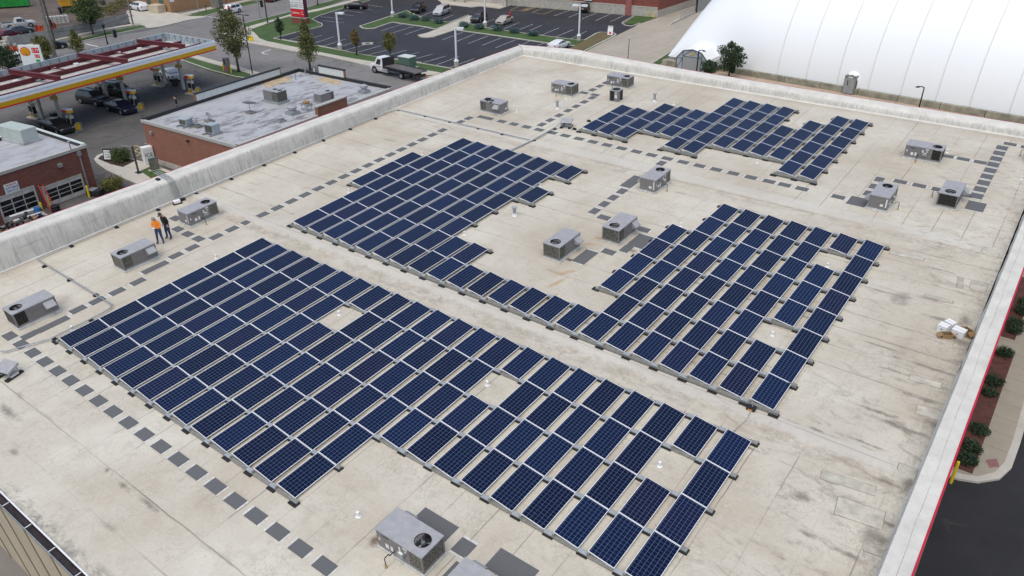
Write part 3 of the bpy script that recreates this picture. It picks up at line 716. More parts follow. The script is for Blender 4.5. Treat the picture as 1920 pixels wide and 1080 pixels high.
# ------------------------------------------------------------------ vents and pipes
def small_vent(px, py, lab):
    p = RF(px, py); mm = MB().use('pvc'); mm.lathe([(.11, .004), (.06, .02), (.048, .05), (.046, .16), (.062, .17), (.062, .22), (.025, .235)], (0, 0, 0), 12)
    o = mm.build('vent_pipe', None, RT(p.x, p.y), smooth=False); tag(o, lab, 'vent pipe', 'small white vent pipes')
for px_, py_, lab in [(136, 618, 'small white vent pipe at the left corner of the nearest array'), (636, 590, 'small white vent pipe in the upper gap of the nearest array'), (914, 722, 'small white vent pipe in the middle gap of the nearest array'),
        (1237, 874, 'small white vent pipe in the lower right gap of the nearest array'), (672, 968, 'small white vent pipe near the nearest complete air unit'), (969, 210, 'small white vent pipe right of the unit with the crumpled cover'),
        (1263, 196, 'small white vent pipe above the notch of the farthest array'), (1420, 305, 'small white vent pipe below the farthest array'), (791, 290, 'small white vent pipe at the upper left of the middle array'),
        (654, 360, 'small white vent pipe left of the middle array by the walkway'), (871, 440, 'small white vent pipe in the notch of the middle array'), (1277, 424, 'small white vent pipe above the left peak of the middle array'),
        (1551, 500, 'small white vent pipe in the upper right gap of the middle array'), (1448, 629, 'small white vent pipe in the lower right gap of the middle array'), (406, 484, 'small white vent pipe on the upper left of the nearest array'),
        (1013, 350, 'small white vent pipe in the right notch of the middle array'), (1501, 234, 'small white vent pipe in the right notch of the farthest array'), (1915, 336, 'small white vent pipe at the right frame edge'), (1776, 286, 'small white pipe stub just right of the long air unit')]:
    small_vent(px_, py_, lab)
def big_vent(x, y, h, lab):
    t = thing('vent_stack', lab, 'vent pipe', RT(x, y), 'tall capped vents')
    MB().use('pvc').lathe([(.17, .004), (.13, .03), (.12, .16)], (0, 0, 0), 14).build('flashing', t)
    MB().use('galv').lathe([(.10, .16), (.10, h)], (0, 0, 0), 14).build('pipe', t)
    MB().use('unit_top').lathe([(.12, h - .02), (.17, h), (.17, h + .07), (.05, h + .12)], (0, 0, 0), 14).build('cap', t)
p = RF(965, 404); big_vent(p.x, p.y, .50, 'tall grey capped vent in the right notch of the middle array')
p = RF(1045, 204); big_vent(p.x, p.y, .60, 'tall grey capped vent beside two white pipes')
p = RF(1227, 190); big_vent(p.x, p.y, .60, 'tall grey capped vent behind the farthest array, standing alone')
p = RF(1055, 204)
mm = MB().use('pvc'); mm.tube([(0, 0, 0), (0, 0, .60)], .045, 8); tag(mm.build('white_pipe', None, RT(p.x, p.y)), 'straight white pipe beside the tall capped vent', 'vent pipe')
mm = MB().use('pvc'); mm.tube([(0.0, 0, 0), (0, 0, .68), (.03, 0, .76), (.10, 0, .79), (.17, 0, .76), (.20, 0, .66)], .05, 8); p = RF(1059, 203)
tag(mm.build('white_pipe', None, RT(p.x, p.y)), 'white pipe with a hooked top beside the tall capped vent', 'vent pipe')
# ------------------------------------------------------------------ conduits
def conduit(label, pts, r=.03, n=2, blocks=(), gap=.055, z=.12):
    t = thing('conduit_run', label, 'conduit', RM, 'metal conduits on rubber blocks')
    for q in range(n):
        o_ = (q - (n - 1) / 2) * gap
        P3 = []
        for i, p_ in enumerate(pts):
            a_ = pts[max(i - 1, 0)]; b_ = pts[min(i + 1, len(pts) - 1)]
            d = Vector((b_[0] - a_[0], b_[1] - a_[1])); d = d.normalized() if d.length > 1e-4 else Vector((1, 0))
            P3.append((p_[0] - d.y * o_, p_[1] + d.x * o_, (p_[2] if len(p_) > 2 else z)))
        MB().use('galv').tube(P3, r * .72, 8).build('conduit', t)
    for (x, y, an) in blocks:
        b_ = MB().use('black')
        b_.T = TR(x, y, 0, R_(an)); b_.add([(-.14, -.10, .004), (.14, -.10, .004), (.14, .10, .004), (-.14, .10, .004), (-.09, -.08, .10), (.09, -.08, .10), (.09, .08, .10), (-.09, .08, .10)], [(4, 5, 6, 7), (0, 1, 5, 4), (1, 2, 6, 5), (2, 3, 7, 6), (3, 0, 4, 7)])
        b_.build('rubber_block', t)
    return t
def rfp(l): return [tuple(RF(x, y, .12))[:2] for x, y in l]
blk = [(83, 497), (130, 522.5), (179, 551)]
conduit('pair of thin metal conduits crossing the roof at the left to the nearest array', [(-9.28, 3.6), (-9.2, 3.25), (-8.6, 3.22), (-.9, 3.12), (-.62, 2.9), (-.55, 2.4), (-.5, -.1), (-1.3, -1.9), (-1.5, -2.05)], .025, 2, [(*rfp([b_])[0], 90) for b_ in blk] + [(-.52, 1.8, 0), (-.45, -.05, 0)])
conduit('long metal conduit along the foot of the left parapet', [(-9.28, 3.6), (-9.30, 12.4)], .025, 2, [(-9.2, 5.2, 0), (-9.2, 8.0, 0), (-9.2, 10.8, 0)])
conduit('long metal conduit along the left parapet and across the roof behind the middle array', [(-9.30, 12.5), (-9.38, 31.6), (-9.1, 32.35), (-8.8, 32.5), (4.2, 32.6)], .028, 2,
        [(-9.25, 13.6 + 2.75 * i, 0) for i in range(7)] + [(-9.0, 32.5, 90), (-6.1, 32.55, 90), (-3.5, 32.55, 90), (-.6, 32.55, 90), (1.7, 32.55, 90)], gap=.07)
a_ = RF(941, 288, .15); b_ = RF(1001, 261, .15); c_ = RF(1040, 238, .2)
conduit('thick grey conduit bundle rising to the folded combiner box', [(a_.x, a_.y, .1), (b_.x, b_.y, .12), (c_.x, c_.y, .15), (c_.x + .2, c_.y + .3, .4), (c_.x + .5, c_.y + .6, .45)], .04, 2, [(b_.x, b_.y, 30), (c_.x, c_.y, 30)])
a_ = RF(1411, 762, .1); b_ = RF(1374, 808, .2)
mm = MB().use('alu'); mm.tube([(a_.x, a_.y, .16), (lerp(.4, a_.x, b_.x) + .12, lerp(.4, a_.y, b_.y), .03), (lerp(.8, a_.x, b_.x), lerp(.8, a_.y, b_.y), .03), (b_.x, b_.y, .12)], .018, 6)
tag(mm.build('cable', None, RM), 'thin grey cable linking the nearest and middle arrays at the right', 'cable')
mm = MB().use('black'); mm.box(-.17, .17, -.13, .13, .004, .16); mm.use('orange'); mm.box(-.09, .09, -.136, -.131, .05, .12)
tag(mm.build('junction_box', None, RT(a_.x, a_.y - .12)), 'small black junction box with an orange label at the middle array corner', 'junction box')
# conduits over the left parapet with junction box
t = thing('conduit_riser', 'three metal conduits climbing over the left parapet beside the men', 'conduit', RM)
zc = interp(cr, 12.4); zo = interp(ou, 12.4)
for q in range(3):
    y = 12.25 + q * .16
    MB().use('galv').tube([(-11.5, y + .1, zo + .10), (-10.3, y, zo + .10), (-9.75, y, zc + .09), (-9.62, y, zc - .05), (-9.52, y, .35), (-9.42, y + .05 * q, .12), (-9.25, y + .3 * (q - 1), .10)], .032, 8).build('conduit', t)
mm = MB().use('black'); mm.box(-10.55, -10.25, 11.85, 12.05, zo, zo + .09); mm.build('rubber_block', t)
p = RF(333, 382)
mm = MB().use('black'); mm.box(-.28, .28, -.16, .16, .004, .09); mm.use('white'); mm.box(-.2, .2, -.14, .14, .09, .24)
tag(mm.build('junction_box', None, RT(p.x, p.y, 0, R_(70))), 'small white junction box on a black block at the foot of the left parapet', 'junction box')
p = RF(343, 375.5); mm = MB().use('black'); mm.box(-.16, .16, -.12, .12, .004, .14)
tag(mm.build('rubber_block', None, RT(p.x, p.y, 0, R_(60))), 'black rubber block beside the white junction box', 'rubber block')
# combiner boxes
def combiner(label, x, y, th, sc=1.0):
    t = thing('combiner_box', label, 'electrical box', RT(x, y, 0, R_(th)), 'solar combiner boxes')
    mm = MB().use('unit_top'); mm.add([(-.45, -.3, .42), (.45, -.3, .42), (.45, .35, .62), (-.45, .35, .62), (-.45, -.3, .30), (.45, -.3, .30), (.45, .35, .50), (-.45, .35, .50)], [(0, 1, 2, 3), (7, 6, 5, 4), (0, 4, 5, 1), (1, 5, 6, 2), (2, 6, 7, 3), (3, 7, 4, 0)]); mm.build('cabinet', t, bevel=.01)
    mm = MB().use('black'); mm.add([(-.42, -.304, .405), (.42, -.304, .405), (.42, -.304, .315), (-.42, -.304, .315)], [(3, 2, 1, 0)]); mm.build('door_seal', t)
    for sx in (-.32, .32):
        l = MB().use('alu'); l.tube([(sx, -.2, .05), (sx, -.2, .33)], .025, 6); l.tube([(sx, .25, .05), (sx, .25, .48)], .025, 6); l.build('leg', t)
        f = MB().use('black'); f.box(sx - .10, sx + .10, -.42, .42, .004, .09); f.use('tape_white'); f.box(sx - .09, sx + .09, -.18, .2, .09, .17); f.build('foot', t)
    return t
p = RF(18, 704); combiner('grey electrical combiner box on feet at the left frame edge', p.x, p.y, 15)
p = RF(1062, 238); combiner('grey electrical combiner box between the left units and the farthest array', p.x, p.y, 20)
for k, (x, y) in enumerate([(1077, 243), (1104, 228)]):
    p = RF(x, y); mm = MB().use('black'); mm.add([(-.16, -.11, .004), (.16, -.11, .004), (.16, .11, .004), (-.16, .11, .004), (-.09, -.08, .13), (.09, -.08, .13), (.09, .08, .13), (-.09, .08, .13)], [(4, 5, 6, 7), (0, 1, 5, 4), (1, 2, 6, 5), (2, 3, 7, 6), (3, 0, 4, 7)])
    tag(mm.build('rubber_block', None, RT(p.x, p.y)), ['black rubber block just left of the farthest array corner', 'black rubber block at the upper left side of the farthest array'][k], 'rubber block')
# ------------------------------------------------------------------ cartons
def carton(label, px, py, w, d, h, rz, white=True, opened=False):
    p = RF(px, py); t = thing('carton', label, 'box', RT(p.x, p.y, 0, R_(rz)), 'cartons left by the right parapet')
    mt = 'white' if white else 'cardboard'
    mm = MB().use(mt)
    if opened:
        for a in ((-w, -w + .02, -d, d), (w - .02, w, -d, d), (-w + .02, w - .02, -d, -d + .02), (-w + .02, w - .02, d - .02, d)): mm.box(a[0], a[1], a[2], a[3], .004, h)
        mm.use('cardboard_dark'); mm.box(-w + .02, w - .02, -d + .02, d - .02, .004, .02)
    else: mm.box(-w, w, -d, d, .004, h)
    mm.build('box', t)
    if opened:
        f = MB().use('cardboard'); f.T = Matrix.Translation((w, 0, h)) @ Matrix.Rotation(R_(35), 4, 'Y'); f.box(0.002, .22, -d, d, -.006, .006); f.build('flap', t)
        f = MB().use(mt); f.T = Matrix.Translation((-w, 0, h)) @ Matrix.Rotation(R_(150), 4, 'Y'); f.box(0.002, .20, -d, d, -.006, .006); f.build('flap', t)
    else:
        f = MB().use('label_dark'); f.box(-.03, .03, -d - .004, -d, h * .45, h * .6); f.build('printed_mark', t)
        f = MB().use('tape_white'); f.box(-w, w, -.025, .025, h, h + .003); f.build('tape', t)
    return t
carton('white carton at the left of the small pile by the right parapet', 1767, 621, .20, .18, .36, -15)
carton('white carton standing behind the left one in the pile', 1779, 615, .20, .16, .36, -25)
carton('brown opened carton lying at the front of the pile', 1774, 632, .22, .15, .20, 30, False, True)
carton('large white carton, upper one in the middle of the pile', 1796, 629, .26, .20, .34, -12)
carton('brown opened carton at the right end of the pile, dark inside', 1811, 627, .20, .18, .26, -35, False, True)
# ------------------------------------------------------------------ the two men
M_('skin', (0.50, 0.30, 0.21), 0.6, 0, 0.05); M_('hivis', (0.98, 0.30, 0.03), 0.7, 0, 0.10, 14); M_('jacket', (0.012, 0.012, 0.014), 0.8, 0, 0.2, 14)
M_('jeans', (0.035, 0.075, 0.165), 0.85, 0, 0.35, 14); M_('jeans2', (0.02, 0.045, 0.14), 0.85, 0, 0.35, 14); M_('boots', (0.10, 0.062, 0.038), 0.8, 0, 0.1); M_('cap_grey', (0.30, 0.28, 0.25), 0.8, 0, 0.2, 20); M_('cap_dark', (0.05, 0.05, 0.045), 0.8, 0, 0.2, 20)
M_('hair', (0.03, 0.02, 0.014), 0.8, 0, 0.1)
def person(label, Mx, shirt, pants, cap, arms='tablet', stance=0.0, lean=0.0, nod=0.10, group=None):
    V = []; E = []; Rr = []
    def v(x, y, z, r, r2=None, to=None):
        V.append((x, y, z)); Rr.append((r, r2 if r2 else r))
        if to is not None: E.append((to, len(V) - 1))
        return len(V) - 1
    pel = v(0, 0, .96, .155, .115); wa = v(0, .01 + lean * .2, 1.10, .165, .13, pel); ch = v(0, .02 + lean * .6, 1.29, .20, .145, wa)
    nb = v(0, .02 + lean, 1.44, .085, .075, ch); nk = v(0, .045 + lean, 1.52, .055, .055, nb); hd = v(0, .07 + lean + nod * .4, 1.60, .076, .085, nk); tp = v(0, .075 + lean + nod * .5, 1.70, .066, .075, hd)
    v(0, .155 + lean + nod * .8, 1.60 - nod * .2, .014, .014, hd)            # nose
    for s in (-1, 1):
        hp = v(s * .095, 0, .90, .105, .115, pel); st = stance * s
        kn = v(s * (.105 + abs(stance) * .2), .03 + st * .5, .50, .075, .078, hp); an = v(s * (.12 + abs(stance) * .4), -.01 + st, .10, .046, .05, kn)
        he = v(s * (.125 + abs(stance) * .4), -.03 + st, .045, .042, .042, an); to_ = v(s * (.15 + abs(stance) * .4), .16 + st, .035, .042, .035, an)
        sh = v(s * .175, .01 + lean * .9, 1.40, .08, .08, nb)
        if arms == 'tablet': el = (s * .25, .06 + lean, 1.13); wr = (s * .12, .30 + lean, 1.13); dr = Vector((-s * .35, .9, .1))
        elif arms == 'pockets': el = (s * .27, -.05 + lean, 1.14); wr = (s * .20, .08, .97); dr = Vector((-s * .1, .4, -.9))
        else: el = (s * .24, -.02, 1.12); wr = (s * .25, .06, .88); dr = Vector((0, .15, -1))
        e_ = v(*el, .055, .055, sh); w_ = v(*wr, .028, .032, e_)
        dr = dr.normalized(); side = dr.cross(Vector((0, 0, 1)));  side = side.normalized() if side.length > .1 else Vector((1, 0, 0))
        w = Vector(wr); pm = w + dr * .07; pa = v(*pm, .036, .020, w_)
        for q in range(4):
            o_ = side * (.024 - .016 * q) ; ln = (.065, .075, .070, .055)[q]
            k_ = v(*(pm + dr * .03 + o_), .0095, .0095, pa); m_ = v(*(pm + dr * (.03 + ln * .6) + o_ + Vector((0, 0, -.012))), .0085, .0085, k_); v(*(pm + dr * (.03 + ln * .9) + o_ + Vector((0, 0, -.035))), .0075, .0075, m_)
        th_ = v(*(pm - dr * .02 + side * .045), .010, .010, pa); v(*(pm + dr * .02 + side * .06 + Vector((0, 0, -.01))), .009, .009, th_)
    me = bpy.data.meshes.new('person'); me.from_pydata(V, E, []); o = bpy.data.objects.new('person', me); COL.objects.link(o)
    sk = o.modifiers.new('s', 'SKIN'); sk.use_smooth_shade = True
    for i, d in enumerate(me.skin_vertices[0].data): d.radius = Rr[i]; d.use_root = (i == 0)
    sb = o.modifiers.new('b', 'SUBSURF'); sb.levels = 1; sb.render_levels = 1
    dg = bpy.context.evaluated_depsgraph_get(); nm = bpy.data.meshes.new_from_object(o.evaluated_get(dg)); o.modifiers.clear(); o.data = nm; nm.name = 'person'
    nm.materials.clear()
    for k_ in ('skin', shirt, pants, 'boots', 'hair'): nm.materials.append(MATS[k_])
    for p_ in nm.polygons:
        c = p_.center; z = c.z
        hand = False
        for s in (-1, 1):
            w = Vector((s * .12, .30 + lean, 1.13)) if arms == 'tablet' else (Vector((s * .2, .08, .97)) if arms == 'pockets' else Vector((s * .25, .06, .88)))
            el = Vector((s * .25, .06 + lean, 1.13)) if arms == 'tablet' else Vector((s * .26, -.04, 1.13))
            if (c - w).dot(w - el) > 0 and (c - w).length < .24 and (arms == 'tablet' or abs(c.x) > .17): hand = True
        arm = abs(c.x) > .165 and z > .9
        p_.material_index = 0 if (hand or z > 1.475) else (1 if (z > .97 or arm) else (2 if z > .115 else 3))
        if z > 1.60 and c.y < .05 + lean + nod * .4: p_.material_index = 4
        p_.use_smooth = True
    o.matrix_basis = Mx; tag(o, label, 'person', group)
    if cap:
        hc = Vector((0, .075 + lean + nod * .5, 1.655)); mm = MB().use(cap)
        mm.T = Matrix.Translation(hc) @ Matrix.Rotation(-nod * 3, 4, 'X')
        mm.lathe([(.098, -.01), (.102, .03), (.088, .075), (.05, .105), (.012, .115)], (0, 0, 0), 14)
        mm.add([(-.07, .075, 0), (.07, .075, 0), (.05, .175, -.015), (-.05, .175, -.015), (-.07, .075, .012), (.07, .075, .012), (.05, .175, -.005), (-.05, .175, -.005)], [(4, 5, 6, 7), (3, 2, 1, 0), (2, 3, 7, 6)])
        mm.build('cap', o, smooth=True)
    return o
p1_ = RF(302, 456); p2_ = RF(318, 447)
def roofw(p, rz, lift=.0): 
    w = RM @ Vector((p.x, p.y, 0)); return Matrix.Translation((w.x, w.y, w.z + lift)) @ Matrix.Rotation(R_(rz), 4, 'Z')
person('person in an orange high visibility shirt, cap and jeans holding a tablet', roofw(p1_, 215), 'hivis', 'jeans', 'cap_grey', 'tablet', .05, .05, .16)
person('person in a black jacket and jeans leaning over beside the orange shirt', roofw(p2_, 190), 'jacket', 'jeans2', 'cap_dark', 'pockets', .03, .10, .18)
w_ = RM @ Vector((p1_.x, p1_.y, 0))
mm = MB().use('label_dark'); mm.T = Matrix.Translation((w_.x, w_.y, w_.z)) @ Matrix.Rotation(R_(215), 4, 'Z'); mm.box(-.13, .13, .36, .54, 1.135, 1.147); mm.use('label_white'); mm.box(-.11, .11, .375, .525, 1.1475, 1.149)
tag(mm.build('tablet', None), 'small dark tablet held by the man in orange', 'tablet')
# ================================================================== surroundings
def ground_mat(name, a, b_, scale, spot=None, crack=0.0, rough=0.85, stretch=(1, 1, 1)):
    m, nt, b = nodes(name)
    v = worldpos(nt, stretch)
    c = mix(nt, ramp(nt, noise(nt, v, scale, 7, 0.6), 0.32, 0.68), a, b_)
    c = mix(nt, math_(nt, 'MULTIPLY', ramp(nt, noise(nt, v, scale * 9, 6, 0.7), 0.5, 0.75), 0.35), c, tuple(x * 1.35 for x in b_))
    if spot: c = mix(nt, math_(nt, 'MULTIPLY', ramp(nt, noise(nt, v, scale * 2.3, 5, 0.6, 1.0), 0.60, 0.72), 0.7), c, spot)
    if crack:
        vo = nt.nodes.new('ShaderNodeTexVoronoi'); vo.feature = 'DISTANCE_TO_EDGE'; vo.inputs['Scale'].default_value = 0.14
        wv = nt.nodes.new('ShaderNodeVectorMath'); wv.operation = 'ADD'
        nn = nt.nodes.new('ShaderNodeTexNoise'); nn.inputs['Scale'].default_value = .6; nt.links.new(v, nn.inputs['Vector'])
        nt.links.new(v, wv.inputs[0]); nt.links.new(nn.outputs[1], wv.inputs[1]); nt.links.new(wv.outputs[0], vo.inputs['Vector'])
        c = mix(nt, math_(nt, 'MULTIPLY', ramp(nt, vo.outputs[0], 0.010, 0.003), crack), c, tuple(x * .35 for x in a))
    nt.links.new(c, b.inputs['Base Color']); b.inputs['Roughness'].default_value = rough
    MATS[name] = m
ground_mat('street', (0.150, 0.143, 0.138), (0.205, 0.197, 0.188), 0.10, (0.11, 0.105, 0.10), 0.5)
ground_mat('street_patch', (0.085, 0.083, 0.085), (0.12, 0.118, 0.118), 0.2)
ground_mat('lot', (0.017, 0.018, 0.023), (0.032, 0.033, 0.040), 0.12, (0.050, 0.050, 0.055))
ground_mat('lot_right', (0.012, 0.012, 0.014), (0.022, 0.022, 0.025), 0.3, (0.05, 0.048, 0.045))
ground_mat('station', (0.070, 0.066, 0.062), (0.125, 0.118, 0.110), 0.14, (0.038, 0.035, 0.033), 0.7)
ground_mat('drive', (0.31, 0.275, 0.22), (0.39, 0.35, 0.285), 0.12, (0.25, 0.23, 0.20), 0.0, stretch=(1, .4, 1))
ground_mat('walk', (0.40, 0.375, 0.31), (0.48, 0.45, 0.385), 0.5)
ground_mat('walk_tan', (0.37, 0.28, 0.205), (0.44, 0.34, 0.25), 0.5)
ground_mat('walk_right', (0.30, 0.262, 0.20), (0.345, 0.302, 0.235), 0.9)
ground_mat('curb', (0.42, 0.395, 0.34), (0.52, 0.49, 0.43), 0.7)
ground_mat('grass', (0.030, 0.066, 0.012), (0.058, 0.105, 0.020), 0.5, (0.105, 0.088, 0.030))
ground_mat('grass_dry', (0.105, 0.078, 0.030), (0.135, 0.105, 0.045), 0.6, (0.045, 0.06, 0.014))
ground_mat('dirt', (0.070, 0.050, 0.038), (0.135, 0.102, 0.078), 0.12, (0.19, 0.155, 0.125))
ground_mat('mulch', (0.055, 0.018, 0.013), (0.125, 0.045, 0.034), 2.2, (0.18, 0.11, 0.09))
ground_mat('mulch_dark', (0.028, 0.017, 0.012), (0.058, 0.036, 0.026), 1.2)
def joints(name, base, px, py, w=.03, rot=0.0, dark=.35):   # slab joints for the concrete walks
    m = MATS[base].copy(); m.name = name; nt = m.node_tree; b = nt.nodes['Principled BSDF']
    src = b.inputs['Base Color'].links[0].from_socket
    g = nt.nodes.new('ShaderNodeNewGeometry'); mp = nt.nodes.new('ShaderNodeMapping'); mp.inputs['Rotation'].default_value[2] = rot
    nt.links.new(g.outputs['Position'], mp.inputs[0]); sp = nt.nodes.new('ShaderNodeSeparateXYZ'); nt.links.new(mp.outputs[0], sp.inputs[0])
    ln = None
    for s, p_ in ((sp.outputs[0], px), (sp.outputs[1], py)):
        if not p_: continue
        f = math_(nt, 'FRACT', math_(nt, 'DIVIDE', s, p_)); d = math_(nt, 'MULTIPLY', math_(nt, 'ABSOLUTE', math_(nt, 'SUBTRACT', f, .5)), p_)
        l = ramp(nt, d, w, w * .4); ln = l if ln is None else math_(nt, 'MAXIMUM', ln, l)
    nt.links.new(mix(nt, math_(nt, 'MULTIPLY', ln, .8), src, (dark * .35, dark * .31, dark * .26)), b.inputs['Base Color']); MATS[name] = m
joints('walk_jx', 'walk', 1.6, 0); joints('walk_tan_j', 'walk_tan', 3.1, 0, .05); joints('walk_right_j', 'walk_right', 0, 1.5, .02)
joints('drive_j', 'drive', 4.2, 5.0, .04, .02, .6)
def brick_mat(name, a, b_, mortar, sc=1.0):
    m, nt, b = nodes(name)
    g = nt.nodes.new('ShaderNodeNewGeometry'); sp = nt.nodes.new('ShaderNodeSeparateXYZ'); nt.links.new(g.outputs['Position'], sp.inputs[0])
    cb = nt.nodes.new('ShaderNodeCombineXYZ'); nt.links.new(math_(nt, 'ADD', sp.outputs[0], sp.outputs[1]), cb.inputs[0]); nt.links.new(sp.outputs[2], cb.inputs[1])
    br = nt.nodes.new('ShaderNodeTexBrick'); br.inputs['Scale'].default_value = sc; br.inputs['Brick Width'].default_value = .30; br.inputs['Row Height'].default_value = .10
    br.inputs['Mortar Size'].default_value = .010; br.inputs['Color1'].default_value = (*a, 1); br.inputs['Color2'].default_value = (*b_, 1); br.inputs['Mortar'].default_value = (*mortar, 1)
    nt.links.new(cb.outputs[0], br.inputs['Vector'])
    c = mix(nt, math_(nt, 'MULTIPLY', ramp(nt, noise(nt, worldpos(nt), .8, 5), .35, .7), .35), br.outputs[0], tuple(x * .6 for x in a))
    nt.links.new(c, b.inputs['Base Color']); b.inputs['Roughness'].default_value = .85; MATS[name] = m
brick_mat('brick_store', (0.30, 0.118, 0.072), (0.225, 0.084, 0.053), (0.28, 0.175, 0.13))
brick_mat('brick_garage', (0.215, 0.070, 0.047), (0.14, 0.046, 0.034), (0.17, 0.10, 0.08))
brick_mat('brick_retail', (0.27, 0.070, 0.048), (0.16, 0.040, 0.030), (0.23, 0.12, 0.09))
brick_mat('brick_tan', (0.40, 0.225, 0.105), (0.33, 0.18, 0.085), (0.36, 0.24, 0.14))
def roofcoat(name, a, b_, sc):
    m, nt, b = nodes(name); v = worldpos(nt)
    f = noise(nt, worldpos(nt, (1.5, 0.42, 1)), 0.9, 9, 0.76, .35); z = noise(nt, v, 0.16, 3)
    c = mix(nt, ramp(nt, noise(nt, v, .5, 5), .3, .7), tuple(x * .86 for x in a), a)
    c = mix(nt, math_(nt, 'MULTIPLY', ramp(nt, f, .515, .545), math_(nt, 'MULTIPLY', ramp(nt, z, .38, .48), sc)), c, b_)
    nt.links.new(c, b.inputs['Base Color']); b.inputs['Roughness'].default_value = .5; MATS[name] = m
roofcoat('store_roof', (0.435, 0.44, 0.45), (0.16, 0.145, 0.135), 0.85); roofcoat('garage_roof', (0.43, 0.435, 0.45), (0.27, 0.255, 0.25), 0.6)
M_('ochre', (0.46, 0.36, 0.23), .8, 0, .15, 2)
def P2(l, z=GZ): return [(G(*p, z).x, G(*p, z).y) if len(p) == 2 else (p[0], p[1]) for p in l]
def tri_sheet(poly, z, matn, name, kind=True, h=None, parent=None):
    b = bmesh.new(); vs = [b.verts.new((x, y, z)) for x, y in poly]; f = b.faces.new(vs); f.normal_update()
    if f.normal.z < 0: f.normal_flip()
    if h:
        r = bmesh.ops.extrude_face_region(b, geom=[f]); up = [e for e in r['geom'] if isinstance(e, bmesh.types.BMVert)]
        for v in up: v.co.z += h
    bmesh.ops.triangulate(b, faces=b.faces); bmesh.ops.recalc_face_normals(b, faces=b.faces)
    if not h:
        for f in b.faces:
            if f.normal.z < 0: f.normal_flip()
    me = bpy.data.meshes.new(name); b.to_mesh(me); b.free(); me.materials.append(MATS[matn])
    o = bpy.data.objects.new(name, me); COL.objects.link(o)
    if parent: o.parent = parent
    elif kind: o['kind'] = 'structure'
    return o
def Wp(l): return [tuple(p) for p in l]
def mixpts(*l):                     # 2-tuples are pixels, 3-tuples (x, y, 'w') are metres
    return [(p[0], p[1]) if len(p) == 3 else tuple(G(*p))[:2] for p in l]
# base ground reaches the horizon; everything else lies on it
ground_mat('ground', (0.16, 0.15, 0.13), (0.22, 0.20, 0.18), 0.05, (0.07, 0.09, 0.04))
tri_sheet([(-900, -400), (500, -400), (500, 900), (-900, 900)], GZ - .03, 'ground', 'ground')
L1, L2, L3, L4, L5 = (GZ + .004 * i for i in (0, 1, 2, 3, 4))
tri_sheet(mixpts((-84, 52, 'w'), (-10.5, 53.5, 'w'), (-10.5, 70.5, 'w'), (-60, 67.5, 'w'), (-72, 66, 'w'), (-80, 67, 'w'), (-90, 78, 'w'), (-99, 112, 'w'), (-112, 160, 'w'), (-128, 160, 'w'), (-113.5, 95, 'w'), (-110.5, 78, 'w'), (-106, 64, 'w'), (-105.6, 40, 'w'), (-107, -60, 'w'), (-86, -60, 'w'), (-84, 30, 'w')), L1, 'street', 'road')
tri_sheet(mixpts((-106, 38, 'w'), (-106, 63, 'w'), (-110, 77, 'w'), (-107, 77.5, 'w'), (-102.6, 63, 'w'), (-102.8, 38, 'w')), L2, 'street_patch', 'road')
tri_sheet(mixpts((-84.2, -40, 'w'), (-84.2, 52.5, 'w'), (-72, 53.7, 'w'), (-10.8, 52.8, 'w'), (-10.8, -40, 'w')), L2, 'station', 'station_forecourt')
tri_sheet(mixpts((513, 72), (562, 59), (604, 50), (596, 42), (585, 36), (600, 29), (648, 14), (690, 2), (720, -10), (825, -8), (829, 8), (884, 14), (903, 12), (938, 16.5), (967, 7), (980, 5), (1050, 14), (1191, 29), (1167, 43), (1192, 49), (1157, 66), (-30.5, 92.5, 'w'), (-29.5, 80, 'w'), (-29.5, 75, 'w'), (-44, 74, 'w'), (-56, 72.9, 'w'), (-77, 72.7, 'w')), L2, 'lot', 'parking_lot')
tri_sheet(mixpts((1157, 66), (1192, 49), (1200, 42), (1218, 38), (-35.3, 130.6, 'w'), (-36.4, 175, 'w'), (-18, 175, 'w'), (-18, 99, 'w'), (1264, 95), (1219, 122), (-20, 60, 'w'), (-29.5, 60, 'w'), (-29.5, 92, 'w')), L1, 'drive_j', 'driveway')
tri_sheet(mixpts((-29.6, 52.2, 'w'), (80, 52.2, 'w'), (80, 96.5, 'w'), (-19, 99, 'w'), (-24, 90, 'w'), (-29.6, 70, 'w')), GZ - .012, 'walk_tan_j', 'plaza')
tri_sheet(mixpts((1219, 122), (1264, 95), (1270, 92), (1266, 100), (1232, 124), (-20.5, 84, 'w'), (-22.5, 84, 'w')), L3, 'grass', 'grass').update if False else None
o = tri_sheet(mixpts((-26.5, 84, 'w'), (1216, 122), (1264, 95), (1267, 97), (1234, 124), (-24.5, 84, 'w')), L3, 'grass', 'grass', False); tag(o, 'narrow strip of grass beside the driveway and the white dome', 'grass', None, 'stuff')
tri_sheet(mixpts((-10.9, 70.5, 'w'), (-10.9, 75, 'w'), (-44, 74, 'w'), (-56, 72.9, 'w'), (-77, 72.7, 'w'), (513, 72), (562, 59), (604, 50), (585, 36), (600, 29), (648, 14), (690, 2), (715, -12), (703, -12), (675, 0), (600, 20), (544, 31), (528, 35), (470, 55), (478, 64), (487, 73), (500, 78), (562, 91), (600, 99), (662, 111), (701, 117), (-40, 71.0, 'w')), L1 + .03, 'grass', 'lawn')
o = COL.objects['lawn'] if 'lawn' in COL.objects else None
tag(o, 'green lawn between the side street and the dark parking lot', 'lawn', None, 'stuff')
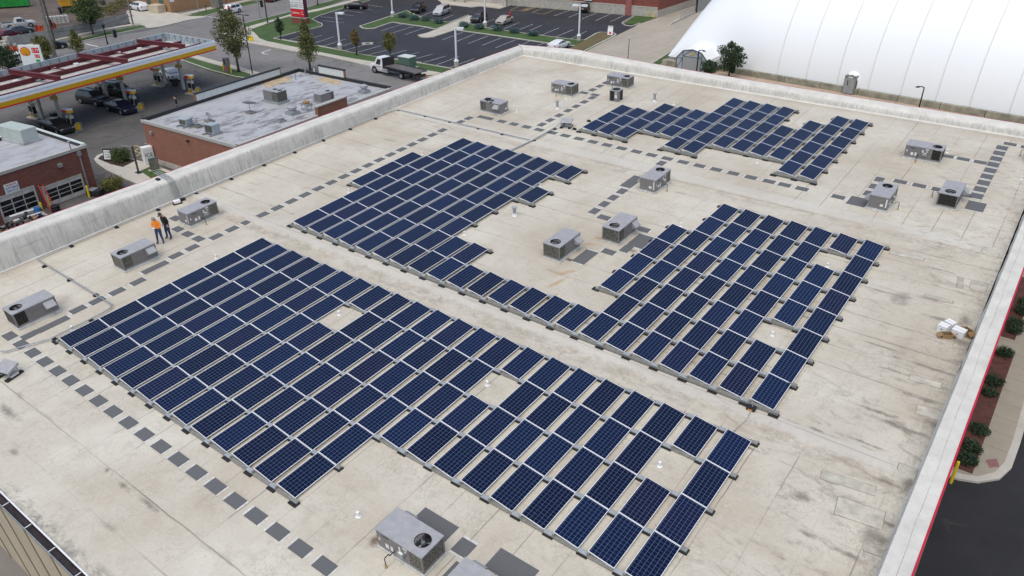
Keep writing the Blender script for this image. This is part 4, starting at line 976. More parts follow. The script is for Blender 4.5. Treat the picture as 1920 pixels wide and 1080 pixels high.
tri_sheet(mixpts((410, 63), (425, 57), (458, 53), (528, 33), (544, 28), (600, 16.5), (675, -3), (690, -3), (675, 1), (600, 20.5), (544, 31.5), (528, 35.5), (470, 56), (479, 64), (487, 73), (500, 78), (562, 91), (600, 99), (662, 111), (701, 117), (-40, 71.0, 'w'), (-10.9, 70.6, 'w'), (-10.9, 68.6, 'w'), (-43, 68.2, 'w'), (698, 125), (600, 103.5), (554, 97.5), (510, 89), (467, 81), (440, 77), (418, 72)), GZ, 'walk_jx', 'sidewalk', h=.12)
o = tri_sheet(mixpts((456, 45), (544, 23), (600, 8), (650, -6), (662, -6), (600, 16), (544, 27.5), (458, 52.5)), L4 + .03, 'grass', 'grass', False); tag(o, 'grass strip between the main street and its near sidewalk', 'grass', None, 'stuff')
o = tri_sheet(mixpts((333, 104), (357, 109), (400, 121), (440, 131), (475, 141), (-50, 54.6, 'w'), (-50, 53.4, 'w'), (474, 150), (440, 146), (395, 134), (345, 116)), L4 + .03, 'grass', 'grass', False); tag(o, 'grass strip between the fuel station and the side street', 'grass', None, 'stuff')
tri_sheet(mixpts((350, 99), (400, 113.5), (462, 130), (500, 141), (-50, 56.6, 'w'), (-11, 55.6, 'w'), (-11, 54.4, 'w'), (-50, 54.9, 'w'), (475, 140.5), (400, 120.5), (352, 106)), GZ, 'walk_jx', 'sidewalk', h=.10)
# far side of the main street
tri_sheet(mixpts((0, 100), (100, 78), (200, 56.5), (262, 46), (262, 43.5), (200, 53.5), (100, 74), (0, 96)), GZ, 'walk_jx', 'sidewalk', h=.12)
o = tri_sheet(mixpts((110, 84), (128, 82), (152, 72), (200, 60), (262, 47), (270, 48), (275, 52), (200, 67), (150, 78)), L4, 'grass', 'grass', False); tag(o, 'grass verge along the far side of the main street, left of the driveway', 'grass', None, 'stuff')
tri_sheet(mixpts((262, 50), (275, 53), (300, 50), (350, 38), (390, 31), (360, 27), (340, 26), (300, 20), (285, 14), (238, 20), (236, 30), (245, 44)), L3, 'walk', 'concrete_apron')
tri_sheet(mixpts((338, 27), (400, 13), (462, 0), (520, -14), (524, -11), (465, 3), (400, 17), (345, 29)), GZ, 'walk_jx', 'sidewalk', h=.12)
o = tri_sheet(mixpts((350, 30), (400, 17), (465, 3.5), (490, 2), (480, 7), (420, 20), (385, 30)), L4 + .02, 'grass', 'grass', False); tag(o, 'grass verge along the far side of the main street, right of the driveway', 'grass', None, 'stuff')
tri_sheet(mixpts((-240, 30, 'w'), (0, 97), (100, 75), (200, 54), (246, 44), (238, 22), (286, 12), (320, -10), (-150, 130, 'w'), (-300, 130, 'w'), (-300, 0, 'w')), L1, 'dirt', 'construction_dirt')
# curbs as real steps
def curb(pts, name='curb', w=.15, h=.13, z=GZ):
    mm = MB().use('curb')
    for a, b_ in zip(pts, pts[1:]):
        a = Vector(a[:2]); b_ = Vector(b_[:2]); d = (b_ - a); 
        if d.length < .01: continue
        d.normalize(); n = Vector((-d.y, d.x)) * w / 2; e = d * w * .25
        mm.prism([tuple(a - n - e), tuple(b_ - n + e), tuple(b_ + n + e), tuple(a + n - e)], z, z + h)
    o = mm.build(name); o['kind'] = 'structure'; return o
for l in (((513, 72.5), (562, 59.5), (602, 50.5), (605, 47.5), (602, 44), (596, 42), (585, 36.5), (600, 29.5), (648, 14.5), (690, 2), (715, -12)),
          ((513, 72.5), (540, 77.5), (600, 87), (690, 104.5), (790, 118)),
          ((1050, 14), (1120, 21.5), (1191, 29)), ((1191, 29), (1170, 41), (1166, 44), (1172, 48), (1185, 49.5), (1200, 44)),
          ((320, 103), (345, 114.5), (395, 132), (440, 144), (474, 149)),
          ((0, 103), (100, 88), (150, 78.5), (200, 67.5), (275, 52.5)), ((385, 30.5), (420, 20.5), (480, 7.5), (520, -3)),
          ((456, 45), (544, 22.5), (600, 7.5), (650, -6)), ((829, 8), (884, 14), (903, 12), (938, 16.5), (967, 7), (980, 5), (1050, 14))):
    curb([tuple(G(*p)) for p in l])
curb([(-77, 72.7), (-56, 72.85), (-44, 73.9), (-11, 75)]); curb([tuple(G(*p)) for p in ((455, 76), (467, 81), (510, 89), (554, 97.5), (600, 103.5), (698, 125.5))] + [(-43, 68.0), (-11, 68.4)])
curb([tuple(G(1205, 131)), tuple(G(1262, 94.5))])
# parking islands
def island(name, px_pts, gm, curbm=True, h=.13):
    pts = [tuple(G(*p))[:2] for p in px_pts]
    tri_sheet(pts, GZ, 'curb', name, True, h)
    cx = sum(p[0] for p in pts) / len(pts); cy = sum(p[1] for p in pts) / len(pts)
    n = len(pts); ar = sum(pts[i][0] * pts[(i + 1) % n][1] - pts[(i + 1) % n][0] * pts[i][1] for i in range(n)); sg = 1 if ar > 0 else -1
    inner = []
    for i in range(n):
        a = Vector(pts[i - 1]); c_ = Vector(pts[i]); b_ = Vector(pts[(i + 1) % n]); d1 = (c_ - a).normalized(); d2 = (b_ - c_).normalized()
        n1 = Vector((-d1.y, d1.x)) * sg; n2 = Vector((-d2.y, d2.x)) * sg; bi = (n1 + n2)
        bi = bi.normalized() if bi.length > .3 else n1
        inner.append(tuple(c_ + bi * .28))
    return tri_sheet(inner, GZ + h + .004, gm, 'grass', False)
o = island('parking_island', [(673.5, 50), (679, 53.5), (688, 54.5), (702, 54), (736, 42.5), (798, 51.5), (816, 55.5), (826, 53), (872, 33.5), (880, 30.5), (877, 28.5), (843, 42.5), (800, 37), (770, 24), (762, 20), (733, 30.5)], 'grass')
tag(o, 'grass of the long parking island under the left row of spruces', 'grass', None, 'stuff')
pw = tri_sheet(mixpts((783, 67), (789, 70.5), (800, 71.5), (814, 70), (853, 57), (905, 32), (882, 30.5), (826, 53.5), (800, 63)), GZ, 'walk', 'sidewalk', h=.14)
o = island('parking_island', [(853, 57), (905, 64), (980, 75), (1031, 82.5), (1078, 87), (1048, 105), (1065, 112), (1153, 68), (1156, 65), (1150, 62), (1125, 61), (1117, 63), (1095, 76), (1069, 74), (1007, 66), (960, 60), (905, 52), (880, 45), (868, 50)], 'grass')
tag(o, 'grass of the parking island under the right row of spruces', 'grass', None, 'stuff')
o = tri_sheet(mixpts((1080, 85.5), (1052, 104), (1064, 109), (1151, 66.5), (1148, 63), (1126, 62.5), (1097, 77)), GZ + .139, 'grass_dry', 'grass', False); tag(o, 'dry brown grass at the right end of the parking island', 'grass', None, 'stuff')
o = tri_sheet(mixpts((1172, 43.5), (1178, 46), (1192, 47), (1232, 33.5), (1200, 27.5), (1192, 30)), L4 + .06, 'grass', 'grass', False); tag(o, 'grass corner with two yellow bollards below the red brick store', 'grass', None, 'stuff')
tri_sheet(mixpts((-95, 128, 'w'), (825, 3), (829, 8), (884, 14), (903, 12), (938, 16.5), (967, 7), (980, 5), (1050, 14), (1191, 29), (1230, 32), (1090, 20), (960, 5), (900, -4), (-95, 134, 'w')), GZ, 'walk', 'sidewalk', h=.10)
# painted lines
def stripe(pts, name='parking_stripe', w=.10, matn='line_white', z=L3, parent=None):
    mm = MB().use(matn)
    for a, b_ in pts:
        a = Vector(a[:2]); b_ = Vector(b_[:2]); d = (b_ - a).normalized(); n = Vector((-d.y, d.x)) * w / 2
        mm.add([(*(a - n), z), (*(b_ - n), z), (*(b_ + n), z), (*(a + n), z)], [(0, 1, 2, 3)])
    o = mm.build(name); o['kind'] = 'structure'; return o
M_('line_white', (0.55, 0.56, 0.57), .7, 0, .25, 3); M_('line_yellow', (0.50, 0.38, 0.14), .7, 0, .25, 3)
g_ = lambda *p: tuple(G(*p))
SEG = []
def px_seg(l): 
    for a in l: SEG.append((g_(a[0], a[1]), g_(a[2], a[3])))
px_seg([(604, 87, 647.5, 73.5), (624.5, 90.5, 668, 79), (645, 94.5, 690, 82.5), (669, 98.5, 714, 85.5), (693, 102, 738, 91), (717, 106, 762, 94), (743, 109.5, 786, 98), (767, 113, 811, 101.5), (793, 117.5, 836, 105), (818.5, 121.5, 861, 106), (845, 126, 889, 110),
        (583, 83, 626, 69), (556, 80, 604, 66), (539, 76, 585, 62)])
px_seg([(714.5, 58, 754, 45.5), (737, 61.5, 776, 49), (759.5, 65, 798, 51.5), (830, 74.5, 868, 60.5), (855, 78, 891, 63.5), (878.5, 81.5, 916, 67), (904, 85, 941, 70.5), (929.5, 89.5, 967, 74.5), (980, 83.5, 993, 77), (1001, 88.5, 1019, 81)])
px_seg([(605, 38.5, 644.5, 43), (600, 31, 644, 36), (625, 24, 664, 30), (645, 19, 682, 24.5), (688, 17, 701, 19), (690, 9, 718, 13.5)])
px_seg([(1040, 29.5, 1073, 17.5), (1066, 33, 1094, 21), (1091, 35.5, 1121, 23), (1116.5, 39, 1146, 25.5), (1143, 41.5, 1172, 28), (993, 57.5, 1016, 47), (1014.5, 66, 1048, 52.5), (1041, 69.5, 1075, 55.5), (1068.5, 73.5, 1100, 58.5), (945, 54, 974, 42), (975, 55, 999, 45.5), (904, 44, 927, 36), (914, 52.5, 925, 48), (828, 37, 850, 28), (788, 31, 810, 22)])
stripe(SEG)
SEG = []
px_seg([(957, 19, 980, 9), (972, 20.5, 1006, 10), (997.5, 23.5, 1025, 12), (1019, 26.5, 1050, 14.5), (997.5, 23.5, 1019, 26.5), (957, 19, 972, 20.5)] + [(997 + 4 * k - 20, 21 - .0 * k, 1022 + 4 * k - 20, 12) for k in range(3)])
px_seg([(829, 8, 832, 4), (835, 9, 838, 4.5), (842, 9.5, 844, 5.5), (849, 10, 850, 6), (856, 11, 857, 7), (864, 12, 865, 8), (872, 13, 873, 9), (884, 14, 880, 9), (902, 12.5, 895, 6.5), (911, 13.5, 904, 7.5), (919, 14.5, 911, 8.5), (928, 15.5, 918, 8.5), (936, 16.5, 925, 9), (942, 14.5, 934, 9), (829, 8, 884, 14), (884, 14, 903, 12), (903, 12.5, 937, 16.7), (937, 16.5, 955, 11)])
stripe(SEG, 'yellow_marking', .12, 'line_yellow')
stripe([(g_(387, 31), g_(424, 35)), (g_(160, 82), (g_(185, 88)))], 'stop_line', .35, 'line_white')
stripe([(g_(492, 98), g_(508, 93)), (g_(492, 98), g_(494, 101)), (g_(494, 101), g_(503, 101.5))], 'turn_arrow', .35, 'line_white')
M_('manhole_ring', (0.34, 0.32, 0.28), .8, 0, .1)
p = G(689, 81.5); mm = MB().use('manhole_ring'); mm.prism([(p.x + 1.3 * math.cos(k * math.pi / 2), p.y + 1.3 * math.sin(k * math.pi / 2)) for k in range(4)], L3 - .002, L3 + .006); mm.use('black'); mm.lathe([(.4, 0), (.4, .008)], (p.x, p.y, L3 + .006), 14)
tag(mm.build('manhole'), 'round manhole in a pale square patch of the dark parking lot', 'manhole')
# ------------------------------------------------------------------ right hand side
tri_sheet([(35.9, -60), (90, -60), (90, 52), (35.9, 52)], GZ + .006, 'lot_right', 'parking_lot')
def offs(px, py): return tuple(G(px, py))[:2]
cv = [offs(1775, 907), (37.0, 23.95)]
tri_sheet([(35.88, 24.1), (36.3, 24.15), (37.1, 24.5), (37.9, 25.4), (38.25, 26.6), (38.35, 29), (38.6, 48), (38.6, 60), (35.88, 60)], GZ + .006, 'curb', 'curb', True, .12)
tri_sheet([(35.89, 24.55), (36.3, 24.6), (37.0, 24.9), (37.6, 25.7), (37.9, 26.8), (38.0, 29), (38.25, 60), (35.89, 60)], GZ + .127, 'walk_right_j', 'sidewalk', True)
for k, (y0, y1) in enumerate([(24.9, 38.0), (40.0, 50)]):
    o = tri_sheet([(35.89, y0), (36.75, y0), (36.95, y1), (35.89, y1)], GZ + .133, 'mulch', 'planting_bed', False); o['kind'] = 'structure'
tri_sheet([(37.35, 25.9), (37.75, 26.3), (37.55, 26.9), (37.1, 26.45)], GZ + .131, 'red_pad', 'tactile_paving', True) if M_('red_pad', (0.27, 0.13, 0.13), .8, 0, .2, 12) else 0
mm = MB().use('yellow_paint'); mm.lathe([(.075, 0), (.075, 1.3), (.06, 1.36), (.02, 1.38)], (0, 0, 0), 12)
p = G(1780, 910); tag(mm.build('bollard', None, Matrix.Translation((36.02, 23.75, GZ + .006))), 'yellow bollard against the right outer wall of the big building', 'bollard')
# ------------------------------------------------------------------ foliage
def leaf_mat(name, a, b_, c_):
    m, nt, b = nodes(name); v = worldpos(nt)
    c = mix(nt, ramp(nt, noise(nt, v, 1.1, 3), .38, .62), a, b_)
    c = mix(nt, ramp(nt, noise(nt, v, 6.0, 2), .52, .70), c, c_)
    nt.links.new(c, b.inputs['Base Color']); b.inputs['Roughness'].default_value = .65
    b.inputs['Transmission Weight'].default_value = 0; MATS[name] = m
leaf_mat('leaf_green', (0.030, 0.060, 0.012), (0.060, 0.095, 0.020), (0.095, 0.125, 0.030))
leaf_mat('leaf_dark', (0.014, 0.034, 0.012), (0.026, 0.052, 0.018), (0.045, 0.075, 0.022))
leaf_mat('leaf_autumn', (0.070, 0.092, 0.022), (0.115, 0.120, 0.032), (0.175, 0.150, 0.050))
leaf_mat('leaf_orange', (0.150, 0.095, 0.018), (0.105, 0.105, 0.018), (0.25, 0.12, 0.022))
leaf_mat('leaf_yellowgreen', (0.085, 0.100, 0.018), (0.120, 0.120, 0.022), (0.170, 0.120, 0.030))
leaf_mat('leaf_spruce', (0.042, 0.085, 0.078), (0.070, 0.125, 0.118), (0.110, 0.175, 0.165))
M_('bark', (0.085, 0.070, 0.055), .9, 0, .25, 4)
def leaves(mm, rnd, c, rad, n, size, up=.3):
    for _ in range(n):
        d = Vector((rnd.gauss(0, 1), rnd.gauss(0, 1), rnd.gauss(0, 1))).normalized() * (rnd.random() ** .45)
        p_ = Vector((c[0] + d.x * rad[0], c[1] + d.y * rad[1], c[2] + d.z * rad[2]))
        nrm = Vector((rnd.gauss(0, 1), rnd.gauss(0, 1), rnd.gauss(up, .8))).normalized()
        u = nrm.orthogonal().normalized(); u = (Matrix.Rotation(rnd.uniform(0, 6.28), 3, nrm) @ u); w = nrm.cross(u); s = size * rnd.uniform(.6, 1.4)
        mm.add([p_ - u * s, p_ - w * s * .55 + nrm * s * .12, p_ + u * s, p_ + w * s * .55 - nrm * s * .1], [(0, 1, 2, 3)])
def tree(label, base_px, h, crx, crz, zc, leafm, n=1700, seed=1, shape='oval', group=None, dx=0, size=.11, world=None, cat='tree', kind='tree', trunk=True, lean=0):
    rnd = random.Random(seed); b_ = G(*base_px) if world is None else Vector(world)
    t = thing(kind, label, cat, Matrix.Translation(b_), group)
    tk = MB().use('bark')
    top = Vector((dx, 0, zc + crz * .55))
    if trunk:
        tk.tube([(0, 0, 0), (dx * .2, .03, h * .2), (dx * .5, -.02, h * .45), (dx * .8, .02, h * .7), tuple(top)], .028 * h ** .7 + .03, 8, taper=[1.25, 1, .8, .5, .15])
    mm = MB().use(leafm)
    nb = 16 if crx > .9 else 10
    for k in range(nb):
        f = (k + .5) / nb; zz = zc + crz * (2 * f - 1) * .86
        prof = {'oval': math.sqrt(max(.05, 1 - (2 * f - 1) ** 2)), 'cone': max(.18, 1.1 - f), 'vase': max(.2, .45 + .7 * math.sin(f * 3.0)), 'round': math.sqrt(max(.05, 1 - (2 * f - 1) ** 2))}[shape]
        an = k * 2.4 + rnd.uniform(-.4, .4); rr_ = crx * prof * rnd.uniform(.35, .75)
        c_ = Vector((dx * .6 + rr_ * math.cos(an), rr_ * math.sin(an), zz))
        if trunk:
            st = Vector((dx * .4, 0, max(h * .22, zz - crz * .45)))
            tk.tube([tuple(st), tuple((st + c_) / 2 + Vector((0, 0, -.05))), tuple(c_)], .018 * h ** .6, 5, taper=[1, .7, .35])
        rad = crx * prof * rnd.uniform(.42, .62)
        leaves(mm, rnd, c_, (rad, rad, crz * rnd.uniform(.20, .34)), n // nb, size)
    leaves(mm, rnd, (dx * .6, 0, zc), (crx * .75, crx * .75, crz * .85), n // 5, size)
    if trunk: tk.build('trunk', t, smooth=True)
    mm.build('crown', t)
    return t
tree('big rounded green tree behind the fuel canopy, beyond the main street', (175, 64), 6.3, 3.0, 2.5, 4.2, 'leaf_green', 4200, 2, 'round', size=.15, dx=-.6)
tree('tall thin leafed olive tree left of the black double street lamp', (448, 135), 8.6, 2.4, 3.3, 5.5, 'leaf_autumn', 5200, 3, 'vase', 'street trees with thinning leaves', size=.12, dx=-.3)
tree('tall thin leafed olive tree behind the brick store roof', (582, 132), 7.2, 1.85, 3.0, 4.3, 'leaf_autumn', 4000, 4, 'cone', 'street trees with thinning leaves', size=.11, dx=-.2)
tree('small dark green tree on the lawn left of the tall sign', (527, 75), 3.7, .95, 1.35, 2.4, 'leaf_dark', 1300, 5, 'oval', size=.09)
tree('small orange tinged tree by the lot, right of the first white lamp', (669, 103.5), 4.1, .82, 1.35, 2.7, 'leaf_orange', 1300, 6, 'oval', size=.09)
tree('small yellow green tree above the tow truck cab', (732, 112), 4.1, 1.15, 1.45, 2.7, 'leaf_yellowgreen', 1700, 7, 'oval', size=.10)
tree('dark green tree in front of the white dome', (1366, 146), 5.0, 2.2, 2.1, 2.9, 'leaf_dark', 3400, 8, 'oval', 'dark trees before the dome', size=.13)
tree('low dark green tree beside the grey dome entrance', (1327, 148), 2.6, 1.5, 1.0, 1.6, 'leaf_dark', 1500, 9, 'oval', 'dark trees before the dome', size=.12)
tree('small yellow green tree just behind the canopy, right of the utility pole', (147, 100), 3.6, 1.5, 1.7, 2.0, 'leaf_yellowgreen', 1500, 10, 'cone', 'small trees behind the canopy', size=.12)
tree('small olive tree right behind the fuel price sign', (87, 112), 3.4, 2.0, 1.7, 1.9, 'leaf_yellowgreen', 2200, 12, 'round', 'small trees behind the canopy', size=.13)
tree('small dark green tree at the left frame edge behind the canopy', (20, 132), 3.2, 1.9, 1.7, 1.8, 'leaf_dark', 2200, 13, 'round', 'small trees behind the canopy', size=.13)
tree('small bare trunked tree at the top edge beyond the tall sign', (596, 10), 4.6, 1.3, 1.2, 3.4, 'leaf_green', 900, 14, 'oval', size=.12)
def shrub(label, px_, r, h, leafm, seed, n=900, world=None, group=None, size=.07, shape='round'):
    b_ = G(*px_) if px_ else Vector(world); rnd = random.Random(seed)
    t = thing('shrub', label, 'shrub', Matrix.Translation(b_), group)
    st = MB().use('bark'); 
    for k in range(4): an = k * 1.6; st.tube([(0, 0, 0), (.25 * r * math.cos(an), .25 * r * math.sin(an), h * .35), (.5 * r * math.cos(an), .5 * r * math.sin(an), h * .65)], .025, 5)
    st.build('stem', t)
    mm = MB().use(leafm)
    for k in range(9):
        an = k * 2.4; rr_ = r * (.15 + .5 * rnd.random()); leaves(mm, rnd, (rr_ * math.cos(an), rr_ * math.sin(an), h * (.30 + .35 * rnd.random())), (r * .5, r * .5, h * .33), n // 9, size, .9)
    leaves(mm, rnd, (0, 0, h * .45), (r, r, h * .5), n // 3, size, .9)
    mm.build('foliage', t); return t
SP = ['blue spruce bush at the left end of the left parking island row', 'second blue spruce bush from the left, before the black SUV', 'blue spruce bush left of the silver minivan nose', 'blue spruce bush right of the silver minivan nose',
      'blue spruce bush left of the dark crossover nose', 'blue spruce bush just left of the white lamp on the island', 'blue spruce bush right of the white lamp on the island', 'blue spruce bush before the beige sedan, on its right', 'blue spruce bush at the right end of the parking island row']
for k, p_ in enumerate([(756, 34), (776.5, 38.5), (798.5, 40), (822, 45), (869, 52), (899, 55.5), (933, 58.5), (963.5, 63), (999, 68)]):
    shrub(SP[k], p_, 1.15, 1.15, 'leaf_spruce', 30 + k, 1100, None, 'blue spruce bushes on the parking islands', .09)
tag(COL.objects['shrub'], SP[0], 'shrub')
shrub('large wild green shrub in the mulch island by the store', (229, 303), 1.15, 1.7, 'leaf_green', 51, 2400, size=.075)
shrub('rounded olive green shrub between the garage and the parapet', (211, 357), 1.15, 1.5, 'leaf_yellowgreen', 52, 2600, size=.065)
for k, (x, y, r, h) in enumerate([(36.40, 34.0, .60, .5), (36.35, 32.7, .52, .42), (36.42, 28.6, .56, .55), (36.33, 26.8, .62, .6), (36.38, 25.7, .55, .5), (36.45, 38.9 - 1.3, .55, .7), (36.6, 41.0, .5, .6), (36.55, 41.9, .55, .65), (36.6, 44.0, .55, .6), (36.6, 45.5, .45, .5)]):
    shrub('dark green shrub, %s up from the yellow bollard, in the red mulch bed' % ordw([4, 3, 2, 1, 0, 5, 6, 7, 8, 9][k] + 1), None, r, h, 'leaf_dark', 60 + k, 900, (x, y, GZ + .133), 'dark shrubs in the red mulch bed', .05)
# ================================================================== neighbouring buildings
def wallpt(px_, py_, A, B):           # where a pixel ray meets the vertical plane through A and B -> (distance along, height)
    A = Vector(A[:2]); B = Vector(B[:2]); d = (B - A).normalized(); n = Vector((-d.y, d.x)); r_ = ray(px_, py_)
    t = ((A - Vector(CAM[:2])).dot(n)) / Vector(r_[:2]).dot(n); P = CAM + r_ * t
    return (Vector(P[:2]) - A).dot(d), P.z
def on(A, B, s, out=0.0):
    A = Vector(A[:2]); B = Vector(B[:2]); d = (B - A).normalized(); n = Vector((d.y, -d.x)); return A + d * s + n * out
def wallbox(mm, A, B, s0, s1, z0, z1, o0, o1):     # a box on the outer (right of A->B) side of a wall
    q = [on(A, B, s0, o0), on(A, B, s1, o0), on(A, B, s1, o1), on(A, B, s0, o1)]
    return mm.prism([tuple(v) for v in q], z0, z1)
M_('coping_light', (0.42, 0.41, 0.38), .6, 0, .08, 4); M_('coping_black', (0.020, 0.019, 0.021), .5, 0, .2, 4); M_('stone', (0.45, 0.42, 0.36), .8, 0, .12, 2)
M_('panel_back', (0.56, 0.60, 0.58), .6, 0, .05); M_('glass_dark', (0.010, 0.011, 0.013), .12, 0, .0); M_('steel_red', (0.145, 0.022, 0.028), .55, 0, .12, 3)
M_('deck_white', (0.50, 0.49, 0.455), .5, 0, .12, 2); M_('blue', (0.02, 0.12, 0.32), .5, 0, .1); M_('ladder_red', (0.55, 0.025, 0.02), .5, 0, .05)
M_('fascia_white', (0.80, 0.84, 0.88), .35, 0, .03); M_('fascia_yellow', (0.62, 0.36, 0.012), .35, 0, .03); M_('fascia_red', (0.62, 0.012, 0.02), .35, 0, .03)
M_('fascia_back', (0.36, 0.41, 0.44), .5, .1, .08, 1.5); M_('brace', (0.09, 0.12, 0.14), .5, .2, .1); M_('beige_unit', (0.42, 0.47, 0.43), .5, 0, .05, 2)
M_('green_box', (0.075, 0.13, 0.105), .5, 0, .08); M_('concrete', (0.42, 0.40, 0.34), .85, 0, .12, 2); M_('pole_white', (0.74, 0.75, 0.77), .4, 0, .03); M_('pole_black', (0.010, 0.010, 0.011), .5, 0, .0)
M_('maroon', (0.115, 0.022, 0.050), .5, 0, .05); M_('sign_white', (0.70, 0.74, 0.72), .4, 0, .02); M_('sign_red', (0.60, 0.010, 0.020), .4, 0, .02); M_('text_dark', (0.02, 0.02, 0.022), .5, 0, 0); M_('text_red', (0.52, 0.012, 0.03), .5, 0, 0)
M_('text_green', (0.02, 0.30, 0.10), .5, 0, 0); M_('text_blue', (0.03, 0.05, 0.22), .5, 0, 0); M_('wood_grey', (0.20, 0.185, 0.165), .9, 0, .2, 3); M_('wood_dark', (0.075, 0.062, 0.052), .9, 0, .2, 3)
M_('orange_net', (0.62, 0.09, 0.035), .8, 0, .25, 1.5); M_('fence_grey', (0.27, 0.275, 0.27), .8, 0, .14, .6)
def text(s, size, Mx, matn, parent, name='lettering', align='CENTER', ext=.004, sx=1.0):
    cu = bpy.data.curves.new(name, 'FONT'); cu.body = s; cu.size = size; cu.align_x = align; cu.align_y = 'CENTER'; cu.extrude = ext; cu.space_character = 1.0
    o = bpy.data.objects.new(name, cu); COL.objects.link(o); dg = bpy.context.evaluated_depsgraph_get()
    me = bpy.data.meshes.new_from_object(o.evaluated_get(dg)); bpy.data.objects.remove(o); bpy.data.curves.remove(cu)
    me.materials.clear(); me.materials.append(MATS[matn]); o = bpy.data.objects.new(name, me); COL.objects.link(o)
    if parent: o.parent = parent
    o.matrix_basis = Mx @ Matrix.Diagonal((sx, 1, 1, 1)); return o
def facing(pos, d, out):            # text frame: x along d, y up, z outwards
    d = Vector((d[0], d[1], 0)).normalized(); n = Vector((d.y, -d.x, 0))
    if out: pos = Vector(pos) + n * out
    return Matrix(((d.x, 0, n.x, pos[0]), (d.y, 0, n.y, pos[1]), (0, 1, 0, pos[2]), (0, 0, 0, 1)))
# ---- brick store
zr = -2.1
Wc, Sc, Nc, Ec = (Vector(G(*p, zr)[:2]) for p in ((265, 224), (442.5, 272.5), (560, 130), (734, 164)))
t = thing('brick_store', 'single storey brick store with a patched silver roof, right of the fuel canopy', 'building')
MB().use('brick_store').prism([tuple(Wc), tuple(Sc), tuple(Ec), tuple(Nc)], GZ, zr - .30).build('wall', t)
cen = (Wc + Sc + Nc + Ec) / 4
ins = lambda v, k: v + (cen - v).normalized() * k
roof = tri_sheet([tuple(ins(v, .25)) for v in (Wc, Sc, Ec, Nc)], zr - .22, 'store_roof', 'roof', False, None, t)
mm = MB().use('stone'); 
for A, B in ((Wc, Sc), (Sc, Ec)): wallbox(mm, A, B, -.03, (B - A).length + .03, GZ, GZ + .55, .004, .05)
mm.build('stone_base', t)
mm = MB().use('coping_light'); wallbox(mm, Wc, Sc, -.08, (Sc - Wc).length + .08, zr - .30, zr - .02, -.24, .08); wallbox(mm, Sc, Ec, .09, (Ec - Sc).length + .08, zr - .30, zr - .02, -.24, .08); mm.build('coping', t)
mm = MB().use('coping_black'); wallbox(mm, Ec, Nc, .09, (Nc - Ec).length, zr - .30, zr + .12, -.22, .06); wallbox(mm, Nc, Wc, .0, (Wc - Nc).length - .09, zr - .30, zr + .12, -.22, .06); mm.build('coping', t)
# raised sign walls on the two far sides
def sign_wall(A, B, pxa, pxb, py, dz=1.0):
    s0, _ = wallpt(pxa, py, A, B); s1, _ = wallpt(pxb, py, A, B); s0, s1 = min(s0, s1), max(s0, s1)
    m = MB().use('brick_store'); wallbox(m, A, B, s0, s1, zr - .29, zr + dz, -.16, .055); w_ = m.build('raised_wall', t)
    m = MB().use('panel_back'); wallbox(m, A, B, s0 + .15, s1 - .1, zr - .1, zr + dz - .06, -.19, -.163); m.build('panel', w_)
    m = MB().use('coping_black'); wallbox(m, A, B, s0 - .05, s1 + .05, zr + dz, zr + dz + .10, -.24, .10); m.build('coping', w_)
sign_wall(Nc, Wc, 360, 528, 160, .85); sign_wall(Ec, Nc, 599, 647, 133, .95)
# stepped parapet facing the big building
sA, _ = wallpt(600, 250, Sc, Ec); sB, _ = wallpt(654, 230, Sc, Ec)
m = MB().use('brick_store'); wallbox(m, Sc, Ec, sA, sB, zr - .29, zr + .75, -.3, .085); w_ = m.build('raised_wall', t); m = MB().use('coping_light'); wallbox(m, Sc, Ec, sA - .06, sB + .06, zr + .75, zr + .86, -.38, .15); m.build('coping', w_)
mm = MB().use('galv'); wallbox(mm, Wc, Sc, 1.2, 1.55, zr - 1.2, zr - .95, .01, .25); mm.build('wall_light', t)
mm = MB().use('coping_black'); wallbox(mm, Wc, Sc, 7.0, 7.25, zr - .95, zr - .8, .01, .22); mm.build('wall_light', t)
def roofpx(x, y, z): return G(x, y, z)
def rbox(mm, c, rz, x0, x1, y0, y1, z0, z1):
    sv = mm.T; mm.T = Matrix.Translation(c) @ Matrix.Rotation(R_(rz), 4, 'Z'); mm.box(x0, x1, y0, y1, z0, z1); mm.T = sv; return mm
zf = zr - .22
c = G(519, 191, zf); u = thing('rooftop_air_unit', 'large twin fan air unit on the silver roof of the brick store', 'air conditioner', Matrix.Translation(c) @ Matrix.Rotation(R_(4), 4, 'Z'), 'air units on neighbouring roofs')
MB().use('galv').box(-1.35, 1.15, -.8, .8, 0, .25).build('curb', u); MB().use('unit_grey').box(-1.2, .15, -.65, .65, .25, 1.25).build('cabinet', u); MB().use('coil').box(.15, 1.0, -.64, .64, .25, 1.22).build('coil', u)
MB().use('unit_top').box(-1.23, 1.03, -.68, .68, 1.25, 1.30).build('lid', u)
for s in (-.1, .62): MB().use('black').lathe([(.24, 0), (.24, .03), (.05, .04)], (s, .1, 1.302), 16).build('fan', u)
c = G(609, 190, zf); u = thing('rooftop_air_unit', 'smaller single fan air unit behind the raised brick parapet', 'air conditioner', Matrix.Translation(c) @ Matrix.Rotation(R_(95), 4, 'Z'), 'air units on neighbouring roofs')
MB().use('galv').box(-1.1, 1.0, -.55, .55, 0, .2).build('curb', u); MB().use('unit_grey').box(-1.0, .45, -.5, .5, .2, .95).build('cabinet', u); MB().use('coil').box(.45, .95, -.49, .49, .2, .93).build('coil', u)
MB().use('unit_top').box(-1.02, .97, -.52, .52, .95, 1.0).build('lid', u); MB().use('black').lathe([(.23, 0), (.23, .03), (.05, .04)], (.6, 0, 1.002), 16).build('fan', u)
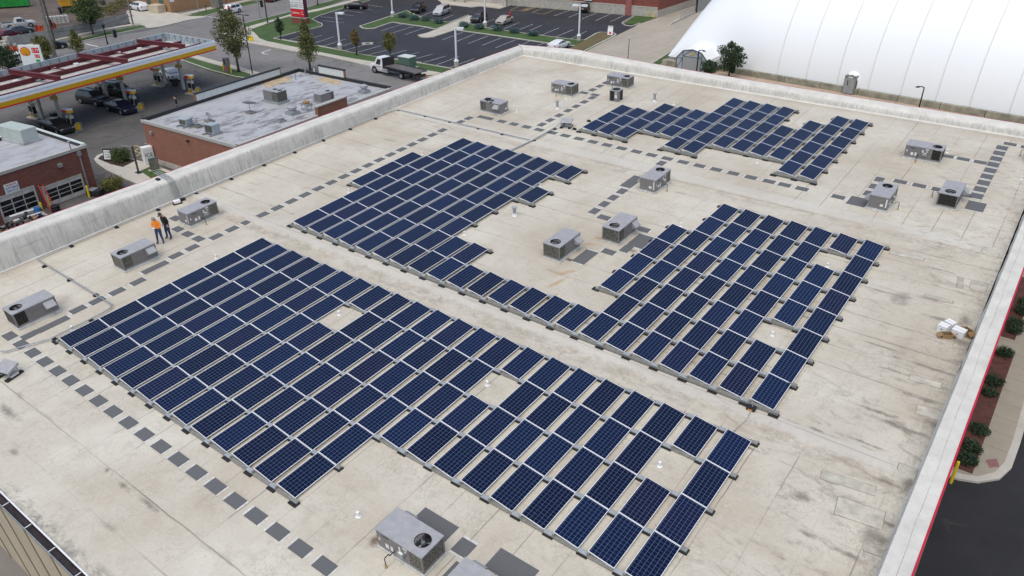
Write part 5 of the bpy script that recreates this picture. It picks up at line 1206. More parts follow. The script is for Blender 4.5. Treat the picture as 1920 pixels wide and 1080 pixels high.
def dish(lab, p_, r, az, grp='satellite dishes on the store roof', ped=True, tilt=50):
    c = G(*p_, zf); u = thing('satellite_dish', lab, 'satellite dish', Matrix.Translation(c), grp)
    m = MB().use('wood_grey'); m.box(-.45, .45, -.35, .35, 0, .14); m.build('base', u)
    m = MB().use('galv'); m.tube([(0, 0, .14), (0, 0, .14 + r)], .035, 6); m.build('mast', u)
    m = MB().use('unit_top'); n = 18; vs = [(0, 0, 0)]; fs = []
    for q in (1, 2, 3):
        for k in range(n): a = 2 * math.pi * k / n; vs.append((r * q / 3 * math.cos(a), r * q / 3 * math.sin(a), .22 * r * (q / 3) ** 2))
    fs = [(0, 1 + k, 1 + (k + 1) % n) for k in range(n)] + [(1 + q * n + k, 1 + (q + 1) * n + k, 1 + (q + 1) * n + (k + 1) % n, 1 + q * n + (k + 1) % n) for q in (0, 1) for k in range(n)]
    m.T = Matrix.Translation((0, 0, .2 + r)) @ Matrix.Rotation(R_(az), 4, 'Z') @ Matrix.Rotation(R_(tilt), 4, 'X'); m.add(vs, fs)
    m.use('galv'); m.tube([(0, -r * .9, .15 * r), (0, -.15 * r, .8 * r), (0, 0, .85 * r)], .02, 5); m.build('reflector', u, smooth=True)
dish('large white satellite dish on the middle of the store roof', (470, 212), .72, 40, tilt=-25); dish('small grey satellite dish near the left part of the store roof', (393, 228), .38, 120); dish('flat lying white satellite dish between two condensers', (371, 238), .62, 10, tilt=-8)
def condenser(lab, p_, sz, h, grp):
    c = G(*p_, zf); u = thing('condenser_unit', lab, 'air conditioner', Matrix.Translation(c) @ Matrix.Rotation(R_(8), 4, 'Z'), grp)
    MB().use('fascia_back').box(-sz, sz, -sz * .8, sz * .8, .16, h).build('cabinet', u); MB().use('coil').box(-sz * .85, sz * .85, -sz * .8 - .01, -sz * .8 + .002, .24, h - .06).build('coil', u)
    m = MB().use('galv'); m.box(-sz * 1.0, -sz * .8, -sz * 1.6, sz * 1.2, 0, .155); m.box(sz * .8, sz, -sz * 1.6, sz * 1.2, 0, .155); m.build('skid', u)
condenser('small pale blue condenser at the left end of the store roof', (350, 236), .5, .75, 'condensers on the store roof'); condenser('larger pale blue condenser right of the flat lying dish', (400, 251), .55, .98, 'condensers on the store roof')
def mushroom(lab, p_, r, h, grp='exhaust vents on the store roof'):
    c = G(*p_, zf); u = thing('exhaust_vent', lab, 'exhaust vent', Matrix.Translation(c), grp)
    MB().use('galv').box(-r * 1.5, r * 1.5, -r * 1.5, r * 1.5, 0, h * .35).build('curb', u); MB().use('unit_top').lathe([(r, h * .35), (r * .8, h * .6), (r * 1.3, h * .62), (r * 1.35, h * .85), (r * .5, h)], (0, 0, 0), 14).build('cap', u)
mushroom('tall round exhaust vent near the far right corner of the store roof', (683, 174), .33, .95); mushroom('round exhaust vent on a square curb beside the twin fan unit', (549, 214), .36, .9); mushroom('low white domed vent at the lower edge of the store roof', (526, 228), .28, .5)
c = G(576, 207, zf); u = thing('exhaust_fan', 'rusty kitchen fan on a metal stand on the store roof', 'exhaust vent', Matrix.Translation(c)); m = MB().use('galv')
for sx in (-.4, .4):
    for sy in (-.3, .3): m.tube([(sx, sy, 0), (sx, sy, .6)], .03, 5)
m.box(-.5, .5, -.4, .4, .6, .75); m.build('stand', u); MB().use('rust').lathe([(.35, .75), (.38, .85), (.3, .95)], (0, 0, 0), 14).build('fan', u)
for k, (x, y) in enumerate([(555, 150), (573, 141), (590, 140)]):
    m = MB().use('galv' if k < 2 else 'pvc'); m.tube([(0, 0, 0), (0, 0, .75)], .06, 7); tag(m.build('vent_pipe', None, Matrix.Translation(G(x, y, zf))), ['thin grey pipe left of two by the far corner of the store roof', 'thin grey pipe right at the far corner of the store roof', 'short white pipe at the far corner of the store roof'][k], 'vent pipe')
for k, l in enumerate([[(492, 158), (505, 151), (530, 143), (548, 146), (545, 152), (520, 158), (500, 166)], [(590, 149), (610, 145), (640, 153), (636, 160), (612, 156)]]):
    tri_sheet([tuple(G(*p, zf))[:2] for p in l], zf + .005, 'ochre', 'sealant_patch', False, None, t)
# ---- garage
zg = -2.2
gE, gN = Vector(G(160, 271, zg)[:2]), Vector(G(64, 240, zg)[:2]); gS0 = Vector(G(0, 322, zg)[:2]); d_ = (gS0 - gE).normalized()
gS = gE + d_ * 26; gW = gN + d_ * 26
t = thing('repair_garage', 'brick repair garage with white glazed roll doors at the left edge', 'building')
MB().use('brick_garage').prism([tuple(gE), tuple(gN), tuple(gW), tuple(gS)], GZ, zg - .28).build('wall', t)
cg = (gE + gN + gS + gW) / 4
tri_sheet([tuple(v + (cg - v).normalized() * .25) for v in (gE, gN, gW, gS)], zg - .2, 'garage_roof', 'roof', False, None, t)
mm = MB().use('coping_light'); wallbox(mm, gS, gE, 0, 26.08, zg - .28, zg - .02, -.3, .08); mm.build('coping', t)
mm = MB().use('panel_back'); wallbox(mm, gE, gN, 0.09, (gN - gE).length - .05, zg - .28, zg + .10, -.28, .06); wallbox(mm, gN, gW, 0.0, 26, zg - .28, zg + .10, -.28, .06); mm.build('coping', t)
mm = MB().use('coping_black'); wallbox(mm, gE, gN, 0.3, (gN - gE).length - .3, zg - .19, zg + .08, -.34, -.285); wallbox(mm, gN, gW, 0.3, 25, zg - .19, zg + .08, -.34, -.285); mm.build('flashing', t)
def rdoor(px0, px1, pyt0, pyt1, pyb, nx):
    s0, z1 = wallpt(px0, pyt0, gS, gE); s1, z1b = wallpt(px1, pyt1, gS, gE); z1 = (z1 + z1b) / 2; z0 = GZ + .05
    m = MB().use('coping_light'); wallbox(m, gS, gE, s0 - .12, s1 + .12, z1, z1 + .14, .004, .05); wallbox(m, gS, gE, s0 - .12, s0, z0, z1, .004, .05); wallbox(m, gS, gE, s1, s1 + .12, z0, z1, .004, .05); fr_ = m.build('door_frame', t)
    m = MB().use('deck_white'); wallbox(m, gS, gE, s0, s1, z0, z1, .004, .02); dr = m.build('roll_door', t)
    m = MB().use('glass_dark'); H = z1 - z0; w_ = (s1 - s0) / nx
    for a in range(nx):
        for r_ in range(3): wallbox(m, gS, gE, s0 + a * w_ + .045, s0 + (a + 1) * w_ - .045, z0 + H * (.24 + r_ * .215), z0 + H * (.24 + r_ * .215) + H * .175, .021, .03)
    m.build('pane', dr)
rdoor(80, 151, 351, 331, 0, 3); rdoor(-5, 62, 372, 352, 0, 3); rdoor(-110, -30, 400, 380, 0, 3)
mm = MB().use('galv'); wallbox(mm, gS, gE, *(lambda a: (a, a + .35))(wallpt(108, 314, gS, gE)[0]), zg - 1.15, zg - .85, .01, .28); mm.build('wall_light', t)
s_, _ = wallpt(146, 285, gS, gE); mm = MB().use('galv'); wallbox(mm, gS, gE, s_ - .15, s_ + .15, zg - .75, zg - .35, .01, .22); wallbox(mm, gS, gE, s_ - .05, s_ + .05, GZ + .1, zg - .75, .02, .12); mm.build('downspout', t)
mm = MB().use('galv'); q = G(134, 284, zg - .2); mm.tube([tuple(q), (q.x, q.y, q.z + .85)], .05, 6); mm.use('unit_top'); mm.lathe([(.13, 0), (.13, .1)], (q.x, q.y, q.z + .85), 8); mm.build('flue', t)
sa, za = wallpt(7, 352, gS, gE); sb, zb_ = wallpt(36, 352, gS, gE); zc_ = wallpt(21, 352, gS, gE)[1]
u = thing('wall_sign', 'white wall sign with red and blue lettering above the left roll door', 'sign'); mm = MB().use('sign_white'); wallbox(mm, gS, gE, sa, sb, zc_ - .42, zc_ + .42, .012, .045); mm.build('sign_board', u)
dd = (gE - gS).normalized(); mid = on(gS, gE, (sa + sb) / 2, .05); Lw = sb - sa
for k, (s, sz, mt, dz) in enumerate([('TIRE SERVICE', .20, 'text_red', .28), ('AUTO REPAIR', .26, 'text_blue', .02), ('SERVICE', .24, 'text_blue', -.23)]): text(s, sz, facing((mid.x, mid.y, zc_ + dz), dd, 0), mt, u, sx=min(1.2, Lw / (len(s) * sz * .62)))
u = thing('rooftop_air_unit', 'long pale green air handler on the garage roof', 'air conditioner', Matrix.Translation(G(40, 263, zg - .2)) @ Matrix.Rotation(math.atan2(d_.y, d_.x) + R_(90), 4, 'Z'))
MB().use('beige_unit').box(-2.0, 1.6, -.75, .75, .22, 1.35).build('cabinet', u, bevel=.02); MB().use('garage_roof').box(-1.6, 1.75, -.9, .9, 0, .22).build('curb', u)
# ladder, bollards, barrel, tyres, junk before the garage
sl_, zl_ = wallpt(74, 346, gS, gE); a0 = on(gS, gE, sl_, .12); b0 = on(gS, gE, sl_ - .15, 1.1); u = thing('ladder', 'red fibreglass ladder leaning on the brick between the roll doors', 'ladder')
for s in (-.2, .2):
    e = dd * s; MB().use('ladder_red').tube([(b0.x + e.x, b0.y + e.y, GZ), (a0.x + e.x, a0.y + e.y, zl_)], .045, 6).build('rail', u)
m = MB().use('alu')
for k in range(11):
    f = (k + 1) / 12; c_ = Vector((lerp(f, b0.x, a0.x), lerp(f, b0.y, a0.y), lerp(f, GZ, zl_))); m.tube([c_ - Vector((dd.x, dd.y, 0)) * .19, c_ + Vector((dd.x, dd.y, 0)) * .19], .025, 5)
m.build('rung', u)
def bollard(lab, x, y, h=1.1, r=.09, grp=None):
    m = MB().use('yellow_paint'); m.lathe([(r, 0), (r, h - .06), (r * .7, h), (.01, h + .02)], (0, 0, 0), 12); return tag(m.build('bollard', None, Matrix.Translation((x, y, GZ + .016))), lab, 'bollard', grp)
for k, (x, y, lb) in enumerate([(94, 388, 'yellow bollard in front of the right glazed roll door'), (82, 402, 'yellow bollard right of the blue barrel'), (168, 370, 'yellow bollard at the garage corner beside the downspout'), (2, 420, 'yellow bollard at the left frame edge before the garage'),
        (420, 133, 'yellow bollard left of the air machine'), (434, 137, 'yellow bollard right of the air machine'), (1217, 32, 'left yellow bollard by the gas meter of the red brick store'), (1225.5, 34.5, 'right yellow bollard by the gas meter of the red brick store')]):
    q = G(x, y); bollard(lb, q.x, q.y)
q = G(74, 407); m = MB().use('blue'); m.lathe([(.28, 0), (.30, .3), (.29, .32), (.30, .6), (.28, .9), (.25, .9)], (0, 0, 0), 14); tag(m.build('barrel', None, Matrix.Translation((q.x + .1, q.y, GZ))), 'blue plastic barrel among junk before the garage', 'barrel')
q = G(106, 397); u = thing('tyre_stack', 'stack of black tyres before the right roll door', 'tyres', Matrix.Translation((q.x, q.y, GZ)))
for k in range(3): MB().use('black').lathe([(.18, 0), (.33, .02), (.36, .1), (.33, .19), (.18, .21)], (0.02 * k, 0, .22 * k), 18).build('tyre', u)
u = thing('scrap_bumper', 'white torn off car bumper lying on scrap before the garage', 'car part'); c0 = G(46, 398, GZ + .7)
arc = [(c0.x + .3 * math.cos(a) * 1.0, c0.y + 1.15 * math.sin(a), c0.z + .12 * math.cos(a)) for a in [math.pi * (k / 12 - .5) for k in range(13)]]; m = MB().use('white'); m.tube(arc, .09, 6); m.tube([(p_[0] + .5, p_[1], p_[2] - .25) for p_ in arc], .07, 6); m.build('bumper', u)
rnd = random.Random(77); m = MB()
for k in range(150):
    q = Vector((rnd.uniform(-32.6, -30.8), rnd.uniform(7.5, 12.4), 0)); m.use(rnd.choice(['black', 'coping_black', 'unit_grey', 'rust', 'black', 'black'])); s = rnd.uniform(.06, .3)
    m.T = Matrix.Translation((q.x, q.y, GZ + rnd.uniform(.05, .75))) @ Matrix.Rotation(rnd.uniform(0, 6), 4, Vector((rnd.random(), rnd.random(), rnd.random())).normalized()); m.box(-s, s, -s * .5, s * .5, -s * .2, s * .2)
m.T = None; tag(m.build('scrap_pile'), 'dark pile of scrap and car parts before the garage', 'scrap', None, 'stuff')
q = G(181, 366); m = MB().use('coping_black'); m.box(-.6, .6, -.45, .45, .1, .55); m.use('galv'); m.box(-.55, .1, -.4, .4, .55, .6); tag(m.build('dumped_panel', None, Matrix.Translation((q.x, q.y, GZ)) @ Matrix.Rotation(.5, 4, 'Z')), 'dark scrap panel lying by the garage corner bollard', 'scrap')
# ---- island between garage and store
isl = [(178, 299), (184, 292), (196, 289), (209, 287), (300, 318), (-37, 24.6, 'w'), (-30, 24.2, 'w'), (-29.8, 21.0, 'w'), (270, 351), (232, 335), (200, 318), (183, 308)]
ip = mixpts((177, 300), (183, 293), (196, 288), (250, 300), (-36.5, 25.1, 'w'), (-30, 25.0, 'w'), (-30, 20.7, 'w'), (272, 353), (232, 336), (200, 321), (181, 307))
tri_sheet(ip, GZ, 'curb', 'curb', True, .13)
tri_sheet(mixpts((184, 299), (190, 293), (200, 291), (246, 303), (254, 304), (232, 315), (210, 311), (190, 303)), GZ + .134, 'mulch_dark', 'planting_bed').update if 0 else None
o = tri_sheet(mixpts((184, 300), (190, 294), (202, 292), (252, 302), (254, 304), (231, 315.5), (208, 310)), GZ + .134, 'mulch_dark', 'planting_bed')
o = tri_sheet(mixpts((231, 316), (255, 304), (285, 312), (262, 322)), GZ + .134, 'walk', 'sidewalk')
o = tri_sheet(mixpts((263, 323), (285, 313), (-36.5, 24.6, 'w'), (-30.5, 24.6, 'w'), (-30.5, 21.4, 'w'), (283, 336)), GZ + .134, 'grass', 'grass', False); tag(o, 'small lawn beside the wall of the brick store', 'grass', None, 'stuff')
stripe([(g_(250, 283, ), g_(277, 291))], 'yellow_marking', .12, 'line_yellow', GZ + .02)
stripe([(g_(242, 277), g_(254, 273)), (g_(254, 273), g_(280, 281)), (g_(251, 284), g_(264, 276)), (g_(256, 293), g_(273, 282)), (g_(264, 298), g_(276, 290)), (g_(270, 270), g_(281, 268))], 'yellow_marking', .14, 'line_yellow', GZ + .02)
# sandwich board, ice box, green electric cabinet, bent lamp
q = G(203, 302, GZ + .13); u = thing('sandwich_board', 'white sandwich board in a black frame on the mulch island', 'sign', Matrix.Translation(q) @ Matrix.Rotation(R_(38), 4, 'Z'))
m = MB().use('coping_black'); m.T = Matrix.Rotation(R_(-14), 4, 'X'); m.box(-.42, .42, -.03, .03, 0, 1.25); m.build('frame', u); m = MB().use('sign_white'); m.T = Matrix.Rotation(R_(-14), 4, 'X'); m.box(-.34, .34, -.045, -.032, .18, 1.1); m.build('panel', u)
for k, s in enumerate(['ICE COLD', 'FOOD', 'BEER']): text(s, .17, Matrix.Rotation(R_(-14), 4, 'X') @ Matrix.Translation((0, -.05, .9 - .25 * k)) @ Matrix.Rotation(R_(90), 4, 'X'), 'text_dark', u)
q = G(281, 306, GZ + .13); u = thing('ice_box', 'white ice merchandiser box against the brick store wall', 'ice box', Matrix.Translation(q) @ Matrix.Rotation(R_(78), 4, 'Z'))
MB().use('white').box(-.5, .5, -.35, .35, 0, 1.75).build('cabinet', u, bevel=.03); MB().use('sign_white').box(-.44, .44, -.37, -.352, .12, 1.6).build('door', u)
text('ICE', .52, Matrix.Translation((0, -.38, .95)) @ Matrix.Rotation(R_(90), 4, 'X'), 'text_dark', u)
q = G(291, 318, GZ + .13); u = thing('electric_cabinet', 'weathered green cabinet standing beside the white ice box', 'electrical box', Matrix.Translation(q) @ Matrix.Rotation(R_(80), 4, 'Z')); MB().use('green_box').box(-.4, .4, -.18, .18, .05, 1.2).build('cabinet', u); MB().use('wood_grey').box(-.33, .33, -.2, -.185, .15, 1.1).build('door', u); MB().use('concrete').box(-.6, .6, -.3, .3, 0, .05).build('base', u)
q = G(260, 324, GZ + .13); u = thing('lamp_post', 'dark post with a long level arm on the island by the garage', 'lamp', Matrix.Translation(q)); m = MB().use('wood_dark'); m.box(-.07, .07, -.07, .07, 0, 2.7); m.build('post', u); a_ = G(221, 274, GZ + 2.75) - q; m = MB().use('wood_grey'); m.tube([(0, 0, 2.65), (a_.x * .8, a_.y * .8, 2.62)], .08, 4); m.build('arm', u); MB().use('coping_black').box(-.3, .3, -.2, .2, 0, .08).build('base', u)
# ---- fuel canopy
zt, zb = -.55, -1.75
cF = Vector(G(402.5, 76, zt)[:2]); cB = Vector(G(309, 61, zt)[:2]); c0 = Vector(G(0, 181, zt)[:2]); c1 = Vector(G(0, 135, zt)[:2])
dF = (c0 - cF).normalized(); dB = dF
nF = Vector((-dF.y, dF.x));  nF = nF if nF.dot(cB - cF) > 0 else -nF
wB = (cB - cF).dot(nF); cFe = cF + dF * 44; cBr = cB; cBe = cB + dF * 43
t = thing('fuel_canopy', 'long fuel station canopy with a yellow and red banded fascia', 'canopy')
def strip_wall(mm, A, B, z0, z1, th):
    A = Vector(A); B = Vector(B); d = (B - A).normalized(); n = Vector((-d.y, d.x)) * th; return mm.prism([tuple(A), tuple(B), tuple(B + n), tuple(A + n)], z0, z1)
ctr = (cF + cFe + cBe + cB) / 4
for A, B in ((cF, cFe), (cF, cB), (cB, cBe)):
    d = (B - A).normalized(); n = Vector((-d.y, d.x)); n = n if n.dot(ctr - A) > 0 else -n
    H = zt - zb
    def band(matn, z0, z1, o, name):
        m = MB().use(matn); q = [A - n * o, B - n * o, B + n * .06, A + n * .06]; m.prism([tuple(v) for v in q], z0, z1); return m.build(name, t)
    band('fascia_white', zb + .60, zt, 0, 'fascia'); band('fascia_yellow', zb + .14, zb + .60, .015, 'yellow_band'); band('fascia_red', zb, zb + .14, .03, 'red_band')
    band('fascia_white', zt - .25, zt - .12, .03, 'fascia_rib')
    m = MB().use('fascia_back'); q = [A + n * .065, B + n * .065, B + n * .085, A + n * .085]; m.prism([tuple(v) for v in q], zb + .001, zt - .01); m.build('fascia_back', t)
    m = MB().use('brace'); Ln = (B - A).length; k = 0.6
    while k < Ln - .3:
        p_ = A + d * k + n * .12; p2 = A + d * k + n * .75; m.tube([(p_.x, p_.y, zt - .05), (p_.x, p_.y, zb + .45)], .03, 4); m.tube([(p_.x, p_.y, zt - .08), (p2.x, p2.y, zb + .5)], .03, 4); k += 1.25
    m.build('brace', t)
ins_ = lambda v, o: v + nF * o
zd = zb + .42
m = MB(); n = 0
A = cF + dF * .3 + nF * .3; wd = wB - .6; Ln = 43
step = .42; k = 0.0
while k < Ln:                                     # corrugated deck
    a = A + dF * k; b_ = A + dF * (k + step * .62); c_ = A + dF * (k + step)
    m.use('deck_white'); m.add([(a.x, a.y, zd), (b_.x, b_.y, zd), (*(b_ + nF * wd), zd), (*(a + nF * wd), zd)], [(0, 1, 2, 3)]); 
    m.add([(b_.x, b_.y, zd), (b_.x + dF.x * .05, b_.y + dF.y * .05, zd - .08), (*(b_ + nF * wd + dF * .05), zd - .08), (*(b_ + nF * wd), zd), (c_.x, c_.y, zd), (*(c_ + nF * wd), zd), (c_.x - dF.x * .04, c_.y - dF.y * .04, zd - .08), (*(c_ + nF * wd - dF * .04), zd - .08)], [(0, 1, 2, 3), (1, 6, 7, 2), (6, 4, 5, 7)])
    k += step
m.build('roof_deck', t)
m = MB().use('white'); q = [cF + nF * .1 + dF * .1, cFe + nF * .1, cBe - nF * .1, cB - nF * .1 + dF * .1]; m.prism([tuple(v) for v in q], zb + .03, zb + .10); m.build('soffit', t)
def ibeam(A, B, z0, z1, w=.14):
    d = (B - A).normalized(); n = Vector((-d.y, d.x)); m = MB().use('steel_red')
    for (a_, z_0, z_1) in ((w, z0, z0 + .03), (.015, z0 + .03, z1 - .03), (w, z1 - .03, z1)):
        m.prism([tuple(A - n * a_), tuple(B - n * a_), tuple(B + n * a_), tuple(A + n * a_)], z_0, z_1)
    return m.build('beam', t)
for f in (.16, .5, .84): ibeam(cF + dF * .8 + nF * (wB * f), cFe + nF * (wB * f), zd + .02, zd + .50)
for s in (4.3, 13.4, 22.5, 31.6): ibeam(cF + dF * s + nF * .9, cF + dF * s + nF * (wB - .9), zd + .505, zd + 1.0, .2)
for s in (9.0, 18.0, 27.0): ibeam(cF + dF * s + nF * (wB * .5), cF + dF * s + nF * (wB - .9), zd + .20, zd + .33, .06)
m = MB().use('white')
for (x, y) in ((99, 128), (143, 120), (194, 117), (262, 91), (221, 98), (310, 91), (70, 150), (30, 152)):
    q = G(x, y, zd + .1); m.box(q.x - .25, q.x + .25, q.y - .25, q.y + .25, zd + .01, zd + .2)
m.build('light_housing', t)
# columns, dispensers
cols = [(345, 167, 1), (237, 192, 1), (117, 232, 1), (311, 156, 0), (202, 186, 0), (81, 222, 0)]
names_ = ['right front', 'middle front', 'left front', 'right rear', 'middle rear', 'left rear']
for k, (x, y, fr_) in enumerate(cols):
    q = G(x, y, GZ + .15); m = MB().use('deck_white'); m.box(q.x - .16, q.x + .16, q.y - .16, q.y + .16, GZ + .1, zb + .04); cl = m.build('column', t)
    if fr_:
        m = MB().use('fascia_yellow'); 
        for s in (-.45, .12): m.T = Matrix.Translation((q.x, q.y, GZ + 3.0)) @ Matrix.Rotation(R_(35), 4, 'Z'); m.box(s, s + .34, -.2, -.17, 0, .4)
        m.T = None; m.build('number_sign', cl)
dpos = [(361, 175), (254, 205), (137, 243), (297, 160), (188, 182), (65, 220)]
dlab = ['fuel pump at the right front of the canopy', 'fuel pump beside the dark blue sedan', 'fuel pump beside the grey coupe', 'fuel pump behind the right front pump, near the white sedan', 'fuel pump behind the black SUV under the canopy', 'fuel pump farthest left under the canopy']
for k, (x, y) in enumerate(dpos):
    q = G(x, y, GZ + .1); u = thing('fuel_pump', dlab[k], 'fuel pump', Matrix.Translation((q.x, q.y, GZ)) @ Matrix.Rotation(math.atan2(dF.y, dF.x) + R_(90), 4, 'Z'), 'fuel pumps under the canopy')
    MB().use('curb').box(-.9, .9, -.45, .45, 0, .15).build('island_base', u)
    MB().use('deck_white').box(-.35, .35, -.24, .24, .15, 1.75).build('cabinet', u)
    m = MB().use('black'); m.box(-.28, .28, -.256, -.242, .85, 1.5); m.box(-.28, .28, .242, .256, .85, 1.5); m.box(.352, .40, -.2, .2, .6, 1.4); m.build('display', u)
    m = MB().use('fascia_yellow'); m.box(-.30, .30, -.262, -.242, .25, .62); m.build('lower_panel', u)
    m = MB().use('white'); m.prism([(-.55 + .0, -.30), (.4, -.34), (.62, -.18), (.66, 0), (.62, .18), (.4, .34), (-.55, .30)], 2.42, 2.50); m.build('top_cap', u)
    m = MB().use('fascia_yellow'); m.prism([(.12, -.33), (.4, -.34), (.62, -.18), (.66, 0), (.62, .18), (.4, .34), (.12, .33)], 2.12, 2.418); m.use('fascia_red'); m.prism([(-.55, -.30), (.118, -.33), (.118, .33), (-.55, .30)], 2.12, 2.418); m.build('top_band', u)
    m = MB().use('deck_white'); m.box(-.3, -.22, -.1, .1, 1.75, 2.12); m.box(.22, .3, -.1, .1, 1.75, 2.12); m.build('bracket', u)
    m = MB().use('black')
    for s in (-1, 1): m.tube([(.3, s * .3, 1.9), (.5, s * .42, 1.3), (.45, s * .5, .5), (.2, s * .45, .45), (.1, s * .3, 1.0)], .025, 5)
    m.build('hose', u)
    if k < 3:
        m = MB().use('fascia_yellow'); m.box(.95, 1.0, -.3, .3, .2, .95); m.build('end_sign', u); m = MB().use('galv'); m.tube([(1.05, -.4, 0), (1.05, -.4, .9), (1.05, 0, 1.05), (1.05, .4, .9), (1.05, .4, 0)], .04, 6); m.build('guard_rail', u)
for k, (x, y) in enumerate([(329, 160), (229, 182), (104, 226)]):
    q = G(x, y, GZ + .1); m = MB().use('coping_black'); m.add([(-.28, -.28, .02), (.28, -.28, .02), (.28, .28, .02), (-.28, .28, .02), (-.34, -.34, 1.0), (.34, -.34, 1.0), (.34, .34, 1.0), (-.34, .34, 1.0)], [(4, 5, 6, 7), (0, 1, 5, 4), (1, 2, 6, 5), (2, 3, 7, 6), (3, 0, 4, 7)])
    tag(m.build('trash_bin', None, Matrix.Translation((q.x, q.y, GZ + .01))), ['black bin beside the right front canopy column', 'black bin beside the middle canopy column', 'black bin beside the left front canopy column'][k], 'bin', 'black bins under the canopy')
q = G(428, 136); u = thing('air_machine', 'grey and black tyre air machine on the grass by the forecourt', 'air machine', Matrix.Translation((q.x, q.y, GZ)) @ Matrix.Rotation(R_(-10), 4, 'Z')); MB().use('unit_grey').box(-.35, .35, -.35, .35, 0, 2.1).build('cabinet', u); MB().use('coping_black').box(-.30, .30, -.37, -.352, 1.2, 2.0).build('screen', u); MB().use('fascia_red').box(-.3, .3, -.37, -.352, .4, .8).build('hose_reel', u)
# ---- fuel price sign with shell emblem
sc = G(62, 116, -2.9); dw = Vector(G(72, 93, -1.2)[:2]) - Vector(G(44, 86, -1.2)[:2]); dw = Vector((.80, .60)); 
u = thing('price_sign', 'white fuel price sign with a yellow scallop shell emblem behind the canopy', 'sign', facing((sc.x, sc.y, 0), dw, 0))
z0_, z1_ = -3.6, -.75
hw = 1.42
MB().use('sign_white').box(-hw, hw, z0_, z1_, -.22, 0).build('panel', u, bevel=.04); MB().use('deck_white').box(-.5, .5, GZ, z0_, -.16, -.06).build('post', u)
zz_ = z1_ - .95
def shellp(s, z, o): return [(-.62 + s * math.sin(a) * (1 if abs(a) < 2.6 else .6), z + s * (.12 + (1.0 if abs(a) < 2.2 else .9) * math.cos(a) * .95), o) for a in [(-2.55 + 5.1 * k / 18) for k in range(19)]]
for s, mt, o in ((.66, 'fascia_red', .012), (.56, 'fascia_yellow', .02)):
    pts = shellp(s, zz_, o); m = MB().use(mt); m.add([(p_[0], p_[1], 0.001) for p_ in pts] + pts, [tuple(range(18, -1, -1)), tuple(range(19, 38))] + [(k, (k + 1) % 19, 19 + (k + 1) % 19, 19 + k) for k in range(19)]); m.build('emblem', u, fixn=True)
m = MB().use('fascia_red')
for k in range(-3, 4): a = k * .42; m.tube([(-.62 + .06 * math.sin(a), zz_ - .42, .023), (-.62 + .5 * math.sin(a), zz_ + .10 + .42 * math.cos(a), .023)], .014, 4)
m.build('emblem_rib', u)
m = MB().use('sign_red'); m.box(.28, 1.18, z1_ - 1.0, z1_ - .35, 0, .012); m.box(.45, 1.12, z1_ - 1.62, z1_ - 1.2, 0, .012); m.build('price_panel', u); m = MB().use('text_green'); m.box(.45, 1.05, z1_ - 2.25, z1_ - 1.85, 0, .012); m.build('price_panel', u)
text('2.79', .5, Matrix.Translation((.73, z1_ - .68, .014)), 'sign_white', u); text('3.19', .34, Matrix.Translation((.78, z1_ - 1.41, .014)), 'sign_white', u)
# ---- shopping centre pylon sign
pb = G(561, 44); dS = Vector(G(580, 46)[:2]) - Vector(G(543, 41)[:2]); dS = Vector(((G(571, 40) - G(542, 37)).x, (G(571, 40) - G(542, 37)).y)).normalized()
u = thing('pylon_sign', 'tall maroon shopping centre sign with three tenant panels on the lawn', 'sign', facing((pb.x, pb.y, GZ), dS, 0)); hw = 1.65
MB().use('brick_retail').box(-hw - .1, hw + .1, 0, 1.0, -1.0, .1).build('brick_base', u); MB().use('curb').box(-hw - .15, hw + .15, 1.0, 1.12, -1.05, .15).build('sill', u)
m = MB().use('maroon'); m.box(-hw, hw, 1.12, 5.1, -.9, 0); m.add([(-hw - .1, 5.1, .05), (hw + .1, 5.1, .05), (hw + .1, 5.3, .05), (0, 5.75, .05), (-hw - .1, 5.3, .05), (-hw - .1, 5.1, -.95), (hw + .1, 5.1, -.95), (hw + .1, 5.3, -.95), (0, 5.75, -.95), (-hw - .1, 5.3, -.95)], [(0, 1, 2, 3, 4), (9, 8, 7, 6, 5), (0, 5, 6, 1), (1, 6, 7, 2), (2, 7, 8, 3), (3, 8, 9, 4), (4, 9, 5, 0)]); m.build('frame', u, fixn=True)
for (z_0, z_1, mt) in ((3.75, 4.95, 'sign_white'), (2.62, 3.68, 'sign_white'), (1.25, 2.55, 'sign_red')): MB().use(mt).box(-hw + .05, hw - .12, z_0, z_1, 0, .03).build('tenant_panel', u)
text('Gordon', .72, Matrix.Translation((-.75, 4.35, .034)), 'text_red', u, sx=.85); text('FOOD SERVICE', .22, Matrix.Translation((.95, 4.45, .034)), 'text_dark', u, sx=.7); text('STORE', .22, Matrix.Translation((.80, 4.15, .034)), 'text_dark', u, sx=.7)
text('QUAD', .82, Matrix.Translation((-.62, 3.15, .034)), 'text_dark', u, sx=.82); text('INDOOR', .30, Matrix.Translation((.95, 3.34, .034)), 'text_red', u, sx=.8); text('SPORTS', .30, Matrix.Translation((.95, 2.98, .034)), 'text_red', u, sx=.8)
text('CubeSmart', .58, Matrix.Translation((-.55, 1.9, .034)), 'sign_white', u, sx=.75); text('self', .34, Matrix.Translation((1.02, 2.12, .034)), 'sign_white', u); text('storage', .28, Matrix.Translation((1.05, 1.75, .034)), 'sign_white', u, sx=.8); text('3104', .34, Matrix.Translation((-.1, 5.32, .055)), 'sign_white', u)
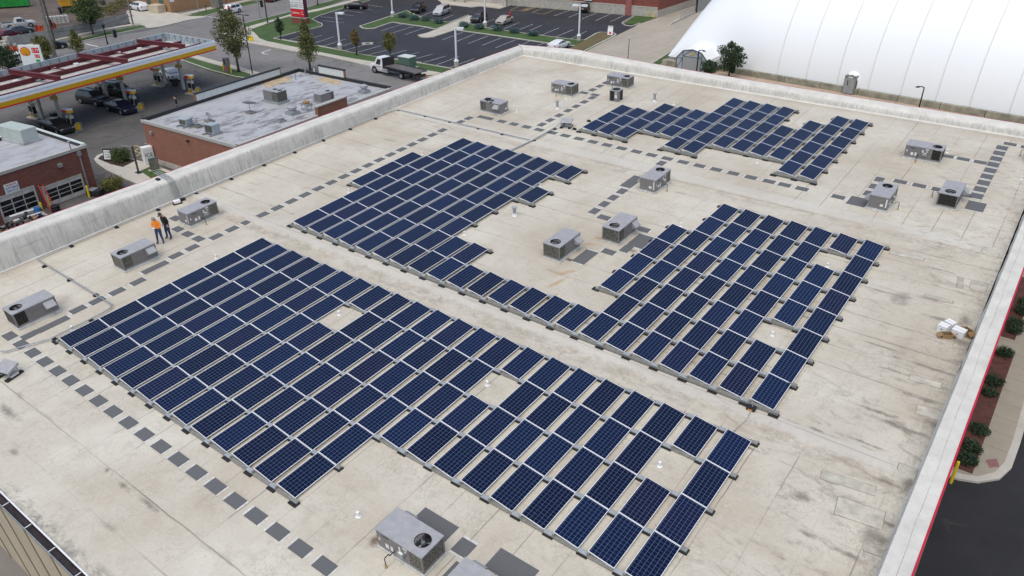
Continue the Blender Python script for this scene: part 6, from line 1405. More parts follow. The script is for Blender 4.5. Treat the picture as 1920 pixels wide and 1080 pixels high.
# ---- red brick retail store
rA, rB = Vector((-35.3, 130.6)), Vector((-110, 124.5)); rC = Vector((-36.6, 190)); rD = Vector((-111, 185))
rA = Vector(G(1232, 33)[:2]); rB = rA + (Vector(G(960, 10)[:2]) - rA).normalized() * 75; rC = rA + (Vector(G(1330, 0)[:2]) - rA).normalized() * 60; rD = rB + (rC - rA)
u = thing('retail_store', 'red brick retail store with a pale stone base at the top edge', 'building')
MB().use('brick_retail').prism([tuple(rA), tuple(rB), tuple(rD), tuple(rC)], GZ, GZ + 8.5).build('wall', u)
m = MB().use('stone'); LL = (rB - rA).length; wallbox(m, rB, rA, 0, LL, GZ, GZ + 1.75, .005, .12); wallbox(m, rA, rC, .0, 58, GZ, GZ + 1.3, .005, .1); m.build('stone_base', u)
m = MB().use('curb'); wallbox(m, rB, rA, 0, LL, GZ + 1.75, GZ + 1.9, .005, .17); m.build('stone_course', u)
M_('pink_pier', (0.33, 0.11, 0.105), .8, 0, .1, 2); s_, _ = wallpt(1179, 15, rB, rA); m = MB().use('pink_pier'); wallbox(m, rB, rA, s_ - .6, s_ + .6, GZ, GZ + 8.5, .125, .35); m.build('pier', u)
for px__ in (858, 877, 955): s_, _ = wallpt(px__, 5, rB, rA); m = MB().use('stone'); wallbox(m, rB, rA, s_ - .45, s_ + .45, GZ + .1, GZ + 4, 1.6, 2.4); m.build('entrance_pier', u)
m = MB().use('panel_back'); s_, _ = wallpt(1104, 3, rB, rA); wallbox(m, rB, rA, s_ - .8, s_ + .8, GZ + 2.2, GZ + 3.4, .13, .5); m.build('awning', u)
q = G(1223, 27); m = MB().use('galv'); m.box(-.3, .3, -.2, .2, .5, 1.1); m.tube([(-.2, 0, 0), (-.2, 0, .5)], .04, 5); m.tube([(.25, 0, 0), (.25, 0, 1.9)], .04, 5); tag(m.build('gas_meter', None, Matrix.Translation((q.x, q.y, GZ))), 'grey gas meter at the foot of the red brick store', 'gas meter')
q = G(915, 6); u = thing('cart_corral', 'grey wire cart corral at the retail store entrance', 'cart corral', Matrix.Translation(q)); m = MB().use('galv')
for k in range(9): m.tube([(-2.2 + k * .55, 0, 0), (-2.2 + k * .55, 0, 1.3)], .04, 4)
m.tube([(-2.3, 0, 1.3), (2.3, 0, 1.3)], .05, 4); m.build('frame', u)
# loading ramp wall and grey gate left of the dome
a_ = G(1258, 47); b_ = G(1305, 24); c_ = G(1325, 14)
u = thing('ramp_wall', 'low concrete ramp kerb with a mesh fence left of the white dome', 'fence'); m = MB().use('curb'); strip_wall(m, a_[:2], b_[:2], GZ, GZ + .35, .3); m.build('kerb', u); m = MB().use('galv')
for k in range(14): f = .35 + .65 * k / 13; x = lerp(f, a_.x, b_.x); y = lerp(f, a_.y, b_.y); m.tube([(x, y, GZ + .35), (x, y, GZ + 1.6)], .03, 4)
for z_ in (.7, 1.0, 1.3, 1.6): m.tube([(lerp(.35, a_.x, b_.x), lerp(.35, a_.y, b_.y), GZ + z_), (b_.x, b_.y, GZ + z_)], .03, 4)
m.build('mesh', u)
u = thing('dumpster_enclosure', 'grey slatted gate between the red brick store and the dome', 'gate'); m = MB().use('galv'); strip_wall(m, b_[:2], (c_.x - 1, c_.y + 14), GZ, GZ + 2.6, .15); m.build('gate_panel', u); m = MB().use('coping_black'); m.box(b_.x - .15, b_.x + .15, b_.y - .15, b_.y + .15, GZ, GZ + 2.9); m.build('post', u)
# ---- tan brick building top left
tA = Vector(G(321, 24)[:2]); dL = (Vector(G(252, 2)[:2]) - tA).normalized(); dR = (Vector(G(420, 2)[:2]) - tA).normalized(); dR = (dR * 1.0).normalized()
tB = tA + Vector((-1, .15)).normalized() * 22; tC = tA + Vector((-.10, 1)).normalized() * 45; tD = tC + (tB - tA)
u = thing('tan_brick_building', 'tan brick building at the top left with dark green doors', 'building'); MB().use('brick_tan').prism([tuple(tA), tuple(tB), tuple(tD), tuple(tC)], GZ, GZ + 7).build('wall', u)
def onw(px_, py_, A, B): return wallpt(px_, py_, A, B)
for (xa, xb) in ((278, 284), (300, 308)):
    s0, _ = onw(xa, 12, tB, tA); s1, _ = onw(xb, 12, tB, tA); m = MB().use('green_dk') if 'green_dk' in MATS else MB().use(M_('green_dk', (.012, .03, .03), .5, 0, .05).name if False else 'green_box'); wallbox(m, tB, tA, s0, s1, GZ, GZ + 2.6, .01, .06); m.build('door', u)
m = MB().use('sign_white'); 
s0, _ = onw(322, 5, tA, tC); wallbox(m, tA, tC, .2, 1.2, GZ + 2.0, GZ + 3.4, .01, .05); m.build('notice_board', u)
m = MB().use('panel_back'); wallbox(m, tA, tC, 2.0, 6.0, GZ + 2.3, GZ + 3.3, .01, .05); m.build('window', u)
q = G(302, 24); m = MB().use(M_('crate_tan', (.27, .20, .12), .8, 0, .15, 2).name if False else 'tan_wall'); m.box(-1.4, 1.2, -1.0, 1.0, 0, 1.5); tag(m.build('utility_box', None, Matrix.Translation((q.x - 1, q.y, GZ)) @ Matrix.Rotation(.2, 4, 'Z'), bevel=.05), 'tan wooden box beside the doors of the tan brick building', 'box')
def hedge(lab, a, b_, w, h, seed):
    rnd = random.Random(seed); A = G(*a); B = G(*b_); t_ = thing('hedge', lab, 'hedge', Matrix.Translation((0, 0, 0))); m = MB().use('leaf_dark'); n = 26
    for k in range(n): c_ = A.lerp(B, (k + .5) / n); leaves(m, rnd, (c_.x, c_.y, GZ + h * .5), ((B - A).length / n * .9, w, h * .5), 190, .13, .6)
    m.build('foliage', t_); mm_ = MB().use('wood_dark')
    for k in range(n): c_ = A.lerp(B, (k + .5) / n); mm_.tube([(c_.x, c_.y, GZ), (c_.x, c_.y, GZ + h * .7)], .05, 4)
    mm_.build('stem', t_)
hedge('long clipped dark hedge before the tan brick building', (325, 22), (470, -8), .8, 1.7, 5)
rnd = random.Random(9); m = MB().use('leaf_yellowgreen')
for (x, y) in ((212, 22), (222, 16), (232, 12), (205, 28), (238, 6)): q = G(x, y); leaves(m, rnd, (q.x, q.y, GZ + .9), (1.6, 1.6, 1.0), 320, .14)
tag(m.build('weeds'), 'rough weeds behind the grey panel fence', 'weeds', None, 'stuff')
# grey panel fence along the construction site
fa = [G(20, 89), G(104, 74.5), G(150, 64), G(200, 53.5), G(244, 43.5)]
u = thing('panel_fence', 'long weathered grey panel fence around the construction site', 'fence')
for a, b_ in zip(fa, fa[1:]): m = MB().use('fence_grey'); strip_wall(m, a[:2], b_[:2], GZ, GZ + 1.7, .06); m.build('panel', u)
m = MB().use('galv')
for a, b_ in zip(fa, fa[1:]):
    for k in range(4): q = a.lerp(b_, k / 4); m.tube([(q.x, q.y, GZ), (q.x, q.y, GZ + 1.85)], .04, 4)
m.build('post', u)
# construction site
def netting(lab, l, h, name='safety_net'):
    m = MB().use('orange_net'); pts = [G(*p) for p in l]; rnd = random.Random(len(lab))
    V = []; 
    for i in range(len(pts) - 1):
        for k in range(6): q = pts[i].lerp(pts[i + 1], k / 6); V += [(q.x + rnd.uniform(-.1, .1), q.y, GZ), (q.x + rnd.uniform(-.1, .1), q.y, GZ + h * rnd.uniform(.7, 1))]
    m.add(V, [(2 * i, 2 * i + 2, 2 * i + 3, 2 * i + 1) for i in range(len(V) // 2 - 1)]); o = m.build(name); md = o.modifiers.new('s', 'SOLIDIFY'); md.thickness = .03; tag(o, lab, 'safety netting', 'orange safety netting')
netting('orange safety netting behind the grey fence near the pickup', [(68, 61), (86, 58)], 1.2); netting('red orange netting at the end of the block stack', [(97, 56), (108, 51)], 1.1); netting('orange safety netting beside the price sign', [(16, 95), (26, 100), (38, 98)], 1.1)
q = G(10, 16); u = thing('roll_off_dumpster', 'bright green roll off container at the top left corner', 'dumpster', Matrix.Translation((q.x, q.y, GZ)) @ Matrix.Rotation(R_(62), 4, 'Z')); M_('green_paint', (.012, .26, .035), .5, 0, .12, 1)
m = MB().use('green_paint'); m.box(-9, 4.5, -.05, .05, .3, 2.2); m.box(-9, 4.5, 2.4, 2.5, .3, 2.2); m.box(4.4, 4.5, .05, 2.4, .3, 2.2); m.box(-9, 4.4, .05, 2.4, .3, .4); m.build('body', u)
m = MB().use('green_paint'); 
for k in range(12): m.box(-8.6 + k * 1.1, -8.45 + k * 1.1, -.14, -.052, .3, 2.2)
m.box(-9, 4.5, -.16, -.052, 2.05, 2.2); m.build('rib', u)
q = G(138, 20); u = thing('excavator', 'yellow tracked excavator partly behind the rounded tree', 'excavator', Matrix.Translation((q.x, q.y, GZ)) @ Matrix.Rotation(R_(75), 4, 'Z')); M_('machine_yellow', (.52, .27, .012), .5, 0, .1, 2)
for s in (-1.2, 1.2):
    m = MB().use('wood_dark'); m.prism([(-2.2, s - .3), (2.2, s - .3), (2.2, s + .3), (-2.2, s + .3)], .15, .85); m.tube([(-2.2, s - .3, .5), (-2.2, s + .3, .5)], .42, 12); m.tube([(2.2, s - .3, .5), (2.2, s + .3, .5)], .42, 12); m.build('track', u)
m = MB().use('machine_yellow'); m.box(-2.2, 1.4, -1.3, 1.3, 1.1, 2.0); m.box(-2.3, -.6, -1.3, 1.3, 2.0, 2.6); m.build('body', u, bevel=.08); m = MB().use('glass_dark'); m.box(-.3, 1.3, .2, 1.2, 2.0, 3.2); m.build('cab', u)
m = MB().use('machine_yellow'); m.tube([(1.2, -.3, 2.0), (3.0, -.3, 4.6), (5.2, -.3, 4.0)], .28, 6); m.tube([(5.2, -.3, 4.1), (5.8, -.3, 1.6)], .22, 6); m.build('boom', u); m = MB().use('wood_dark'); m.box(5.3, 6.2, -.8, .2, .6, 1.5); m.build('bucket', u)
q = G(108, 44); u = thing('block_stack', 'stack of pale concrete blocks behind the grey fence', 'blocks', Matrix.Translation((q.x, q.y, GZ)) @ Matrix.Rotation(R_(72), 4, 'Z'))
m = MB().use('deck_white')
for r_ in range(4):
    for k in range(6): m.box(-2.0 + k * .68, -1.36 + k * .68 - .06, -.5, .5, r_ * .35 + .02, r_ * .35 + .31)
m.build('block', u)
q = G(4, 90); u = thing('stone_pile', 'heap of pale rubble at the left end of the grey fence', 'rubble'); m = MB().use('concrete'); rnd = random.Random(3)
for k in range(40): m.T = Matrix.Translation((q.x + rnd.gauss(0, .9), q.y + rnd.gauss(0, .9), GZ + .3 + abs(rnd.gauss(0, .35)))) @ Matrix.Rotation(rnd.uniform(0, 3), 4, 'Z'); s = rnd.uniform(.2, .45); m.box(-s, s, -s, s * .7, -s, s * .8)
m.T = None; m.build('rubble', u); u['kind'] = 'stuff'
# ---- white air dome
dx0, dx1, dy0, dy1 = -16.6, 150.0, 97.2, 175.0
u = thing('air_dome', 'huge white inflated sports dome filling the upper right', 'building'); M_('dome_white', (0.82, 0.85, 0.855), .5, 0, .012, .08)
ang = math.atan2(93.6 - 97.8, 47.3) * .9
DM = Matrix.Translation((dx0, 97.75, 0)) @ Matrix.Rotation(ang, 4, 'Z')
def dome_z(x, y):                    # local coordinates
    def f(d, w, p): 
        t = max(0., min(1., d / w)); return (1 - (1 - t) ** p) ** (1 / p)
    Ld, Wdm = 160., 78.
    a = f(min(y, Wdm - y), 34, 2.0); b_ = f(min(x, Ld - x), 13, 1.9)
    return 22.0 * a * b_
NX, NY = 150, 60
V = []; 
xsd = [160 * (i / NX) ** 1.7 for i in range(NX + 1)]; ysd = [39 * (1 - math.cos(math.pi * j / 2 / NY)) * 1.0 for j in range(NY + 1)]; ysd += [78 - y for y in reversed(ysd[:-1])]
for x in xsd:
    for y in ysd: V.append((x, y, GZ + .75 + dome_z(x, y)))
n2 = len(ysd); m = MB().use('dome_white'); m.add(V, [(i * n2 + j, (i + 1) * n2 + j, (i + 1) * n2 + j + 1, i * n2 + j + 1) for i in range(NX) for j in range(n2 - 1)]); m.build('membrane', u, DM, smooth=True)
M_('cable_tan', (0.66, 0.66, 0.64), .6, 0, 0)
for px__, py__ in ((1447, 146), (1502, 155), (1562, 164), (1622, 173), (1686, 182), (1755, 191), (1818, 202), (1893, 214)):
    q = DM.inverted() @ G(px__, py__, GZ + .6); x = q.x; pts = [(x, y, GZ + .77 + dome_z(x, y)) for y in ysd[0:NY + 1]]; pts = [(a_[0], a_[1] - .05, a_[2] + .02) for a_ in pts]
    MB().use('cable_tan').tube(pts, .032, 5).build('seam_cable', u, DM)
    MB().use('coping_black').tube([(x, -.12, GZ + .2), (x, .15, GZ + 1.25)], .045, 5).build('anchor', u, DM)
w_ = thing('dome_footing', 'low mossy concrete footing wall along the foot of the dome', 'wall', DM); M_('footing', (.30, .285, .215), .85, 0, .22, 1)
for k in range(24): m = MB().use('footing'); m.box(3.9 + k * 5.0, 3.9 + k * 5.0 + 4.92, -.55, -.02, GZ, GZ + .74); m.build('block', w_)
# door pod
q0 = DM.inverted() @ G(1591, 175); x0 = q0.x
u = thing('dome_door', 'grey steel door pod with a white tunnel sleeve in the dome side', 'door', DM @ Matrix.Translation((x0, -.9, GZ)))
MB().use('unit_grey').box(-.72, .72, -.05, .9, .02, 2.35).build('frame', u); m = MB().use('galv'); m.box(-.62, -.02, -.075, -.052, .1, 2.0); m.box(.02, .62, -.075, -.052, .1, 2.0); m.build('door_leaf', u); MB().use('black').box(-.3, -.18, -.082, -.076, 1.1, 1.75).build('pane', u); m = MB().use('sign_white'); m.box(-.25, .3, -.07, -.052, 2.08, 2.22); m.build('exit_sign', u)
m = MB().use('dome_white'); V = []; n = 14
for (yy_, w_2, h_) in ((.45, .84, 2.42), (1.4, .95, 3.0), (2.6, .9, 4.3), (3.6, .55, 5.4)):
    for k in range(n + 1): a = math.pi * k / n; V.append((w_2 * math.cos(a), yy_, max(0.02, h_ - 1.0 + math.sin(a) * 1.0) if 0 < k < n else .02))
m.add(V, [(r_ * (n + 1) + k, (r_ + 1) * (n + 1) + k, (r_ + 1) * (n + 1) + k + 1, r_ * (n + 1) + k + 1) for r_ in range(3) for k in range(n)]); m.build('sleeve', u, smooth=True)
# vestibule
u = thing('dome_entrance', 'grey framed vehicle entrance with a white fabric tunnel at the dome end', 'entrance', Matrix.Translation((-12.9, 93.0, GZ)))
prof_ = [(0, 0), (-.05, 1.9), (.9, 2.95), (2.3, 3.25), (3.7, 2.95), (4.7, 1.9), (4.75, 0)]
m = MB().use('fascia_back'); m.add([(x, 0, z) for x, z in prof_] + [(x, .08, z) for x, z in prof_], [tuple(range(7)), tuple(range(13, 6, -1))]); m.build('front_panel', u, fixn=True)
m = MB().use('brace')
for a, b_ in zip(prof_, prof_[1:]): m.tube([(a[0], -.03, a[1]), (b_[0], -.03, b_[1])], .07, 5)
for a, b_ in (((.9, 0), (.9, 2.95)), ((3.8, 0), (3.8, 2.9)), ((.9, 2.2), (3.8, 2.2)), ((.9, 2.2), (2.3, 3.2)), ((2.3, 3.2), (3.8, 2.2)), ((0, 1.9), (.9, 1.9)), ((0, .3), (.9, 1.9)), ((3.8, 1.9), (4.7, 1.9)), ((3.8, 1.9), (4.7, .3))): m.tube([(a[0], -.03, a[1]), (b_[0], -.03, b_[1])], .045, 4)
m.build('frame', u); m = MB().use('galv'); m.box(.98, 3.72, -.02, -.005, .02, 2.14); m.build('roll_door', u); m = MB().use('fascia_yellow'); m.add([(1.9, -.06, 2.5), (2.7, -.06, 2.5), (2.3, -.06, 2.85)], [(0, 1, 2)]); m.build('warning_sign', u)
m = MB().use('dome_white'); V = []
for (yy_, g_x, g_z) in ((.09, 1.0, 1.0), (3.0, 1.02, 1.06), (8.5, 1.1, 1.25)):
    for x, z in prof_: V.append((2.35 + (x - 2.35) * g_x + yy_ * .0, yy_, z * g_z))
m.add(V, [(r_ * 7 + k, (r_ + 1) * 7 + k, (r_ + 1) * 7 + k + 1, r_ * 7 + k + 1) for r_ in range(2) for k in range(6)]); m.build('tunnel', u)
q = G(1256, 124); m = MB().use('footing'); m.box(-1.0, 1.2, -.7, .7, 0, .9); m.box(-.7, .9, -.9, -.7, .9, 1.2) if 0 else None; tag(m.build('concrete_block', None, Matrix.Translation((q.x, q.y, GZ + .01)), bevel=.05), 'pale concrete block at the left foot of the dome', 'block')
# ---- lamps, poles, signals
def shoebox(lab, p_, h, heads, base=True):
    q = G(*p_); u = thing('lot_lamp', lab, 'lamp post', Matrix.Translation((q.x, q.y, GZ)), 'white lamp posts in the parking lot')
    MB().use('concrete').lathe([(.36, 0), (.36, .85), (.30, .9)], (0, 0, 0), 14).build('base', u)
    m = MB().use('pole_white'); m.add([(-.28, -.28, .9), (.28, -.28, .9), (.28, .28, .9), (-.28, .28, .9), (-.1, -.1, 1.25), (.1, -.1, 1.25), (.1, .1, 1.25), (-.1, .1, 1.25)], [(4, 5, 6, 7), (0, 1, 5, 4), (1, 2, 6, 5), (2, 3, 7, 6), (3, 0, 4, 7)]); m.box(-.1, .1, -.1, .1, 1.25, h); m.build('pole', u)
    for a in heads:
        m = MB().use('pole_white'); m.T = Matrix.Translation((0, 0, h)) @ Matrix.Rotation(R_(a), 4, 'Z'); m.box(0.1, .35, -.06, .06, -.22, -.08); m.box(.3, 1.25, -.28, .28, -.28, .0); m.use('tape_white'); m.box(.4, 1.15, -.2, .2, -.30, -.281); m.build('lamp_head', u)
shoebox('white lamp post at the left of the parking lot, head to the right', (638, 94.5), 5.9, (25,)); shoebox('white lamp post nearest the big roof, single head', (856, 126), 5.7, (25,)); shoebox('white double headed lamp post at the right end of the parking island', (1085, 77), 5.9, (25, 205))
shoebox('white lamp post standing among the right row of spruces', (909.5, 51.5), 6.8, (25, 205)); shoebox('white lamp post standing before the left row of spruces', (736.5, 33), 6.8, (25,))
def blackpole(lab, p_, h, r, heads, base=False, z=GZ, name='street_lamp', group=None):
    q = G(*p_); u = thing(name, lab, 'street lamp', Matrix.Translation((q.x, q.y, z)), group)
    MB().use('pole_black').lathe([(r * 1.6, 0), (r * 1.2, .3), (r, .6), (r * .8, h)], (0, 0, 0), 10).build('pole', u)
    if base: MB().use('concrete').lathe([(.35, -.1), (.35, .75)], (0, 0, 0), 12).build('base', u)
    for kind, a in heads:
        m = MB().use('pole_black'); m.T = Matrix.Translation((0, 0, h)) @ Matrix.Rotation(R_(a), 4, 'Z')
        if kind == 'flat': m.tube([(0, 0, -.05), (.6, 0, .0)], .03, 5); m.box(.45, 1.0, -.14, .14, -.05, .04)
        elif kind == 'curve': m.tube([(0, 0, -.1), (.15, 0, .05), (.4, 0, .08)], .06, 6); m.lathe([(.02, 0), (.22, -.05), (.25, -.12)], (.75, 0, .08), 10); m.tube([(.4, 0, .08), (.8, 0, .06)], .06, 6)
        elif kind == 'lantern': m.lathe([(.08, 0), (.2, .1), (.26, .5), (.1, .62), (.02, .8)], (0, 0, 0), 10)
        else: m.use('tape_white'); m.lathe([(.12, 0), (.14, .2), (.05, .28)], (0, 0, 0), 8)
        m.build('lamp_head', u)
blackpole('tall thin black street lamp with two flat heads by the forecourt', (475, 148), 8.6, .075, (('flat', 10), ('flat', 190)), True)
blackpole('black lantern street lamp behind the fuel canopy', (202, 83), 2.6, .10, (('lantern', 0),)); blackpole('slim lamp post with a small white globe beside the driveway', (1177, 115), 3.4, .05, (('globe', 0),)); blackpole('black lamp post with a curved head before the dome entrance', (1305, 142), 3.5, .10, (('curve', 10),)); blackpole('short black lamp post standing before the dome side', (1722, 206), 2.75, .085, (('curve', 200),))
def pole(lab, p_, h, r, matn, name='utility_pole', arm=None):
    q = G(*p_); u = thing(name, lab, 'utility pole', Matrix.Translation((q.x, q.y, GZ)), 'utility and signal poles'); MB().use(matn).lathe([(r, 0), (r * .75, h)], (0, 0, 0), 10).build('pole', u)
    if arm: m = MB().use(matn); m.box(-1.3, 1.3, -.06, .06, h - 1.0, h - .85); m.build('cross_arm', u)
    return u
pole('thick pale grey utility pole rising behind the price sign', (105, 112), 12, .30, 'wood_grey', arm=True); pole('dark wooden utility pole just right of the thick grey pole', (103, 79), 10, .18, 'wood_dark', arm=True); pole('pale pole at the right end of the grey panel fence', (250, 47), 8.5, .16, 'wood_grey'); pole('dark signal pole on the near corner of the main street', (502, 44), 7.5, .14, 'wood_dark'); pole('thin pale street sign pole before the hedge', (373, 23), 6.5, .06, 'galv'); pole('short dark post beside the thin street sign pole', (387, 22), 1.3, .10, 'wood_dark', 'post')
def signal(lab, p_, z0, side=0, lit=None, backp=False):
    q = G(p_[0], p_[1], z0); u = thing('traffic_light', lab, 'traffic light', Matrix.Translation(q) @ Matrix.Rotation(R_(side), 4, 'Z'), 'traffic lights'); MB().use('pole_black').box(-.18, .18, -.14, .14, 0, 1.15).build('housing', u)
    if backp: MB().use('galv').box(-.3, .3, .15, .17, -.1, 1.25).build('backplate', u)
    m = MB().use('pole_black'); 
    for k in range(3): m.tube([(0, -.14, .2 + .37 * k), (0, -.3, .2 + .37 * k)], .13, 8)
    m.build('visor', u); m = MB().use('lamp_red' if lit else 'pole_black'); m.lathe([(.10, -.02), (.10, 0)], (0, -.31, .94), 10, 'y'); m.build('lens', u); m = MB().use('galv'); m.tube([(0, 0, 1.15), (0, 0, 1.6)], .03, 4); m.tube([(0, 0, 0), (0, 0, -z0 + GZ if False else -.2)], .03, 4); m.build('hanger', u)
M_('lamp_red', (.6, .02, .02), .4, 0, 0, emit=(1, .03, .03, 3.0))
signal('black traffic light hanging over the dirt at the top left', (115, 26), GZ + 2.2, 30, backp=True); signal('black traffic light on the dark wooden pole', (97, 50), GZ + 2.2, 60); signal('traffic light seen edge on behind the canopy fascia', (217, 70), GZ + 1.6, 100, backp=True); signal('traffic light showing red by the white crossover', (430, 24), GZ + 2.6, 30, lit=True); signal('traffic light on the signal pole left of the pylon sign', (491, 13), GZ + 3.2, 20, backp=True)
q = G(428, 25); tag(MB().use('pole_black').lathe([(.08, 0), (.06, 3.0)], (0, 0, 0), 8).build('signal_post', None, Matrix.Translation((q.x, q.y, GZ))), 'black post under the red traffic light', 'post')
q = G(488, 36); u = thing('signal_post', 'grey signal post with a green street sign left of the dark pole', 'post', Matrix.Translation((q.x, q.y, GZ))); MB().use('galv').lathe([(.12, 0), (.09, 6.0)], (0, 0, 0), 8).build('post', u); MB().use('sign_white').box(-.6, .1, -.05, .05, 3.6, 5.0).build('sign', u)
q = G(408, 15); tag(MB().use('wood_grey').box(-1, 1, -.7, .7, 0, 1.7).build('signal_cabinet', None, Matrix.Translation((q.x, q.y, GZ + .1)) @ Matrix.Rotation(.3, 4, 'Z'), bevel=.04), 'brown grey signal cabinet on the far verge of the main street', 'cabinet')
q = G(470, 73, GZ + .5); u = thing('tactile_sign', 'yellow warning pad sign at the curved corner sidewalk', 'sign', Matrix.Translation((q.x, q.y, GZ + .12)) @ Matrix.Rotation(.3, 4, 'Z')); MB().use('yellow_paint').box(-.55, .55, -.03, .03, .1, .85).build('panel', u); MB().use('galv').box(-.04, .04, -.03, .03, 0, .1).build('post', u)
# transformer, hydrant, sandwich board
q = G(757, 127); u = thing('transformer_box', 'large green utility transformer box behind the tow truck', 'electrical box', Matrix.Translation((q.x + .3, q.y + .5, GZ + .03)) @ Matrix.Rotation(R_(3), 4, 'Z')); MB().use('green_box').box(-1.05, 1.05, -.8, .8, .1, 1.55).build('cabinet', u); MB().use('panel_back').box(-1.1, 1.1, -.85, .85, 1.55, 1.65).build('lid', u); MB().use('concrete').box(-1.3, 1.3, -1.1, 1.1, 0, .1).build('pad', u)
q = G(956, 31); m = MB().use('fascia_red'); m.lathe([(.16, 0), (.13, .1), (.12, .55), (.17, .58), (.15, .68), (.04, .78)], (0, 0, 0), 12); m.tube([(-.26, 0, .42), (.26, 0, .42)], .07, 8); tag(m.build('fire_hydrant', None, Matrix.Translation((q.x, q.y, GZ + .13))), 'red fire hydrant at the tip of the concrete walk', 'hydrant')
q = G(1144, 66.5); u = thing('sandwich_board', 'white sandwich board at the right end of the parking island', 'sign', Matrix.Translation((q.x, q.y, GZ + .14)) @ Matrix.Rotation(R_(20), 4, 'Z'))
for s in (-1, 1): m = MB().use('white'); m.T = Matrix.Translation((0, s * .28, 0)) @ Matrix.Rotation(R_(s * 13), 4, 'X'); m.box(-.45, .45, -.03, .03, 0, 1.5); m.build('panel', u)
m = MB().use('fascia_red'); m.T = Matrix.Translation((0, -.28, 0)) @ Matrix.Rotation(R_(-13), 4, 'X'); m.box(-.15, .2, -.045, -.032, .15, .55); m.build('red_mark', u)
# overhead wires at the top left
u = thing('overhead_cable', 'thin span wires crossing the street at the top left', 'cable'); m = MB().use('pole_black')
for a, b_, s in (((103, 60, GZ + 5.5), (250, 28, GZ + 4.2), .5), ((97, 48, GZ + 4.5), (245, 22, GZ + 4.4), .4)):
    A = G(*a); B = G(*b_); m.tube([A.lerp(B, k / 12) - Vector((0, 0, s * math.sin(math.pi * k / 12))) for k in range(13)], .03, 4)
m.build('wire', u)
# ------------------------------------------------------------------ vehicles
def paint(n, c): return M_('paint_' + n, c, .32, .0, .0, coat=.15)
for n, c in (('black', (.008, .008, .010)), ('navy', (.005, .008, .028)), ('silver', (.42, .43, .43)), ('white', (.70, .71, .72)), ('beige', (.40, .37, .32)), ('darkgrey', (.035, .036, .040)), ('bluegrey', (.05, .065, .085)), ('maroon', (.10, .012, .022)), ('brownblack', (.022, .020, .020))): paint(n, c)
M_('glass_car', (.012, .016, .018), .08, 0, 0, coat=.5); M_('tyre', (.012, .012, .012), .8, 0, .1); M_('rim', (.38, .39, .40), .35, .6, 0); M_('lamp_clear', (.62, .65, .68), .15, .2, 0); M_('lamp_tail', (.32, .008, .01), .3, 0, 0)
SHAPES = {
 'sedan': (4.75, 1.82, [(-.5, .62, .70, .70), (-.48, .72, .94, .94), (-.31, .76, .98, .98), (-.16, .78, .98, 1.38), (.10, .78, .97, 1.42), (.27, .78, .95, .97), (.42, .76, .84, .86), (.49, .68, .70, .72), (.5, .60, .60, .60)], (-.31, -.16, .10, .27)),
 'coupe': (4.85, 1.86, [(-.5, .62, .72, .72), (-.48, .74, 1.0, 1.0), (-.42, .78, 1.02, 1.03), (-.12, .80, .98, 1.36), (.06, .80, .96, 1.40), (.26, .78, .92, .94), (.42, .76, .82, .84), (.49, .68, .66, .68), (.5, .6, .58, .58)], (-.42, -.12, .06, .26)),
 'suv': (4.7, 1.88, [(-.5, .70, .80, .80), (-.49, .80, 1.05, 1.06), (-.47, .82, 1.08, 1.12), (-.39, .82, 1.08, 1.66), (.09, .82, 1.05, 1.70), (.25, .82, 1.04, 1.08), (.43, .80, .96, .98), (.49, .74, .80, .82), (.5, .66, .68, .68)], (-.47, -.39, .09, .25)),
 'van': (5.1, 1.95, [(-.5, .72, .85, .85), (-.49, .82, 1.05, 1.06), (-.475, .84, 1.08, 1.12), (-.42, .84, 1.06, 1.72), (.13, .84, 1.02, 1.70), (.34, .82, .98, 1.0), (.45, .78, .85, .87), (.49, .72, .72, .74), (.5, .64, .62, .62)], (-.475, -.42, .13, .34)),
 'pickup': (5.5, 1.9, [(-.5, .78, 1.05, 1.05), (-.115, .80, 1.06, 1.07), (-.11, .80, 1.07, 1.10), (-.07, .80, 1.07, 1.72), (.11, .80, 1.06, 1.74), (.23, .80, 1.06, 1.09), (.44, .80, 1.02, 1.04), (.49, .76, .85, .87), (.5, .7, .72, .72)], (-.11, -.07, .11, .23)),
}
def wheel(parent, x, y, r, w):
    s = 1 if y > 0 else -1
    wl_ = MB().use('tyre').lathe([(r * .6, -w / 2), (r * .96, -w / 2), (r, -w * .3), (r, w * .3), (r * .96, w / 2), (r * .6, w / 2)], (x, y, r), 20, 'y').build('wheel', parent)
    MB().use('rim').lathe([(.03, 0), (r * .58, .0), (r * .62, -.02)] if s > 0 else [(r * .62, .02), (r * .58, 0), (.03, 0)], (x, y + s * (w / 2 + .012), r), 12, 'y').build('rim', wl_)
